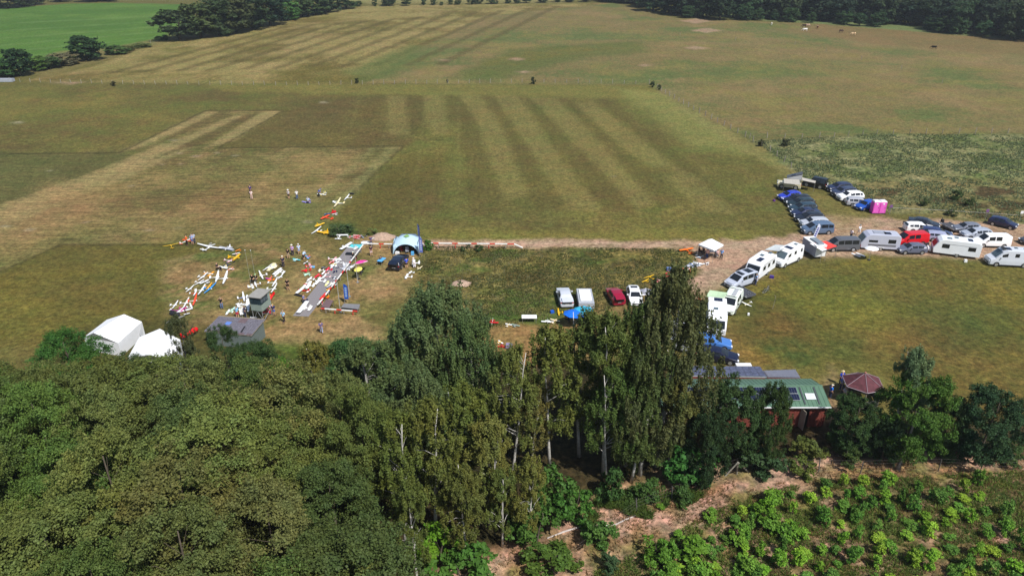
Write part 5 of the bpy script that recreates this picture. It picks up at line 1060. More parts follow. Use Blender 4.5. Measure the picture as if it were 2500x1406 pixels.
for x, y in ((-1.05, .25), (-1.05, Dd-.05)): MB().cyl(tl(x, y, 0), tl(x, y, 2.6), .025, 5).obj('canopy_pole', ALU, tw)
for v, x0, y0_, x1, y1_, lb in (('Z3', 1712, 362, 1735, 760, 'thin pale antenna mast behind the lookout cabin, left one'), ('Z3', 1802, 432, 1832, 762, 'thin pale antenna mast behind the lookout cabin, right one')):
    p = at(v, x1, y1_+90); h = 6.4; o = thing('antenna_mast', lb, 'mast', (p.x, p.y, 0), group='antenna masts'); MB().tube([(0, 0, 0), (0, 0, h)], [.022, .012], 6).obj('pole', mat('pale_pole', (.38, .38, .32), .5), o); MB().sphere((0, 0, h), .06).obj('tip', WHITE, o)
p = at('Z3', 1655, 1500); o = thing('antenna_mast', 'thin mast rising in front of the grey shed roof', 'mast', (p.x, p.y-1, 0), group='antenna masts'); MB().tube([(0, 0, 0), (0, 0, 4.6)], [.03, .02], 6).obj('pole', MATS['pale_pole'], o); MB().sphere((0, 0, 4.6), .05).obj('tip', WHITE, o)
# grey tiled shed
q = [at('Z5', 1530, 520, 1.9), at('Z5', 2085, 572, 1.9), at('Z5', 2238, 388, 2.3), at('Z5', 1700, 350, 2.3)]; O = Vector((q[0].x, q[0].y, 0)); sh = thing('tiled_shed', 'low shed with grey slate roof and blue skylight below the lookout cabin', 'shed', O); q = [p-O for p in q]
SLT = mat('grey_slate', (.17, .16, .19), .7, 0, .4, 6); SLR = mat('reddish_slate', (.17, .12, .13), .7, 0, .4, 6)
f = lambda a, b_, dz=0: (q[0].lerp(q[1], a)).lerp(q[3].lerp(q[2], a), b_)+Vector((0, 0, dz))
MB().slab([f(0, 0, -.04), f(1, 0, -.04), f(1, 1, -.04), f(0, 1, -.04)], .08).obj('roof_deck', WOODM, sh)
for j in range(10):
    for i in range(18):
        if 5 <= i <= 6 and 5 <= j <= 6: continue
        a0, a1 = (i+.04)/18, (i+.96)/18; MB().slab([f(a0, j/10, .03), f(a1, j/10, .03), f(a1, (j+1.05)/10, .0), f(a0, (j+1.05)/10, .0)], .02).obj('roof_tile', SLR if (9 <= i <= 11 and j > 6) or (j == 0 and i % 3) else SLT, sh)
MB().slab([f(5/18, .5, .05), f(7/18, .5, .05), f(7/18, .7, .05), f(5/18, .7, .05)], .03).obj('skylight', mat('blue_sheet', (.12, .22, .55), .3), sh)
MB().slab([f(.74, .1, .05), f(.77, .1, .05), f(.74, .5, .05), f(.71, .5, .05)], .02).obj('roof_shadow', BLACK, sh)  # thin black sheet standing in for the tower's shadow on the roof
for a, b_ in ((0, 1), (1, 2), (2, 3), (3, 0)):
    p1, p2 = q[a]*1.0, q[b_]*1.0; cc_ = (q[0]+q[1]+q[2]+q[3])/4; p1 = cc_.lerp(p1, .95); p2 = cc_.lerp(p2, .95); MB().add([(p1.x, p1.y, 0), (p2.x, p2.y, 0), (p2.x, p2.y, p2.z-.1), (p1.x, p1.y, p1.z-.1)], [(0, 1, 2, 3)]).obj('wall', mat('green_grey_wall', (.13, .16, .15), .8), sh)
MB().tube([f(0, 1.02, .03), f(1, 1.02, .03)], .05, 5).obj('ridge_trim', WOODM, sh)
# paved run-up strip and cyan mat
q = [at('Z6', 405, 972), at('Z6', 690, 985), at('Z4', 2170, 330), at('Z4', 1905, 255)]
n_i, n_j = 6, 44; PAV = mat('paving', (.24, .22, .225), .85, 0, .25, 4)
st = MB().slab([p+Vector((0, 0, .02)) for p in q], .05).obj('paved_strip', mat('paving_joint', (.13, .12, .10), .95), None); struct(st)
pm = [MB().box((0, 0, 0), (1, 1, .04)).mesh('paving_slab', PAV)]
f = lambda a, b_: (q[0].lerp(q[1], a)).lerp(q[3].lerp(q[2], a), b_)
for j in range(n_j):
    for i in range(n_i):
        a, b_, c_ = f(i/n_i, j/n_j), f((i+1)/n_i, j/n_j), f(i/n_i, (j+1)/n_j); m_ = (b_+c_)/2
        o = link('paving_slab', pm[0], st); o.matrix_basis = Matrix(((b_.x-a.x, c_.x-a.x, 0, m_.x), (b_.y-a.y, c_.y-a.y, 0, m_.y), (0, 0, 1, .025+random.uniform(0, .008)), (0, 0, 0, 1))) @ Matrix.Diagonal((.96, .96, 1, 1))
q = [at('Z4', 1905, 292, .1), at('Z4', 2170, 292, .1), at('Z4', 2205, 222, .1), at('Z4', 1965, 215, .1)]; O = q[0].copy(); O.z = 0
mt = MB().slab([p-O for p in q], .03).obj('ground_mat', mat('cyan_mat', (.10, .55, .60), .6), None); mt.location = O; tag(mt, 'cyan mat at the far end of the paved strip', 'mat')
# red and white barriers: pipe sections on short posts
RW = mat('signal_red', (.60, .05, .035), .5); RWW = mat('signal_white', (.74, .72, .68), .5, 0, .15)
def barrier(v, ax, ay, bx, by, label, secs, r=.10, h=.75, posts=4, first=0):
    a, b_ = at(v, ax, ay, h), at(v, bx, by, h); O = Vector((a.x, a.y, 0)); o = thing('barrier', label, 'barrier', O); d = b_-a; t = 0; k = first
    tot = sum(secs)
    for s_ in secs:
        t1 = t+s_/tot; p1 = a+d*t-O; p2 = a+d*t1-O; MB().cyl(p1, p2, r, 8).obj('pipe_section', RW if k % 2 else RWW, o); t = t1; k += 1
    for i in range(posts): p = a+d*((i+.5)/posts)-O; MB().box((p.x, p.y, h/2), (.1, .1, h)).obj('post', RW if i % 2 else WOODM, o)
    return o
barrier('o', 896, 595, 960, 596, 'short red and white pipe barrier left of the dome tent', [3, 1.3, 2.4], posts=3)
barrier('o', 1050, 594, 1255, 596, 'long red and white pipe barrier right of the dome tent', [.8, 1.5, 3.6, 1.5, 3.6, 1.5, 3.4, 1.4, 3.3, 1.8], posts=5)
barrier('o', 886, 598, 778, 742, 'diagonal red and white pipe barrier along the paved strip', [8, .8, 3.4, 1.2, 2.6, 1.0, 2.0, 1.1, 2.0, 1.2, 2.0], posts=8)
barrier('o', 784, 753, 872, 760, 'short red and white pipe barrier in front of the two low tables', [1, 3.2, 1.4, 3, 1.2], posts=4, first=1, h=.6)
a, b_ = at('R8', 1990, 435, .75), at('R8', 2155, 508, .1); O = Vector((a.x, a.y, 0)); o = thing('loose_pipe', 'white pipe end sloping from the long barrier to the ground', 'pipe', O); MB().cyl(a-O, b_-O, .11, 8).obj('pipe', RWW, o)
p = at('TE', 150, 380); o = thing('white_barrel', 'white rolled tarp lying at the corner of the barriers', 'roll', (p.x, p.y, 0)); MB().tube([(-.8, 0, .3), (-.5, 0, .32), (.5, .1, .3), (.8, .1, .26)], [.18, .3, .28, .16], 8).obj('roll', WCAN, o)
# low tables with lids
for pts, hs, m_, lb in (([(915, 805), (1060, 825), (1140, 690), (1015, 665)], [.55, .55, .95, .95], mat('brown_felt', (.14, .09, .095), .8), 'low brown sloped bench table behind the short barrier'), ([(1275, 815), (1590, 850), (1620, 760), (1330, 745)], [.6, .6, .9, .9], mat('grey_felt', (.17, .17, .18), .8), 'low grey sloped bench table behind the short barrier')):
    q = [at('Z6', x, y, h) for (x, y), h in zip(pts, hs)]; O = Vector((q[0].x, q[0].y, 0)); o = thing('bench_table', lb, 'table', O); q = [p-O for p in q]; MB().slab(q, .06).obj('table_top', m_, o)
    for p in q: MB().cyl((p.x*.96, p.y*.96, 0), (p.x*.96, p.y*.96, p.z-.06), .04, 5).obj('leg', WOODM, o)
    MB().slab([(q[0].x, q[0].y, .3), (q[1].x, q[1].y, .3), (q[1].x, q[1].y, .5), (q[0].x, q[0].y, .5)], .03).obj('side_board', BLACK, o)
# flag poles and banners
PP_ = mat('pole_grey', (.42, .42, .38), .5)
for v, bx, by, tx, ty, lb in (('Z4', 2095, 990, 2050, 110, 'tallest thin grey pole in front of the pink and yellow parasols'), ('Z4', 1932, 1280, 1882, 420, 'thin grey pole just left of the blue feather flag'), ('Z6', 1268, 912, 1225, 90, 'thin grey pole beside the low grey table')):
    p = at(v, bx, by); o = thing('flag_pole', lb, 'pole', (p.x, p.y, 0), group='thin poles behind the barrier')
    best = min((abs((lambda q: (703-F*((q.y*SP-(CAMH-q.z)*CP)/(q.y*CP+(CAMH-q.z)*SP))))(Vector((p.x, p.y, hh)))-(VIEWS[v][1]+ty/VIEWS[v][2])), hh) for hh in np.arange(2, 9, .1))[1]
    MB().tube([(0, 0, 0), (0, 0, best)], [.05, .03], 6).obj('pole', PP_, o); MB().box((0, 0, .05), (.3, .3, .1)).obj('foot', STEEL, o)
def feather(v, bx, by, H, W_, col, mark, label, lean=0.0, rz=0.0):
    p = at(v, bx, by); o = thing('feather_flag', label, 'flag', (p.x, p.y, 0), rz); n = 8; L_ = []; R_ = []
    for i in range(n+1): t_ = i/n; z = H*.22+H*.76*t_; L_.append((lean*z, 0, z)); R_.append((lean*z+W_*(1 if t_ < .75 else math.sqrt(max(.02, 1-((t_-.75)/.27)**2))), 0, z))
    vs = L_+R_; fs = [(i, n+1+i, n+2+i, i+1) for i in range(n)]; m0 = len(vs); vs += [(x, .012, z) for x, y, z in vs]; fs += [tuple(m0+k for k in reversed(f_)) for f_ in fs]; MB().add(vs, fs).obj('cloth', CLOTHM, o, col)
    MB().tube([(0, 0, 0), (lean*H, 0, H)], [.03, .015], 5).obj('pole', ALU, o)
    for i in range(6):   # letter-like marks running up the cloth
        z = H*(.36+.085*i); MB().box((lean*z+W_*.5, -.01, z), (W_*.5, .012, H*.055)).obj('letter_mark', CLOTHM, o, mark); 
    return o
feather('Z6', 1345, 745, 2.9, .55, cc(30, 80, 170), cc(150, 180, 220), 'blue feather flag with pale lettering behind the low tables', .02)
feather('R1', 850, 1385, 3.6, .55, cc(220, 224, 240), cc(60, 60, 150), 'white feather banner with blue lettering beside the blue-grey people carrier', .22)
feather('TE', 1455, 680, 3.4, .5, cc(96, 110, 176), cc(180, 190, 220), 'violet-blue feather flag at the right front corner of the dome tent')
feather('TE', 1420, 330, 3.2, .3, cc(50, 60, 100), cc(90, 100, 140), 'narrow dark blue flag behind the dome tent')
# portable toilets
for i, (x0, lb) in enumerate(((1985, 'left one of the two bright pink portable toilets'), (2100, 'right one of the two bright pink portable toilets'))):
    a, b_ = at('R1', x0-4, 828), at('R1', x0+102, 828); c = (a+b_)/2; wt = 1.12; o = thing('portable_toilet', lb, 'toilet', (c.x, c.y+.56, 0), group='portable toilets')
    PNK = mat('pink_plastic', (.75, .09, .50), .45); MB().box((0, 0, 1.1), (wt, 1.12, 2.0)).obj('cabin', PNK, o)
    MB().box((0, 0, .06), (wt+.04, 1.16, .12)).obj('base', BLACK, o); rf_ = MB(); rf_.loft([[(-wt/2, -.56, 2.1), (wt/2, -.56, 2.1), (wt/2, .56, 2.1), (-wt/2, .56, 2.1)], [(-wt/2+.08, -.5, 2.28), (wt/2-.08, -.5, 2.28), (wt/2-.08, .5, 2.28), (-wt/2+.08, .5, 2.28)], [(-.25, -.3, 2.36), (.25, -.3, 2.36), (.25, .3, 2.36), (-.25, .3, 2.36)]]); rf_.obj('roof', WHITE, o)
    dr = MB().box((0, -.575, 1.08), (.84, .03, 1.8)).obj('door', mat('pink_door', (.80, .13, .56), .4), o); MB().box((.32, -.6, 1.1), (.05, .03, .16)).obj('handle', BLACK, dr); MB().cyl((0, -.595, 1.82), (0, -.615, 1.82), .15, 12).obj('emblem', WHITE, dr)
    for s in (1, -1): MB().box((s*(wt/2-.07), -.575, 1.1), (.08, .03, 1.95)).obj('door_frame', PNK, o)
# fences
def fence(name, pts, step, h, label, rails=(), wire=(), m_=None, v='o', r=.05, jitter=.06):
    m_ = m_ or WOODM; P = [at(v, x, y) for x, y in pts]; O = P[0].copy(); o = thing(name, label, 'fence', O); pr_ = MB().box((0, 0, h/2), (r*2, r*2, h)).mesh('post', m_)
    last = None; tops = []
    for a, b_ in zip(P, P[1:]):
        d = b_-a; n = max(1, int(d.length/step))
        for i in range(n):
            p = a+d*(i/n)-O; q = link('post', pr_, o); q.location = p; q.rotation_euler = (random.gauss(0, jitter), random.gauss(0, jitter), random.random()); q.scale = (1, 1, random.uniform(.85, 1.15)); tops.append(p)
    for z in wire: MB().tube([p+Vector((0, 0, z)) for p in tops], .005, 3, caps=False).obj('wire', mat('rusty_wire', (.12, .10, .09), .8), o)
    for z in rails: MB().tube([p+Vector((0, 0, z)) for p in tops], .022, 4).obj('rail', mat('pale_tape', (.40, .37, .32), .6), o)
    return o
PALEW = mat('pale_wood_post', (.30, .28, .23), .85, 0, .3)
fence('field_fence', [(0, 200), (300, 206), (700, 209), (1300, 202), (1580, 206)], 3.3, 1.25, 'long wooden post fence on the far side of the mown field', wire=(.5, 1.0), m_=PALEW, r=.055)
fence('field_fence', [(1585, 206), (1680, 262), (1800, 325), (1880, 370), (1950, 425)], 3.2, 1.25, 'post fence running from the far corner down to the car park', wire=(.5, 1.0), m_=WOODM, r=.07)
fence('field_fence', [(1830, 338), (2000, 338), (2140, 328), (2500, 326), (2700, 328)], 3.6, 1.3, 'post fence between the pasture and the rough ground', wire=(.5, 1.0), m_=WOODM, r=.06)
fence('field_fence', [(60, 180), (240, 140), (400, 98), (640, 64), (860, 16)], 4.5, 1.3, 'post fence along the far tree row', wire=(1.0,), m_=PALEW, r=.06)
fence('pasture_fence', [(1660, 90), (1940, 110), (2200, 170), (2420, 245)], 17, 1.4, 'scattered thin posts crossing the pasture', wire=(.9,), m_=WOODM, r=.05)
fence('plantation_fence', [(1360, 1400), (1555, 1250), (1640, 1220), (1720, 1180), (1795, 1150), (2100, 1155), (2290, 1150), (2390, 1155), (2500, 1150), (2700, 1150)], 3.4, 1.5, 'wire mesh fence on thin dark posts along the plantation', wire=(.3, .7, 1.1, 1.45), m_=mat('dark_post', (.10, .09, .08), .8), r=.035)
fence('tape_barrier', [(2168, 518), (2320, 526), (2500, 538), (2600, 545)], 4.2, 1.0, 'pale tape strung on short posts behind the parked cars', rails=(.85,), m_=WOODM, r=.04)
# wooden end brace of the plantation fence
a = at('T6', 1045, 160, 1.7); O = Vector((a.x, a.y, 0)); o = thing('fence_brace', 'three-legged weathered wooden brace at the bend of the plantation fence', 'fence brace', O)
for x, y in ((980, 232), (1038, 222), (1098, 212)): p = at('T6', x, y)-O; MB().cyl(p, (0, 0, 1.65), .075, 6).obj('leg', PALEW, o)
p = at('T7', 1470, 990); o = thing('wooden_pole', 'leaning old wooden pole under the bright oak', 'pole', (p.x, p.y, 0)); MB().tube([(0, 0, 0), (.35, .2, 5.2)], [.12, .08], 7).obj('shaft', WOODM, o); MB().box((.0, 0, .4), (.3, .3, .8), taper=.7).obj('foot', WOODM, o)
# fallen pale log and twigs
P = [at('T6', x, y, .06) for x, y in ((75, 548), (160, 515), (240, 490), (420, 480), (470, 455), (600, 405))]; O = P[0].copy(); o = thing('fallen_log', 'long thin bleached log lying across the bare soil', 'log', O); MB().tube([p-O for p in P], [.05, .08, .07, .07, .06, .04], 6).obj('stem', mat('bleached_wood', (.52, .46, .42), .85, 0, .3), o)
# signs
for v, x, y, lb, col in (('T8', 2460, 850, 'small white notice board on a post beside the dark blue small car', WHITE), ('R2', 1985, 75, 'small violet sign on the tape barrier', mat('violet', (.18, .08, .22), .6)), ('R1', 2290, 830, 'small round sign on a post right of the pink toilets', mat('violet', (.18, .08, .22), .6))):
    p = at(v, x, y); o = thing('sign_post', lb, 'sign', (p.x, p.y, 0)); MB().cyl((0, 0, 0), (0, 0, 1.5), .03, 5).obj('post', STEEL, o); MB().box((0, -.04, 1.45), (.5, .03, .5)).obj('board', col, o)
p = at('R3', 1090, 1140); o = thing('bent_stick', 'tall bent stick standing in the meadow', 'stick', (p.x, p.y, 0)); MB().tube([(0, 0, 0), (.1, 0, 1.3), (.12, 0, 1.9), (-.1, 0, 2.1)], [.03, .025, .02, .015], 5).obj('stem', WOODM, o)
# sand heaps
for v, x, y, R0_, hh, lb in (('TE', 545, 200, 2.1, .75, 'reddish sand heap behind the barrier left of the dome tent'), ('R8', 980, 1190, 1.5, .35, 'flat pinkish sand heap in the heath')):
    p = at(v, x, y); mb = MB(); rr_ = random.Random(3); rings = []
    for j in range(7):
        f0 = j/6; rings.append([Vector((R0_*(1-f0*.92)*math.cos(k*.449)*(1+.16*math.sin(k*1.7+j)), R0_*(1-f0*.92)*math.sin(k*.449)*.8*(1+.12*math.sin(k*2.3)), -.03+hh*math.sin(f0*1.5)*(1+.12*math.sin(k+j*2)))) for k in range(14)])
    o = mb.loft(rings).obj('sand_heap', mat('reddish_sand', (.42, .29, .21), .95, 0, .35, 3), None, None, True); o.location = (p.x, p.y, 0); tag(o, lb, 'heap')
# small camp things
def boxthing(name, label, cat, v, x, y, size, col, h=0, rz=0, legs=False):
    p = at(v, x, y); o = thing(name, label, cat, (p.x, p.y, 0), rz); sx, sy, sz = size
    if legs:
        MB().box((0, 0, h), (sx, sy, .05)).obj('table_top', PLAST, o, col)
        for i in (-1, 1):
            for j in (-1, 1): MB().cyl((i*sx*.45, j*sy*.45, 0), (i*sx*.45, j*sy*.45, h), .02, 4).obj('leg', ALU, o)
    else:
        MB().box((0, 0, sz/2), (sx, sy, sz), taper=.92).obj('body', PLAST, o, col); MB().box((0, 0, sz+.015), (sx*.9, sy*.9, .03)).obj('lid', PLAST, o, tuple(min(1, c*1.15) for c in col[:3])+(1,))
    return o
boxthing('folding_table', 'light blue folding table with a seated dark-haired person left of the black estate', 'table', 'TE', 525, 850, (.8, 1.4, .05), SKB, .72, -.35, True)
boxthing('folding_table', 'white folding table standing in the grass behind the row of small models', 'table', 'R5', 750, 600, (1.9, .9, .05), WH, .75, 0, True)
boxthing('folding_table', 'white folding table in front of the box of people under the white gazebo', 'table', 'R4', 1560, 500, (1.3, .7, .05), SV, .72, 0, True)
for lb, v, x, y, s_, c_ in (('blue cool box on the grass inside the dome tent', 'TE', 1280, 625, (.45, .35, .5), SKB), ('white chair-sized box in the dome tent', 'TE', 905, 605, (.6, .4, .35), WH), ('black flight case beside the white cream-winged model', 'Z2', 865, 252, (.9, .4, .2), BK), ('black model case on the far part of the paved strip', 'Z4', 1945, 425, (1.5, .8, .18), BK),
      ('purple bag in the grass right of the silver people carrier', 'R3', 1075, 695, (.6, .4, .35), cc(60, 40, 120)), ('white ball-shaped canister in the meadow', 'R3', 745, 1225, (.25, .25, .25), WH), ('white step box below the caravan with two side windows', 'R2', 1720, 650, (.4, .35, .35), WH), ('blue crate in the grass near the white folding table', 'R5', 1068, 475, (.5, .35, .3), BL),
      ('grey-violet crate at the lower end of the dry grass', 'R5', 470, 960, (.8, .6, .5), cc(130, 120, 150)), ('dark grey luggage behind the red van', 'R2', 1190, 430, (.9, .5, .5), cc(60, 60, 66)), ('blue-grey box near the yellow flying wing', 'R4', 735, 780, (.9, .6, .4), cc(90, 110, 150)), ('purple bag at the nose of the bright blue hatchback', 'R1', 215, 600, (.4, .3, .3), cc(90, 50, 120))):
    boxthing('storage_box', lb, 'box', v, x, y, s_, c_, rz=random.uniform(-.4, .4))
for lb, v, x, y in (('long white boards lying in front of the silver-grey caravan, left board', 'R2', 270, 555), ('white board lying in front of the silver-grey caravan, right board', 'R2', 330, 550)):
    p = at(v, x, y, .05); o = MB().box((0, 0, .03), (.35, 1.5, .06)).obj('board', WHITE); o.location = (p.x, p.y, 0); o.rotation_euler = (0, 0, .55); tag(o, lb, 'board')
p = at('R4', 270, 1200); o = thing('covered_model', 'model under a crumpled silver cover beside the white car', 'cover', (p.x, p.y, 0)); rr_ = random.Random(4); rings = []
for j in range(5): rings.append([Vector((1.5*(1-j*.19)*math.cos(k*.6283)*rr_.uniform(.8, 1.2), .9*(1-j*.19)*math.sin(k*.6283)*rr_.uniform(.8, 1.2), .5*math.sin(j*.36)*rr_.uniform(.7, 1.2))) for k in range(10)])
MB().loft(rings).obj('cover', mat('silver_foil', (.45, .45, .52), .35, .4, .3), o)
def bike(v, x, y, rz, label):
    p = at(v, x, y); o = thing('bicycle', label, 'bicycle', (p.x, p.y, 0), rz)
    for s in (-.52, .52):
        n = 14; pts = [Vector((s+.33*math.cos(2*math.pi*k/n), 0, .34+.33*math.sin(2*math.pi*k/n))) for k in range(n+1)]; MB().tube(pts, .02, 4).obj('wheel', TYRE, o)
    MB().tube([(-.52, 0, .34), (-.1, 0, .3), (.38, 0, .85), (-.18, 0, .82), (-.52, 0, .34)], .02, 5).tube([(-.1, 0, .3), (-.22, 0, .95)], .02, 5).tube([(.52, 0, .34), (.36, 0, 1.0)], .02, 5).obj('frame', STEEL, o, None)
    MB().box((-.23, 0, .98), (.25, .12, .05)).obj('saddle', BLACK, o); MB().tube([(.36, -.28, 1.02), (.36, .28, 1.02)], .015, 4).obj('handlebar', BLACK, o); return o
bike('R3', 985, 930, .3, 'bicycle lying against another in the meadow right of the silver people carrier'); bike('R3', 1010, 900, .9, 'second bicycle, nearer the bent stick in the meadow'); bike('R3', 220, 1110, 1.0, 'bicycle under the pale green awning')
def chair(v, x, y, rz, col, label):
    p = at(v, x, y); o = thing('camping_chair', label, 'chair', (p.x, p.y, 0), rz); MB().box((0, 0, .42), (.5, .5, .04)).obj('seat', PLAST, o, col); MB().box((0, .26, .72), (.5, .04, .6), rx=-.2).obj('backrest', PLAST, o, col)
    for i in (-.22, .22):
        for j in (-.22, .22): MB().cyl((i*1.1, j*1.1, 0), (i, j, .42), .015, 4).obj('leg', ALU, o)
    return o
chair('TW', 410, 1180, .4, WH, 'white plastic chair beside the lookout cabin'); chair('R4', 1640, 545, 2, GY, 'grey camping chair under the right edge of the gazebo'); chair('R4', 1400, 470, 1, BK, 'black camping chair in the gazebo shade'); chair('R3', 200, 1060, .5, RD, 'red camping chair under the pale green awning'); chair('TE', 1150, 590, .2, GY, 'grey camping chair inside the dome tent'); chair('Z4', 2085, 820, 2.5, NV, 'dark chair under the yellow parasol'); chair('R3', 60, 1060, 2, ORN, 'orange chair left of the pale green awning'); chair('TE', 1020, 560, .6, cc(120, 20, 24), 'dark red camping chair inside the dome tent')
# wooden stack near the tents
p = at('Z5', 1200, 395); o = thing('camouflage_fuselage', 'speckled grey model fuselage lying beside the thin tree', 'model aircraft', (p.x, p.y, 0), .9); MB().tube([(-1.3, 0, .15), (-.8, 0, .2), (.6, 0, .2), (1.2, 0, .15)], [.05, .15, .13, .03], 8).obj('fuselage', mat('speckled', (.28, .28, .26), .6, 0, .8, 14), o)
# ---------------------------------------------------------------- model aircraft
def airplane(v, ax, ay, bx, by, tx, ty, kind, wc_, fc, label, z=.16, cat='model aircraft', noselen=.32, stripe=None):
    a, b_, t_ = at(v, ax, ay, z), at(v, bx, by, z), at(v, tx, ty, z); mid = (a+b_)/2; w_ = b_-a; span = max(w_.length, .8)*(1.0 if kind == 'glider' else 1.12)
    yv = Vector((w_.x, w_.y, 0)).normalized(); xv = Vector((yv.y, -yv.x, 0)); tv = t_-mid; tv.z = 0
    if tv.dot(xv) > 0: xv = -xv; yv = -yv
    tl_ = min(max(abs(tv.dot(xv)), tv.length*.8, span*.25), span*.85 if kind != 'glider' else span*.6)
    o = thing('model_aircraft', label, cat, (mid.x, mid.y, 0), math.atan2(xv.y, xv.x), 'model aircraft laid out on the grass')
    ch_ = {'glider': .095, 'trainer': .21, 'low': .22, 'biplane': .2, 'jet': .34}[kind]*span; ch_ = min(max(ch_, .24), .7)
    fr = max(.07, min(.16, span*.045 if kind != 'glider' else span*.02)); nl = tl_*(noselen if kind == 'glider' else .42)
    wz = z+(fr*1.1 if kind in ('trainer', 'biplane', 'glider') else -.2*fr)
    # fuselage
    st_ = [(nl, .35), (nl*.85, .8), (nl*.4, 1.0), (-tl_*.15, .95), (-tl_*.55, .5 if kind != 'glider' else .38), (-tl_, .28)]
    MB().loft([[Vector((x, fr*k*math.cos(q*math.pi/4), z+fr*1.15*k*math.sin(q*math.pi/4))) for q in range(8)] for x, k in st_]).obj('fuselage', FOILM, o, fc)
    def surf(name, half, c0, c1, zz, x, dih, col, sweep=0.0, th=.09):
        mb = MB(); secs = []
        for f0 in (-1, -.97, -.6, 0, .6, .97, 1):
            f1 = abs(f0); c = c0*(1-f1)+c1*f1; c *= (1 if f1 < .98 else .55); t = c*th; xc = x-sweep*f1; zc = zz+dih*half*max(0, f1-.15)
            secs.append([Vector((xc+c*u, f0*half, zc+t*k)) for u, k in ((.5, 0), (.3, .7), (-.1, .65), (-.5, .05), (-.1, -.3), (.3, -.3))])
        return mb.loft(secs).obj(name, FOILM, o, col)
    if kind == 'jet':
        surf('wing', span/2, ch_*1.5, ch_*.4, z-.1*fr, -tl_*.15, .02, wc_, ch_*.6); surf('tailplane', span*.2, ch_*.5, ch_*.25, z, -tl_*.95, 0, wc_, .12)
    else:
        wg = surf('wing', span/2, ch_, ch_*(.45 if kind == 'glider' else .85), wz, 0, .07 if kind == 'glider' else .03, wc_)
        if stripe is not None:
            for f0 in (-.72, .72): MB().box((0, f0*span/2, wz+ch_*.07+.012+(.06 if kind == 'glider' else .02)*span/2*.55), (ch_*.8, span*.05, .012)).obj('wing_stripe', FOILM, wg, stripe)
        if kind == 'biplane':
            surf('lower_wing', span*.47, ch_*.95, ch_*.8, z-fr*1.0, -.12, .03, wc_)
            for s in (-1, 1): MB().tube([(0, s*span*.33, z-fr), (0, s*span*.33, wz)], .012, 4).obj('strut', FOILM, o, fc)
        surf('tailplane', span*(.13 if kind == 'glider' else .2), ch_*.62, ch_*.42, z+fr*.3+(.28 if kind == 'glider' else 0)*ch_, -tl_*.95, 0, wc_)
    hf = max(.14, ch_*.85); fx_ = -tl_*.95
    MB().slab([(fx_-ch_*.35, .01, z), (fx_+ch_*.45, .01, z), (fx_-ch_*.05, .01, z+hf), (fx_-ch_*.35, .01, z+hf)], .02).obj('fin', FOILM, o, fc if kind != 'glider' else wc_)
    MB().sphere((nl*.35, 0, z+fr*.85), fr*.75, 6, 4, (1.8, .8, .8)).obj('canopy', GLASS, o)
    if kind in ('trainer', 'low', 'biplane'):
        MB().box((nl+.02, 0, z), (.02, .03, fr*4.2)).obj('propeller', BLACK, o)
        for s in (-1, 1): MB().cyl((nl*.3, s*fr*1.6, .05), (nl*.3, s*fr*1.6+.03, .05), .05, 8).obj('wheel', TYRE, o)
    return o
N_ = 'model aircraft'
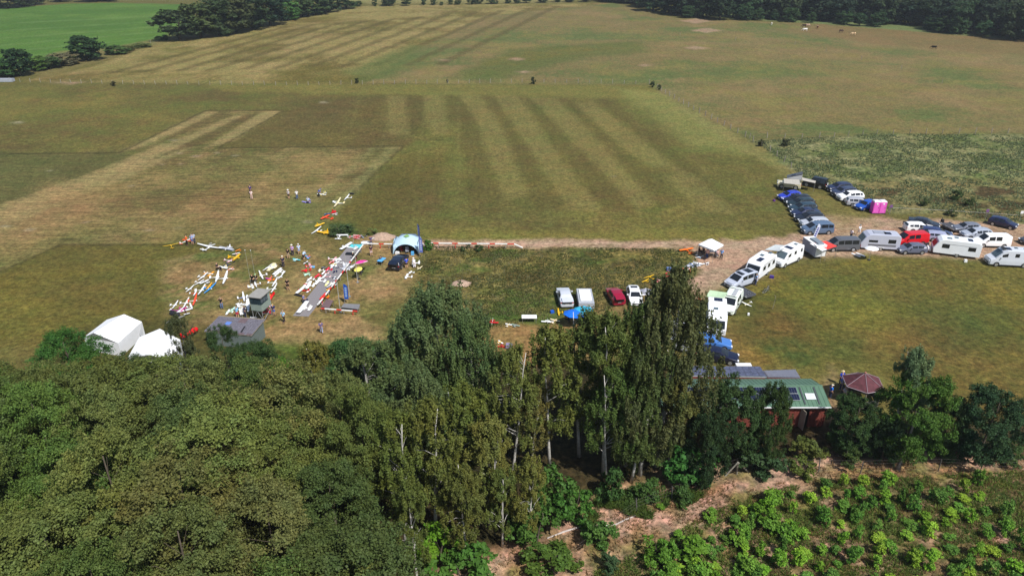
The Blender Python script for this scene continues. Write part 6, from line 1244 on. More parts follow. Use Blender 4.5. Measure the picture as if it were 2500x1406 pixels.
PL = [
 ('Z1', 110, 1020, 355, 972, 385, 1030, 'glider', YL, YL, 'slim yellow glider lying alone at the far left of the models'),
 ('Z1', 420, 905, 550, 928, 480, 985, 'low', ORN, WH, 'orange and white model held beside the man in the orange shirt'),
 ('Z1', 640, 985, 1020, 1060, 775, 1085, 'glider', WH, WH, 'largest white glider, wings nearly level across the grass below the three standing men'),
 ('Z1', 985, 1032, 1175, 1068, 1180, 1030, 'biplane', SV, WH, 'pale grey twin-winged model touching the right wing tip of the largest white glider'),
 ('Z1', 800, 1005, 905, 985, 860, 960, 'trainer', WH, BK, 'small white tailed model behind the largest white glider'),
 ('Z1', 1220, 1082, 1285, 1050, 1290, 1080, 'low', cc(226, 140, 50), cc(200, 120, 40), 'small light orange model at the top of the left model column'),
 ('Z1', 1175, 1128, 1280, 1106, 1250, 1160, 'low', WH, PW, 'small white model just above the yellow biplane'),
 ('Z1', 1190, 1222, 1280, 1140, 1110, 1180, 'biplane', YL, YL, 'bright yellow biplane high in the left model column'),
 ('Z1', 1090, 1255, 1170, 1205, 1015, 1262, 'low', PW, WH, 'white and pink model just below the yellow biplane'),
 ('Z1', 1040, 1300, 1150, 1280, 1200, 1260, 'low', NV, NV, 'navy blue model under the white and pink one'),
 ('Z1', 975, 1322, 1090, 1352, 1050, 1310, 'trainer', WH, CR, 'cream and white model beside the person in black'),
 ('Z1', 1100, 1372, 1180, 1330, 1160, 1380, 'low', cc(240, 160, 130), WH, 'white model with orange-pink wings right of the cream one'),
 ('Z3', 935, 485, 760, 635, 765, 565, 'glider', WH, WH, 'white glider, uppermost of the three parallel ones in the left column'),
 ('Z3', 1035, 462, 935, 540, 905, 468, 'low', cc(240, 160, 30), WH, 'small orange-yellow model at the tip of the uppermost parallel glider'),
 ('Z3', 870, 612, 690, 715, 670, 675, 'glider', WH, WH, 'white glider, middle one of the three parallel ones in the left column'),
 ('Z3', 940, 605, 800, 672, 900, 680, 'low', WH, SV, 'white powered model wedged beside the middle parallel glider'),
 ('Z3', 690, 712, 545, 838, 540, 778, 'glider', WH, WH, 'white glider, lowest of the three parallel ones in the left column'),
 ('Z3', 1128, 458, 1078, 668, 985, 572, 'glider', WH, WH, 'white glider with steep wings, left one of the upright pair'),
 ('Z3', 1285, 465, 1208, 702, 1130, 590, 'glider', WH, WH, 'white glider with steep wings, right one of the upright pair'),
 ('Z3', 1008, 668, 912, 795, 885, 735, 'glider', cc(240, 170, 30), YL, 'orange-yellow glider just left of the blue-winged one'),
 ('Z3', 1082, 675, 868, 866, 875, 762, 'glider', cc(60, 150, 220), WH, 'white glider with bright blue wings'),
 ('Z3', 890, 700, 762, 892, 725, 775, 'glider', WH, WH, 'white glider between the blue-winged one and the red-tailed one'),
 ('Z3', 738, 795, 680, 905, 620, 840, 'glider', WH, RD, 'white-winged model with red fuselage and red tail'),
 ('Z3', 735, 880, 670, 1082, 592, 1005, 'glider', cc(238, 80, 40), WH, 'white glider with orange-red wings'),
 ('Z3', 405, 988, 300, 1136, 258, 1075, 'glider', WH, WH, 'leftmost white glider, at the lower end of the left column'),
 ('Z3', 600, 935, 500, 1112, 440, 1030, 'glider', WH, WH, 'white glider second from the left at the lower end of the left column'),
 ('Z3', 530, 1090, 330, 1238, 400, 1060, 'glider', WH, MG, 'long white wing with magenta fuselage lying over the black case'),
 ('Z3', 612, 1030, 660, 1142, 570, 1120, 'glider', WH, SV, 'white glider with upright wings right of the magenta one'),
 ('Z3', 450, 1160, 545, 1100, 440, 1110, 'low', cc(226, 70, 150), MG, 'magenta and white model beneath the long white wing'),
 ('Z3', 400, 1180, 640, 1120, 460, 1245, 'low', WH, cc(80, 20, 40), 'white model with dark red body at the bottom of the left column'),
 ('Z3', 2085, 335, 1915, 460, 2110, 402, 'glider', WH, WH, 'white glider near the man in navy, left wing of the crossed pair'),
 ('Z3', 2118, 315, 2010, 442, 2120, 398, 'low', CR, WH, 'cream-winged model crossing the glider near the man in navy'),
 ('Z3', 1850, 460, 1925, 612, 1975, 522, 'glider', WH, WH, 'white glider turned the other way between the two black-clad men and the cream pile'),
 ('Z3', 2240, 415, 2110, 522, 2305, 470, 'biplane', WH, WH, 'white biplane with dark gaps between its wings'),
 ('Z3', 2282, 510, 2185, 606, 2135, 552, 'glider', WH, WH, 'white model directly below the white biplane'),
 ('Z3', 2045, 600, 1985, 590, 2135, 595, 'biplane', MG, cc(238, 140, 30), 'magenta-winged biplane with orange fuselage'),
 ('Z3', 2020, 640, 2055, 575, 2120, 600, 'low', cc(240, 130, 30), cc(240, 130, 30), 'orange model behind the magenta biplane'),
 ('Z3', 2178, 580, 2085, 742, 2008, 665, 'glider', WH, WH, 'white glider below the magenta biplane, upper one of two'),
 ('Z3', 2168, 690, 2065, 852, 1990, 772, 'glider', WH, WH, 'white glider below the magenta biplane, lower one of two'),
 ('Z3', 1758, 628, 1812, 756, 1878, 705, 'glider', WH, WH, 'white glider directly behind the lookout cabin roof'),
 ('Z3', 1712, 688, 1738, 758, 1650, 720, 'low', WH, WH, 'white wing just left of the glider behind the lookout cabin'),
 ('Z3', 1558, 835, 1590, 1010, 1475, 945, 'glider', WH, cc(120, 150, 220), 'white and blue glider left of the lookout cabin'),
 ('Z3', 1440, 1040, 1600, 1035, 1520, 1100, 'low', WH, WH, 'white model with level wings left of the lookout cabin'),
 ('Z3', 1470, 1075, 1605, 1115, 1500, 1150, 'low', WH, CR, 'white model below the level-winged one at the lookout cabin'),
 ('Z3', 1318, 1140, 1262, 1225, 1380, 1180, 'low', WH, LG, 'white model left of the person in light blue by the chair'),
 ('Z3', 1415, 1095, 1340, 1165, 1430, 1160, 'low', cc(190, 220, 200), LG, 'pale green-white model above the one left of the person in light blue'),
 ('Z3', 2015, 805, 1930, 935, 2040, 790, 'trainer', RD, RD, 'red-winged model right of the lookout cabin roof'),
 ('Z3', 2035, 880, 1975, 975, 1928, 950, 'low', YL, YL, 'yellow model between two red ones right of the lookout cabin'),
 ('Z3', 2068, 915, 1945, 1090, 1928, 1010, 'trainer', cc(226, 44, 36), WH, 'long red wing with white fuselage right of the lookout cabin'),
 ('Z3', 2010, 1038, 2065, 1112, 1940, 1105, 'trainer', PW, WH, 'white and red model below the long red wing'),
 ('Z3', 1985, 1128, 2060, 1210, 1925, 1200, 'trainer', cc(226, 44, 36), RD, 'red model nearest the man in the navy vest'),
 ('Z4', 1962, 205, 1760, 332, 2020, 335, 'trainer', WH, WH, 'largest white high-winged powered model at the far end of the paved strip'),
 ('Z4', 1790, 515, 1640, 495, 1700, 560, 'jet', WH, WH, 'white swept-wing jet on the paved strip below the black case'),
 ('Z4', 1655, 480, 1590, 560, 1620, 460, 'low', PW, WH, 'white model with pinkish tips left of the swept-wing jet'),
 ('Z4', 1650, 590, 1540, 650, 1700, 610, 'low', WH, cc(238, 220, 80), 'white model with yellow tail on the paved strip'),
 ('Z4', 1605, 622, 1555, 695, 1660, 668, 'low', WH, WH, 'white model just below the yellow-tailed one'),
 ('Z4', 1430, 660, 1365, 712, 1470, 700, 'low', BK, GY, 'black and grey model at the left edge of the paved strip'),
 ('Z4', 1330, 715, 1320, 775, 1405, 742, 'low', CR, WH, 'small cream model left of the red one on the paved strip'),
 ('Z4', 1515, 685, 1450, 765, 1575, 730, 'low', cc(226, 50, 80), RD, 'red model in the crowd on the middle of the paved strip'),
 ('Z4', 1660, 740, 1600, 790, 1690, 760, 'low', NV, NV, 'dark blue model on the middle of the paved strip'),
 ('Z4', 1820, 660, 1760, 745, 1870, 760, 'jet', SV, SV, 'silver delta model by the barrier'),
 ('Z4', 1905, 590, 1860, 670, 1850, 600, 'jet', SV, WH, 'silver-white swept model by the barrier, above the delta'),
 ('Z4', 1990, 630, 1930, 690, 2000, 640, 'jet', WH, SV, 'small white jet on the other side of the barrier'),
 ('Z4', 1432, 762, 1378, 835, 1522, 782, 'trainer', WH, PW, 'white and pink model upper of the two side by side on the paved strip'),
 ('Z4', 1455, 828, 1392, 908, 1548, 872, 'trainer', WH, PW, 'white and pink model lower of the two side by side on the paved strip'),
 ('Z4', 1162, 878, 1078, 958, 1232, 912, 'low', WH, WH, 'white model at the left edge of the paved strip below the pale green cloth'),
 ('Z4', 1312, 815, 1228, 892, 1350, 862, 'low', cc(226, 50, 70), RD, 'red model left of the two white and pink ones'),
 ('Z4', 1345, 895, 1238, 1022, 1425, 985, 'low', WH, WH, 'white aerobatic model in the centre of the paved strip'),
 ('Z4', 1072, 988, 1002, 1060, 1110, 1040, 'low', WH, RD, 'white model with red nose left of the paved strip'),
 ('Z4', 1142, 985, 1072, 1124, 1192, 1088, 'trainer', WH, WH, 'white model right of the red-nosed one'),
 ('Z4', 1038, 1072, 868, 1215, 1092, 1180, 'trainer', WH, RD, 'large white-winged model with red nose beside the dark cover bag'),
 ('Z4', 1640, 870, 1615, 920, 1720, 915, 'low', WH, NV, 'white and dark model against the barrier'),
 ('Z4', 1692, 945, 1468, 1105, 1560, 1060, 'glider', WH, WH, 'long white glider wing lying against the barrier'),
 ('Z4', 1500, 965, 1445, 1055, 1562, 1018, 'low', cc(240, 232, 150), WH, 'white model with yellow stripe on the lower half of the paved strip'),
 ('Z4', 1530, 1100, 1470, 1140, 1560, 1130, 'low', cc(240, 200, 60), RD, 'small yellow and red model against the barrier'),
 ('Z4', 1515, 1150, 1450, 1215, 1500, 1190, 'low', BL, BL, 'small blue model above the red and yellow one'),
 ('Z4', 1452, 1218, 1345, 1335, 1482, 1312, 'trainer', cc(226, 44, 36), YL, 'red-winged model with yellow fuselage at the lower end of the barrier'),
 ('Z6', 915, 700, 858, 778, 930, 760, 'trainer', WH, NV, 'white wing between the red and yellow model and the brown bench table'),
 ('Z6', 662, 735, 515, 925, 740, 768, 'trainer', WH, WH, 'long white-winged model at the near end of the paved strip'),
 ('Z6', 650, 800, 600, 860, 695, 858, 'low', WH, WH, 'small white model beside the long-winged one at the near end of the paved strip'),
 ('Z4', 1085, 560, 1005, 608, 1140, 585, 'low', WH, BK, 'white model with black nose at the top of the group left of the paved strip'),
 ('Z4', 1120, 615, 1155, 690, 1045, 640, 'low', PW, RD, 'pink and red model beside the grey triangular wing'),
 ('Z4', 1170, 640, 1245, 680, 1210, 700, 'jet', SKB, GY, 'grey-blue triangular flying wing left of the paved strip'),
 ('Z4', 1010, 720, 1010, 775, 1165, 750, 'jet', cc(226, 30, 40), RD, 'bright red round-winged model left of the paved strip'),
 ('Z4', 990, 845, 1080, 790, 1150, 825, 'jet', LG, LG, 'pale mint green winged model below the bright red one'),
 ('Z4', 792, 508, 928, 535, 835, 555, 'low', TQ, WH, 'turquoise model at the feet of the standing group'),
 ('Z4', 1050, 445, 1100, 505, 1125, 485, 'low', SKB, ORN, 'blue model with orange tips beside the bending man'),
 ('Z2', 828, 262, 738, 368, 862, 322, 'glider', WH, WH, 'white glider at the very top of the right model row'),
 ('Z2', 672, 330, 558, 497, 728, 385, 'glider', CR, WH, 'cream-winged glider with big white nose in the right model row'),
 ('Z2', 540, 370, 570, 405, 640, 385, 'low', WH, WH, 'white nose-heavy model beside the cream-winged glider'),
 ('Z2', 600, 545, 530, 590, 540, 560, 'jet', RD, RD, 'bright red cross-shaped model right of the blue one'),
 ('Z2', 610, 590, 520, 610, 580, 625, 'low', WH, PW, 'white model just below the bright red cross-shaped one'),
 ('Z2', 380, 608, 475, 595, 350, 640, 'low', BL, NV, 'blue model above the vermilion one'),
 ('Z2', 462, 632, 328, 700, 485, 712, 'trainer', cc(240, 84, 40), cc(240, 84, 40), 'vermilion high-wing model in the right model row'),
 ('Z2', 372, 775, 222, 838, 240, 800, 'trainer', cc(240, 190, 40), YL, 'yellow-orange model above the long white glider'),
 ('Z2', 326, 838, 152, 972, 335, 892, 'glider', WH, WH, 'long white glider left of the broom bush'),
 ('Z2', 272, 930, 500, 966, 455, 920, 'trainer', cc(244, 186, 30), YL, 'big golden yellow model with wings across, below the broom bush'),
 ('Z2', 530, 990, 792, 992, 638, 1052, 'trainer', WH, WH, 'white model with long straight wings beside the red-tailed one'),
 ('Z2', 790, 1003, 888, 1003, 815, 1035, 'low', WH, RD, 'small white and red model at the wing tip of the long straight one'),
 ('Z2', 905, 985, 1030, 1000, 960, 1040, 'biplane', PW, RD, 'white and red striped biplane left of the sand heap'),
 ('Z2', 900, 1020, 1005, 1045, 960, 1000, 'low', PW, RD, 'red and white low-wing model in front of the striped biplane'),
 ('Z2', 1040, 985, 1080, 1030, 1140, 1000, 'low', GY, BK, 'dark grey model just left of the sand heap'),
 ('Z2', 1172, 1032, 1302, 1048, 1240, 1065, 'glider', WH, WH, 'small white glider at the foot of the sand heap'),
 ('Z2', 262, 252, 405, 268, 330, 215, 'trainer', WH, cc(240, 220, 120), 'white model with yellow tip handled by the crouching man in blue'),
 ('Z1', 2240, 325, 2360, 340, 2300, 300, 'low', cc(150, 140, 220), cc(150, 140, 220), 'lilac model in front of the kneeling person'),
 ('TE', 1160, 1105, 1110, 1215, 1265, 1160, 'trainer', WH, WH, 'white high-wing model on the grass below the black estate'),
 ('TE', 1250, 1020, 1195, 1080, 1310, 1070, 'low', WH, WH, 'smaller white model above the high-wing one below the black estate'),
 ('TE', 1520, 915, 1385, 1005, 1420, 960, 'glider', CR, WH, 'cream glider wing at the edge of the heath'),
 ('TE', 1300, 760, 1320, 900, 1400, 770, 'low', WH, WH, 'white model held upright by the person in white'),
 ('R4', 938, 412, 1175, 372, 1112, 468, 'trainer', cc(244, 120, 30), cc(244, 110, 30), 'bright orange high-wing model left of the white gazebo'),
 ('R4', 985, 690, 1300, 640, 1100, 720, 'jet', SV, cc(140, 160, 200), 'large silver-blue jet beside the track'),
 ('R4', 1120, 640, 1310, 620, 1240, 700, 'jet', WH, SV, 'white jet overlapping the silver-blue one beside the track'),
 ('R4', 1355, 662, 1485, 632, 1440, 680, 'low', WH, cc(120, 70, 50), 'small white model right of the two jets'),
 ('R4', 1000, 740, 1130, 800, 1090, 740, 'low', cc(240, 110, 90), WH, 'red and white model near the top of the tallest birch'),
 ('R4', 690, 905, 875, 845, 645, 850, 'low', cc(220, 40, 70), RD, 'crimson model with white nose left of the tallest birch top'),
 ('R4', 250, 942, 462, 872, 410, 965, 'glider', YL, YL, 'yellow swept glider, upper one of the yellow pair'),
 ('R4', 212, 1020, 345, 950, 330, 1000, 'glider', YL, YL, 'yellow glider, lower one of the yellow pair'),
 ('R4', 500, 945, 640, 1010, 520, 1010, 'low', PW, cc(160, 60, 60), 'white and red model half hidden by the birch top'),
 ('R4', 1228, 552, 1395, 520, 1290, 490, 'glider', WH, SKB, 'white glider wings beside the man in the pinkish shirt'),
 ('R5', 152, 608, 315, 618, 245, 578, 'trainer', RD, WH, 'red model, leftmost of the row in the dry grass'),
 ('R5', 430, 625, 500, 640, 470, 670, 'low', WH, CR, 'small white model second in the row in the dry grass'),
 ('R5', 510, 630, 615, 655, 560, 670, 'low', cc(150, 170, 150), GY, 'dark green and white model third in the row in the dry grass'),
 ('R5', 925, 600, 1080, 608, 1000, 585, 'trainer', WH, WH, 'white model right of the white folding table'),
 ('R5', 1050, 560, 1170, 590, 1110, 630, 'low', CR, cc(220, 190, 150), 'cream model at the right end of the row in the dry grass'),
 ('R5', 1150, 420, 1165, 525, 1175, 470, 'glider', YL, YL, 'yellow upright wing left of the silver-white saloon'),
 ('R5', 330, 940, 410, 940, 370, 920, 'low', RD, RD, 'small red model at the lower edge of the dry grass'),
 ('R5', 330, 860, 380, 895, 300, 870, 'low', WH, YL, 'small white and yellow model above the small red one'),
 ('Z4', 1720, 560, 1660, 600, 1760, 600, 'low', WH, WH, 'white model right of the yellow-tailed one on the paved strip'),
 ('Z4', 1560, 560, 1520, 610, 1600, 600, 'low', PW, RD, 'white model with red tip at the left edge of the strip above the cream one'),
 ('Z4', 1480, 740, 1420, 770, 1500, 790, 'low', WH, GY, 'white and grey model squeezed beside the red one on the strip'),
 ('Z4', 1330, 880, 1300, 930, 1370, 930, 'low', WH, WH, 'small white model at the wing tip of the aerobatic one'),
 ('Z4', 1890, 700, 1850, 760, 1930, 740, 'low', WH, SV, 'white model leaning over the barrier by the silver delta'),
 ('Z4', 1660, 660, 1610, 710, 1700, 700, 'low', GY, NV, 'grey model between the yellow-tailed one and the dark blue one'),
 ('Z6', 620, 680, 590, 720, 650, 730, 'low', BK, WH, 'black and white model above the person sitting at the strip'),
 ('TW', 680, 1200, 830, 1210, 750, 1240, 'low', WH, WH, 'white model lying under the lookout cabin'),
 ('TW', 690, 180, 740, 300, 660, 250, 'low', WH, CR, 'cream-white model directly left behind the cabin roof'),
 ('R3', 640, 1040, 790, 1110, 700, 1000, 'glider', WH, CR, 'white model leaning on the dark flat trailer'),
]
for r_ in PL:
    airplane(*r_[:7], r_[7], r_[8], r_[9], r_[10])
# tall white wing leaning at the tower
o = airplane('TW', 560, 560, 600, 1080, 480, 800, 'glider', WH, WH, 'very broad white glider wing standing in front of the lookout cabin', z=.5)
# red helicopter
c, rz, _ = place2('Z5', 1450, 500, 1290, 590, .35); o = thing('model_helicopter', 'bright red model helicopter at the end of the grey shed', 'model helicopter', (c.x, c.y, 0), rz, 'model aircraft laid out on the grass')
MB().loft([[Vector((x, r0*math.cos(q*math.pi/4), .45+r0*1.1*math.sin(q*math.pi/4))) for q in range(8)] for x, r0 in ((1.15, .08), (.95, .26), (.4, .34), (-.1, .2), (-.9, .1), (-1.1, .09))]).obj('fuselage', FOILM, o, cc(220, 16, 26))
MB().slab([(-1.3, .03, .35), (-.85, .03, .4), (-1.1, .03, .95), (-1.4, .03, .95)], .06).obj('tail_fin', FOILM, o, cc(220, 16, 26)); MB().box((-1.05, 0, .5), (.3, .9, .03)).obj('tailplane', FOILM, o, cc(220, 16, 26)); MB().cyl((.3, 0, .7), (.3, 0, .95), .03, 6).obj('mast', BLACK, o); MB().box((.3, 0, .96), (1.6, .06, .015), rz=.6).obj('rotor', BLACK, o)
MB().sphere((.85, 0, .52), .2, 8, 5, (1, .9, .8)).obj('canopy', GLASS, o)
for s in (-1, 1): MB().tube([(.9, s*.25, .05), (-.3, s*.25, .05)], .02, 4).tube([(.3, s*.15, .3), (.3, s*.25, .05)], .015, 4).obj('skid', BLACK, o)
# dark bags
def bag(v, ax, ay, bx, by, w_, label, h=.25):
    c, rz, L = place2(v, ax, ay, bx, by); o = thing('model_bag', label, 'bag', (c.x, c.y, 0), rz); MB().tube([(-L/2, 0, h*.4), (-L*.3, 0, h*.5), (L*.3, 0, h*.5), (L/2, 0, h*.4)], [.05, w_, w_*.8, .06], 8).obj('cover', mat('black_fabric', (.012, .012, .02), .8), o); MB().tube([(-L*.2, 0, h*.5+w_*.9), (0, 0, h*.5+w_*1.15), (L*.2, 0, h*.5+w_*.85)], .02, 4).obj('handle', BLACK, o)
bag('Z4', 810, 1248, 1000, 1285, .14, 'long black cover bag below the large white-winged model'); bag('Z3', 245, 1215, 440, 1260, .35, 'black case under the magenta model'); bag('Z1', 1180, 1258, 1215, 1250, .1, 'small black bag below the yellow biplane'); bag('Z3', 270, 1180, 330, 1200, .2, 'small black case with white lid beside the leftmost glider')

# ---------------------------------------------------------------- people
J = {'pel': (0, 0, .98), 'wst': (0, 0, 1.12), 'chs': (0, .0, 1.32), 'nek': (0, .01, 1.48), 'hd0': (0, .0, 1.56), 'hd1': (0, -.01, 1.66), 'hd2': (0, 0, 1.74),
     'shL': (.18, 0, 1.42), 'elL': (.26, .03, 1.14), 'wrL': (.27, -.06, .90), 'haL': (.27, -.10, .80), 'thL': (.23, -.13, .86), 'shR': (-.18, 0, 1.42), 'elR': (-.26, .03, 1.14), 'wrR': (-.27, -.06, .90), 'haR': (-.27, -.10, .80), 'thR': (-.23, -.13, .86),
     'hpL': (.09, 0, .92), 'knL': (.11, -.02, .50), 'anL': (.11, .02, .09), 'toL': (.13, -.16, .04), 'hpR': (-.09, 0, .92), 'knR': (-.11, -.02, .50), 'anR': (-.11, .02, .09), 'toR': (-.13, -.16, .04)}
RAD = {'pel': (.15, .11), 'wst': (.135, .10), 'chs': (.165, .115), 'nek': (.06, .06), 'hd0': (.065, .075), 'hd1': (.082, .098), 'hd2': (.06, .07), 'sh': (.065, .065), 'el': (.043, .043), 'wr': (.028, .028), 'ha': (.035, .02), 'th': (.012, .012), 'hp': (.095, .095), 'kn': (.06, .06), 'an': (.042, .045), 'to': (.042, .03)}
BN = [('pel', 'wst'), ('wst', 'chs'), ('chs', 'nek'), ('nek', 'hd0'), ('hd0', 'hd1'), ('hd1', 'hd2')] + [(a+s, b_+s) for s in 'LR' for a, b_ in (('sh', 'el'), ('el', 'wr'), ('wr', 'ha'), ('wr', 'th'), ('hp', 'kn'), ('kn', 'an'), ('an', 'to'))] + [('chs', 'shL'), ('chs', 'shR'), ('pel', 'hpL'), ('pel', 'hpR')]
POSE = {'stand': {}, 'stand2': {'elL': (.24, -.02, 1.16), 'wrL': (.12, -.24, 1.14), 'haL': (.06, -.30, 1.14), 'thL': (.06, -.27, 1.18), 'elR': (-.24, -.02, 1.16), 'wrR': (-.12, -.24, 1.14), 'haR': (-.06, -.30, 1.14), 'thR': (-.06, -.27, 1.18), 'anL': (.15, .02, .09), 'toL': (.18, -.15, .04)},
 'walk': {'knL': (.1, -.16, .52), 'anL': (.1, -.22, .10), 'toL': (.1, -.38, .05), 'knR': (-.1, .06, .50), 'anR': (-.1, .26, .16), 'toR': (-.1, .14, .03), 'elL': (.25, .12, 1.16), 'wrL': (.26, .14, .92), 'haL': (.26, .14, .83), 'thL': (.23, .1, .87), 'wrR': (-.25, -.22, .96), 'haR': (-.25, -.28, .88), 'thR': (-.21, -.25, .92)},
 'up': {'elL': (.36, -.12, 1.42), 'wrL': (.20, -.16, 1.60), 'haL': (.13, -.16, 1.66), 'thL': (.12, -.18, 1.60), 'elR': (-.36, -.12, 1.42), 'wrR': (-.20, -.16, 1.60), 'haR': (-.13, -.16, 1.66), 'thR': (-.12, -.18, 1.60)},
 'sit': {k: (J[k][0], J[k][1]+.05, J[k][2]-.48) for k in ('pel', 'wst', 'chs', 'nek', 'hd0', 'hd1', 'hd2', 'shL', 'shR', 'hpL', 'hpR')},
 'bend': {}}
POSE['sit'].update({'knL': (.12, -.42, .52), 'anL': (.12, -.40, .09), 'toL': (.13, -.58, .04), 'knR': (-.12, -.42, .52), 'anR': (-.12, -.40, .09), 'toR': (-.13, -.58, .04), 'elL': (.25, -.02, .70), 'wrL': (.16, -.26, .62), 'haL': (.13, -.34, .60), 'thL': (.10, -.30, .64), 'elR': (-.25, -.02, .70), 'wrR': (-.16, -.26, .62), 'haR': (-.13, -.34, .60), 'thR': (-.10, -.30, .64)})
for k, (x, y, z) in J.items():
    if z > .95:
        a = .85; yy, zz = y, z-.98; POSE['bend'][k] = (x, yy*math.cos(a)-zz*math.sin(a)+.1, .95+zz*math.cos(a)+yy*math.sin(a))
for s, sg in (('L', 1), ('R', -1)): POSE['bend'].update({'el'+s: (.22*sg, -.36, .88), 'wr'+s: (.18*sg, -.42, .66), 'ha'+s: (.17*sg, -.44, .57), 'th'+s: (.13*sg, -.44, .62), 'hp'+s: (.09*sg, .08, .90)})
def body_meshes(pose, short_sleeve=True, shorts=False):
    P = dict(J); P.update(POSE[pose]); names = list(P); idx = {k: i for i, k in enumerate(names)}
    me = bpy.data.meshes.new('b'); me.from_pydata([P[k] for k in names], [(idx[a], idx[b_]) for a, b_ in BN], []); o = bpy.data.objects.new('b', me); COL.objects.link(o)
    md = o.modifiers.new('s', 'SKIN'); md.use_smooth_shade = True; 
    bpy.context.view_layer.update()
    if not me.skin_vertices: bpy.context.view_layer.objects.active = o
    sv = me.skin_vertices[0].data if me.skin_vertices else None
    if sv is None:
        o.modifiers.remove(md); bpy.context.view_layer.objects.active = o; o.select_set(True); bpy.ops.object.modifier_add(type='SKIN'); md = o.modifiers[-1]; sv = me.skin_vertices[0].data
    for k in names:
        r_ = RAD.get(k) or RAD[k[:2]]; sv[idx[k]].radius = r_; sv[idx[k]].use_root = k == 'pel'
    sb = o.modifiers.new('u', 'SUBSURF'); sb.levels = 1
    dg = bpy.context.evaluated_depsgraph_get(); ev = o.evaluated_get(dg); m2 = bpy.data.meshes.new_from_object(ev); bpy.data.objects.remove(o)
    V_ = np.array([v.co for v in m2.vertices]); Nn = np.array([v.normal for v in m2.vertices]); Fc = [tuple(p.vertices) for p in m2.polygons]
    best = np.full(len(V_), 1e9); cls = np.zeros(len(V_), int); par = np.zeros(len(V_))
    for bi, (a, b_) in enumerate(BN):
        A, B_ = np.array(P[a]), np.array(P[b_]); d = B_-A; t = np.clip(((V_-A)@d)/(d@d), 0, 1); ds = np.linalg.norm(V_-A-t[:, None]*d, axis=1)
        rr = np.mean(RAD.get(a) or RAD[a[:2]])*(1-t)+np.mean(RAD.get(b_) or RAD[b_[:2]])*t; q = ds/rr; u = q < best; best[u] = q[u]; cls[u] = bi; par[u] = t[u]
    def part(sel, offs, name):
        fs = [f for f in Fc if all(sel[i] for i in f)]; used = sorted({i for f in fs for i in f}); mp = {i: n for n, i in enumerate(used)}
        m3 = bpy.data.meshes.new(name); m3.from_pydata([tuple(V_[i]+Nn[i]*offs) for i in used], [], [tuple(mp[i] for i in f) for f in fs]); m3.polygons.foreach_set('use_smooth', [True]*len(m3.polygons)); return m3
    bn = {b_: i for i, b_ in enumerate(BN)}; isb = lambda *bs: np.isin(cls, [bn[b_] for b_ in bs])
    tors = isb(('pel', 'wst'), ('wst', 'chs'), ('chs', 'shL'), ('chs', 'shR')) | (isb(('chs', 'nek')) & (par < .65)); arms = isb(('shL', 'elL'), ('shR', 'elR')); legs = isb(('hpL', 'knL'), ('hpR', 'knR'), ('pel', 'hpL'), ('pel', 'hpR')); shin = isb(('knL', 'anL'), ('knR', 'anR'))
    shirt = part(tors | (arms & (par < .75)), .022, 'shirt'); shirt.materials.append(CLOTHM)
    tr_l = part(legs | (shin & (par < .9)) | (isb(('pel', 'wst')) & (par < .15)), .016, 'trousers'); tr_l.materials.append(CLOTHM)
    tr_s = part((legs & ~(isb(('hpL', 'knL'), ('hpR', 'knR')) & (par > .85))) | (isb(('pel', 'wst')) & (par < .15)), .022, 'shorts'); tr_s.materials.append(CLOTHM)
    hair = part(isb(('hd0', 'hd1'), ('hd1', 'hd2')) & ((V_[:, 2] > P['hd1'][2]+.03) | (V_[:, 1] > P['hd1'][1]+.03)), .012, 'hair'); hair.materials.append(CLOTHM)
    shoe = part(isb(('anL', 'toL'), ('anR', 'toR')), .01, 'shoes'); shoe.materials.append(CLOTHM)
    m2.materials.clear(); m2.materials.append(SKIN); m2.name = 'body'
    h = Vector(P['hd1']); face = MB().box((h.x, h.y-.105, h.z-.02), (.02, .03, .035)).sphere((h.x-.03, h.y-.088, h.z+.015), .01, 5, 3).sphere((h.x+.03, h.y-.088, h.z+.015), .01, 5, 3).mesh('face', SKIN)
    hat = MB().cyl((h.x, h.y, h.z+.04), (h.x, h.y, h.z+.055), .17, 12).tube([(h.x, h.y, h.z+.05), (h.x, h.y, h.z+.12), (h.x, h.y, h.z+.15)], [.11, .10, .04], 10).mesh('sun_hat', CLOTHM)
    cap = MB().tube([(h.x, h.y, h.z+.03), (h.x, h.y, h.z+.09), (h.x, h.y, h.z+.125)], [.108, .095, .04], 10).box((h.x, h.y-.13, h.z+.04), (.14, .12, .015)).mesh('cap', CLOTHM)
    return dict(body=m2, shirt=shirt, trousers=tr_l, shorts=tr_s, hair=hair, shoes=shoe, face=face, sun_hat=hat, cap=cap)
BM = {p: body_meshes(p) for p in POSE}
DKH = cc(50, 38, 30); GRH = cc(150, 146, 140); JEAN = cc(70, 96, 140); KH = cc(190, 170, 140)
def person(v, x, y, head, pose, shirt, low, lowc, top, topc, label, h=0.0):
    p = at(v, x, y); o = thing('person', label, 'person', (p.x, p.y, h), math.radians(head)); B_ = BM[pose]; s = random.uniform(.97, 1.05); o.scale = (s, s, s)
    link('body', B_['body'], o, cc(206, 160, 130)); link('face', B_['face'], o, cc(196, 150, 120)); link('shirt', B_['shirt'], o, shirt); link(low, B_[low], o, lowc); link('shoes', B_['shoes'], o, cc(50, 50, 54)); link(top, B_[top], o, topc)
    return o
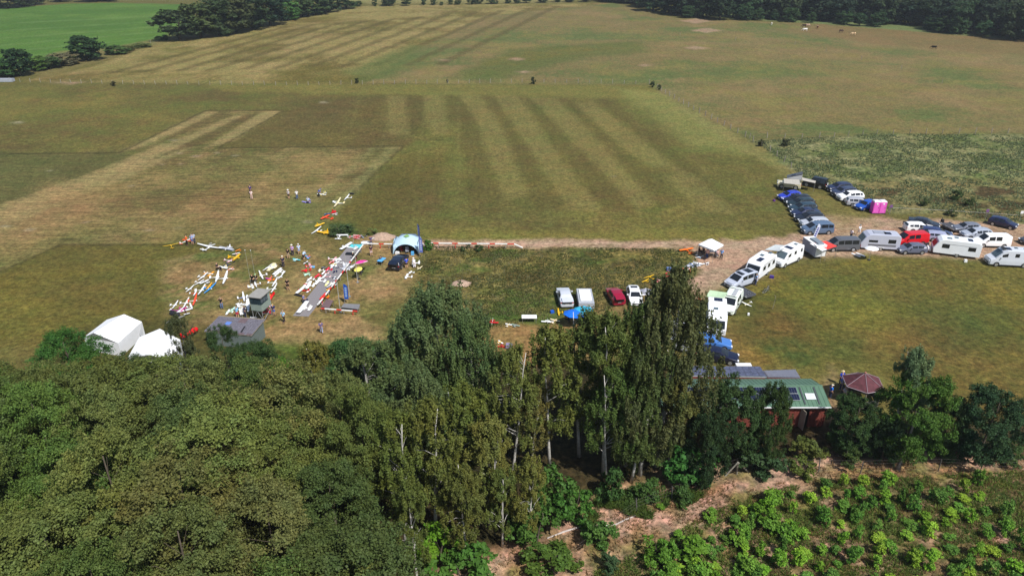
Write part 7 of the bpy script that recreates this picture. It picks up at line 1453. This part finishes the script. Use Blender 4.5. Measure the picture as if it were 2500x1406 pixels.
PPL = [
 ('Z1', 1455, 218, 180, 'stand2', cc(60, 50, 110), 'trousers', cc(40, 36, 60), 'cap', NV, 'person in dark blue standing just behind the one in pale pink on the strip'),
 ('Z1', 1470, 296, 180, 'stand2', cc(236, 214, 210), 'trousers', cc(222, 190, 176), 'hair', DKH, 'person in pale pink clothes on the mown strip'),
 ('Z1', 2035, 290, 160, 'stand', cc(200, 196, 200), 'shorts', cc(30, 30, 36), 'sun_hat', WH, 'person in grey shirt, black shorts and white hat on the strip'),
 ('Z1', 2162, 294, 200, 'stand2', WH, 'trousers', JEAN, 'hair', GRH, 'person in white shirt and blue jeans on the strip'),
 ('Z1', 2330, 358, 180, 'sit', cc(190, 210, 240), 'shorts', NV, 'hair', GRH, 'person in light blue kneeling by the lilac model'),
 ('Z2', 285, 300, 120, 'bend', cc(50, 80, 160), 'trousers', cc(30, 30, 40), 'cap', BL, 'crouching person in blue holding the white model with yellow tip'),
 ('Z1', 485, 998, 150, 'stand2', cc(240, 110, 50), 'trousers', cc(50, 40, 44), 'hair', DKH, 'man in an orange shirt beside the yellow glider'),
 ('Z1', 567, 982, 170, 'stand', cc(150, 170, 220), 'shorts', cc(90, 110, 170), 'hair', GRH, 'person in pale blue with shorts, middle of the three men by the yellow glider'),
 ('Z1', 596, 968, 190, 'stand2', cc(180, 190, 206), 'trousers', cc(50, 60, 90), 'hair', DKH, 'man in light grey shirt and dark trousers, right of the three by the yellow glider'),
 ('Z1', 2030, 1200, 190, 'stand2', cc(30, 28, 30), 'shorts', KH, 'hair', DKH, 'person in black top and beige shorts in the standing group'),
 ('Z1', 2095, 1155, 170, 'stand', cc(196, 160, 206), 'trousers', cc(40, 36, 66), 'sun_hat', cc(236, 230, 210), 'person in a lilac shirt and wide pale hat in the standing group'),
 ('Z1', 2195, 1132, 200, 'stand2', cc(200, 220, 246), 'shorts', cc(170, 190, 226), 'cap', WH, 'tall person in light blue with white cap in the standing group'),
 ('Z1', 2265, 1222, 150, 'bend', cc(180, 206, 236), 'shorts', cc(24, 36, 60), 'hair', GRH, 'man in light blue shirt and navy shorts bending over a model'),
 ('Z1', 1952, 1328, 180, 'stand', cc(34, 40, 66), 'trousers', cc(28, 34, 60), 'cap', cc(240, 240, 220), 'man dressed all in navy with a pale cap standing apart'),
 ('Z3', 2370, 795, 10, 'stand2', cc(28, 24, 26), 'shorts', cc(26, 22, 30), 'hair', DKH, 'person in black T-shirt and shorts between the model columns, arms folded'),
 ('Z3', 1190, 1128, 10, 'up', cc(26, 26, 30), 'trousers', cc(100, 120, 160), 'hair', GRH, 'man in black top and jeans with raised arms left of the lookout cabin'),
 ('Z3', 2122, 1248, 170, 'stand2', cc(40, 50, 100), 'shorts', cc(70, 110, 190), 'hair', cc(200, 170, 110), 'person in navy vest and blue shorts right of the lookout cabin'),
 ('Z3', 2300, 1378, 160, 'walk', cc(160, 200, 230), 'trousers', cc(26, 26, 44), 'hair', GRH, 'man in a light blue shirt and black trousers walking on the worn grass'),
 ('TW', 265, 1235, 180, 'stand2', cc(140, 200, 236), 'shorts', cc(214, 40, 90), 'hair', GRH, 'person in light blue shirt and crimson shorts beside the white plastic chair'),
 ('TW', 510, 1220, 120, 'stand', cc(60, 60, 90), 'trousers', cc(40, 50, 90), 'hair', DKH, 'person in dark clothes standing at the left leg of the lookout cabin'),
 ('Z3', 1115, 445, 90, 'sit', cc(26, 28, 44), 'trousers', cc(24, 24, 34), 'hair', DKH, 'seated person in black in the left model column'),
 ('Z3', 1735, 655, 0, 'sit', cc(20, 20, 22), 'trousers', cc(20, 20, 24), 'hair', DKH, 'left one of two people in black sitting behind the lookout cabin'),
 ('Z3', 1800, 655, 0, 'sit', cc(22, 22, 24), 'trousers', cc(20, 20, 24), 'cap', cc(170, 220, 160), 'right one of two people in black behind the lookout cabin, with light green cap'),
 ('Z6', 930, 1285, 200, 'walk', cc(110, 100, 140), 'trousers', cc(150, 160, 190), 'hair', DKH, 'person in violet-grey top and pale trousers walking alone in the foreground'),
 ('Z4', 1020, 1400, 90, 'sit', cc(110, 116, 160), 'trousers', cc(60, 60, 80), 'hair', cc(20, 20, 24), 'dark-haired person sitting at the left edge of the paved strip'),
 ('Z4', 2015, 530, 130, 'sit', cc(30, 34, 34), 'trousers', cc(26, 28, 30), 'cap', cc(230, 240, 220), 'person in black with pale cap sitting at the barrier by the black case'),
 ('Z4', 2100, 830, 90, 'sit', cc(40, 34, 70), 'trousers', cc(30, 30, 40), 'hair', DKH, 'person in the shade of the yellow parasol'),
 ('Z4', 2372, 460, 20, 'stand2', cc(60, 40, 56), 'shorts', cc(230, 200, 200), 'hair', DKH, 'person in dark top and pale shorts left of the dome tent'),
 ('Z2', 1222, 1180, 20, 'up', cc(90, 80, 120), 'trousers', cc(60, 50, 70), 'hair', DKH, 'person behind the barrier lifting a small white glider'),
 ('TE', 1135, 955, 190, 'stand2', cc(50, 90, 214), 'shorts', cc(26, 30, 54), 'hair', DKH, 'person in a blue shirt beside the black estate'),
 ('TE', 1325, 950, 200, 'bend', cc(244, 236, 240), 'trousers', cc(236, 226, 230), 'sun_hat', WH, 'person in white holding a model right of the black estate'),
 ('TE', 500, 830, 240, 'sit', cc(60, 56, 70), 'trousers', cc(60, 60, 90), 'hair', cc(20, 16, 18), 'dark-haired person sitting at the light blue table'),
 ('TE', 1560, 480, 200, 'sit', cc(230, 220, 220), 'trousers', cc(40, 40, 60), 'hair', DKH, 'person in white sitting between the dome tent and the round bush'),
 ('R4', 1445, 568, 190, 'stand', cc(236, 190, 180), 'trousers', cc(50, 80, 130), 'hair', GRH, 'man in pinkish shirt and jeans in front of the white gazebo'),
 ('R4', 1720, 572, 150, 'stand2', cc(110, 160, 220), 'trousers', cc(26, 30, 50), 'hair', GRH, 'man in light blue shirt at the right corner of the white gazebo'),
 ('R4', 1640, 530, 200, 'sit', cc(230, 190, 190), 'trousers', cc(70, 70, 80), 'hair', GRH, 'person in pale clothes sitting under the right edge of the white gazebo'),
 ('R4', 1300, 470, 100, 'sit', cc(40, 34, 38), 'trousers', cc(40, 40, 60), 'hair', DKH, 'person in dark clothes sitting in the left shade of the white gazebo'),
 ('R4', 1390, 490, 60, 'sit', cc(50, 36, 34), 'trousers', cc(30, 30, 40), 'hair', cc(60, 30, 24), 'second person in dark clothes sitting in the shade of the white gazebo'),
 ('R2', 302, 298, 200, 'walk', cc(236, 240, 244), 'shorts', cc(226, 220, 220), 'cap', cc(120, 150, 160), 'person in white walking on the track behind the silver-grey caravan'),
 ('R2', 195, 345, 120, 'stand', cc(240, 230, 236), 'trousers', cc(50, 50, 60), 'hair', DKH, 'person in a white top behind the dark grey van'),
 ('R3', 840, 800, 100, 'stand2', cc(150, 180, 220), 'trousers', cc(70, 80, 110), 'hair', GRH, 'person standing between the silver people carrier and the long white caravan'),
 ('R6', 1805, 585, 190, 'stand', cc(30, 70, 190), 'trousers', cc(30, 34, 60), 'sun_hat', cc(226, 206, 160), 'person in bright blue with straw hat left of the hexagonal pavilion'),
 ('R6', 1812, 640, 160, 'stand2', cc(130, 150, 220), 'trousers', cc(60, 64, 110), 'hair', GRH, 'person in lavender blue at the edge of the hexagonal pavilion'),
 ('R6', 1832, 722, 200, 'stand2', cc(200, 206, 214), 'trousers', cc(26, 26, 34), 'hair', GRH, 'person in a light grey shirt in the shadow of the hexagonal pavilion'),
 ('R6', 1708, 705, 100, 'stand', cc(40, 120, 220), 'trousers', cc(50, 60, 90), 'cap', cc(230, 220, 200), 'person in sky blue behind the right end of the green roof'),
 ('R5', 1258, 590, 60, 'sit', cc(34, 34, 54), 'trousers', cc(30, 30, 40), 'hair', cc(40, 26, 26), 'person in dark clothes sitting left of the blue parasol'),
 ('R3', 190, 1090, 30, 'sit', cc(60, 20, 26), 'trousers', cc(30, 30, 36), 'hair', DKH, 'person in dark red sitting under the pale green awning'),
 ('R3', 300, 1040, 30, 'sit', cc(44, 60, 50), 'trousers', cc(30, 30, 36), 'hair', DKH, 'person in dark green sitting under the pale green awning'),
]
for r_ in PPL: person(*r_)
# ---------------------------------------------------------------- cows
def cow(x, y, rz, col, patch, label):
    p = at('T3', x, y); o = thing('cow', label, 'cow', (p.x, p.y, 0), rz, 'cattle on the pasture'); cm = CLOTHM
    st_ = [(-.95, .12, 1.2), (-.85, .27, 1.12), (-.4, .36, 1.02), (.2, .38, .98), (.65, .33, 1.05), (.85, .20, 1.1), (1.1, .15, .95), (1.3, .13, .75), (1.45, .12, .55), (1.62, .07, .38)]
    mb = MB().loft([[Vector((x_, r0*.75*math.cos(q*math.pi/5), z_+r0*1.0*math.sin(q*math.pi/5))) for q in range(10)] for x_, r0, z_ in st_])
    for xx, bk in ((.6, 1), (-.75, -1)):
        for s in (-1, 1):
            if bk > 0: pts = [(xx, s*.18, .95), (xx+.03, s*.18, .45), (xx, s*.18, .02)]
            else: pts = [(xx, s*.2, .95), (xx+.12, s*.2, .62), (xx-.08, s*.2, .38), (xx-.02, s*.2, .02)]
            mb.tube(pts, [.14]+[.07]*(len(pts)-2)+[.055], 6)
    mb.tube([(-.95, 0, 1.28), (-1.08, 0, 1.0), (-1.08, 0, .55)], [.04, .025, .04], 5).sphere((1.38, .16, .72), .07, 5, 3, (.6, 1.2, .5)).sphere((1.38, -.16, .72), .07, 5, 3, (.6, 1.2, .5)); mb.obj('body', cm, o, col, True)
    if patch: MB().sphere((-.1, 0, 1.06), .385, 8, 5, (1.1, .78, 1.0)).obj('coat_patch', cm, o, patch)
for a in ((787, 174, 1.2, cc(220, 216, 204), None, 'pale cow standing alone, leftmost of the herd'), (1008, 187, 3.0, cc(50, 30, 26), None, 'dark brown cow close behind a lighter one in the herd'), (1032, 184, .2, cc(190, 160, 140), cc(70, 40, 32), 'brown and white cow beside the dark brown one'),
          (1014, 214, 2.8, cc(240, 236, 230), None, 'white cow just below the pair'), (1098, 196, 1.4, cc(110, 60, 44), cc(220, 200, 180), 'brown cow with a pale back right of the pair'), (1258, 223, .3, cc(70, 50, 46), None, 'small dark cow farther right'), (1342, 243, 3.1, cc(210, 180, 140), cc(90, 60, 44), 'cream cow with a dark flank'), (1887, 336, 2.6, cc(18, 16, 16), None, 'black cow alone on the right of the pasture')):
    cow(*a)
p = at('T1', 36, 556); o = thing('water_trough', 'long grey trough at the left border by the far fence', 'trough', (p.x, p.y, 0)); MB().box((0, 0, .55), (5.4, 1.6, .9)).obj('tub', mat('grey_metal', (.36, .38, .42), .5), o); MB().box((0, 0, .06), (5.0, 1.3, .12)).obj('base', STEEL, o)
print('objects', len(COL.objects))
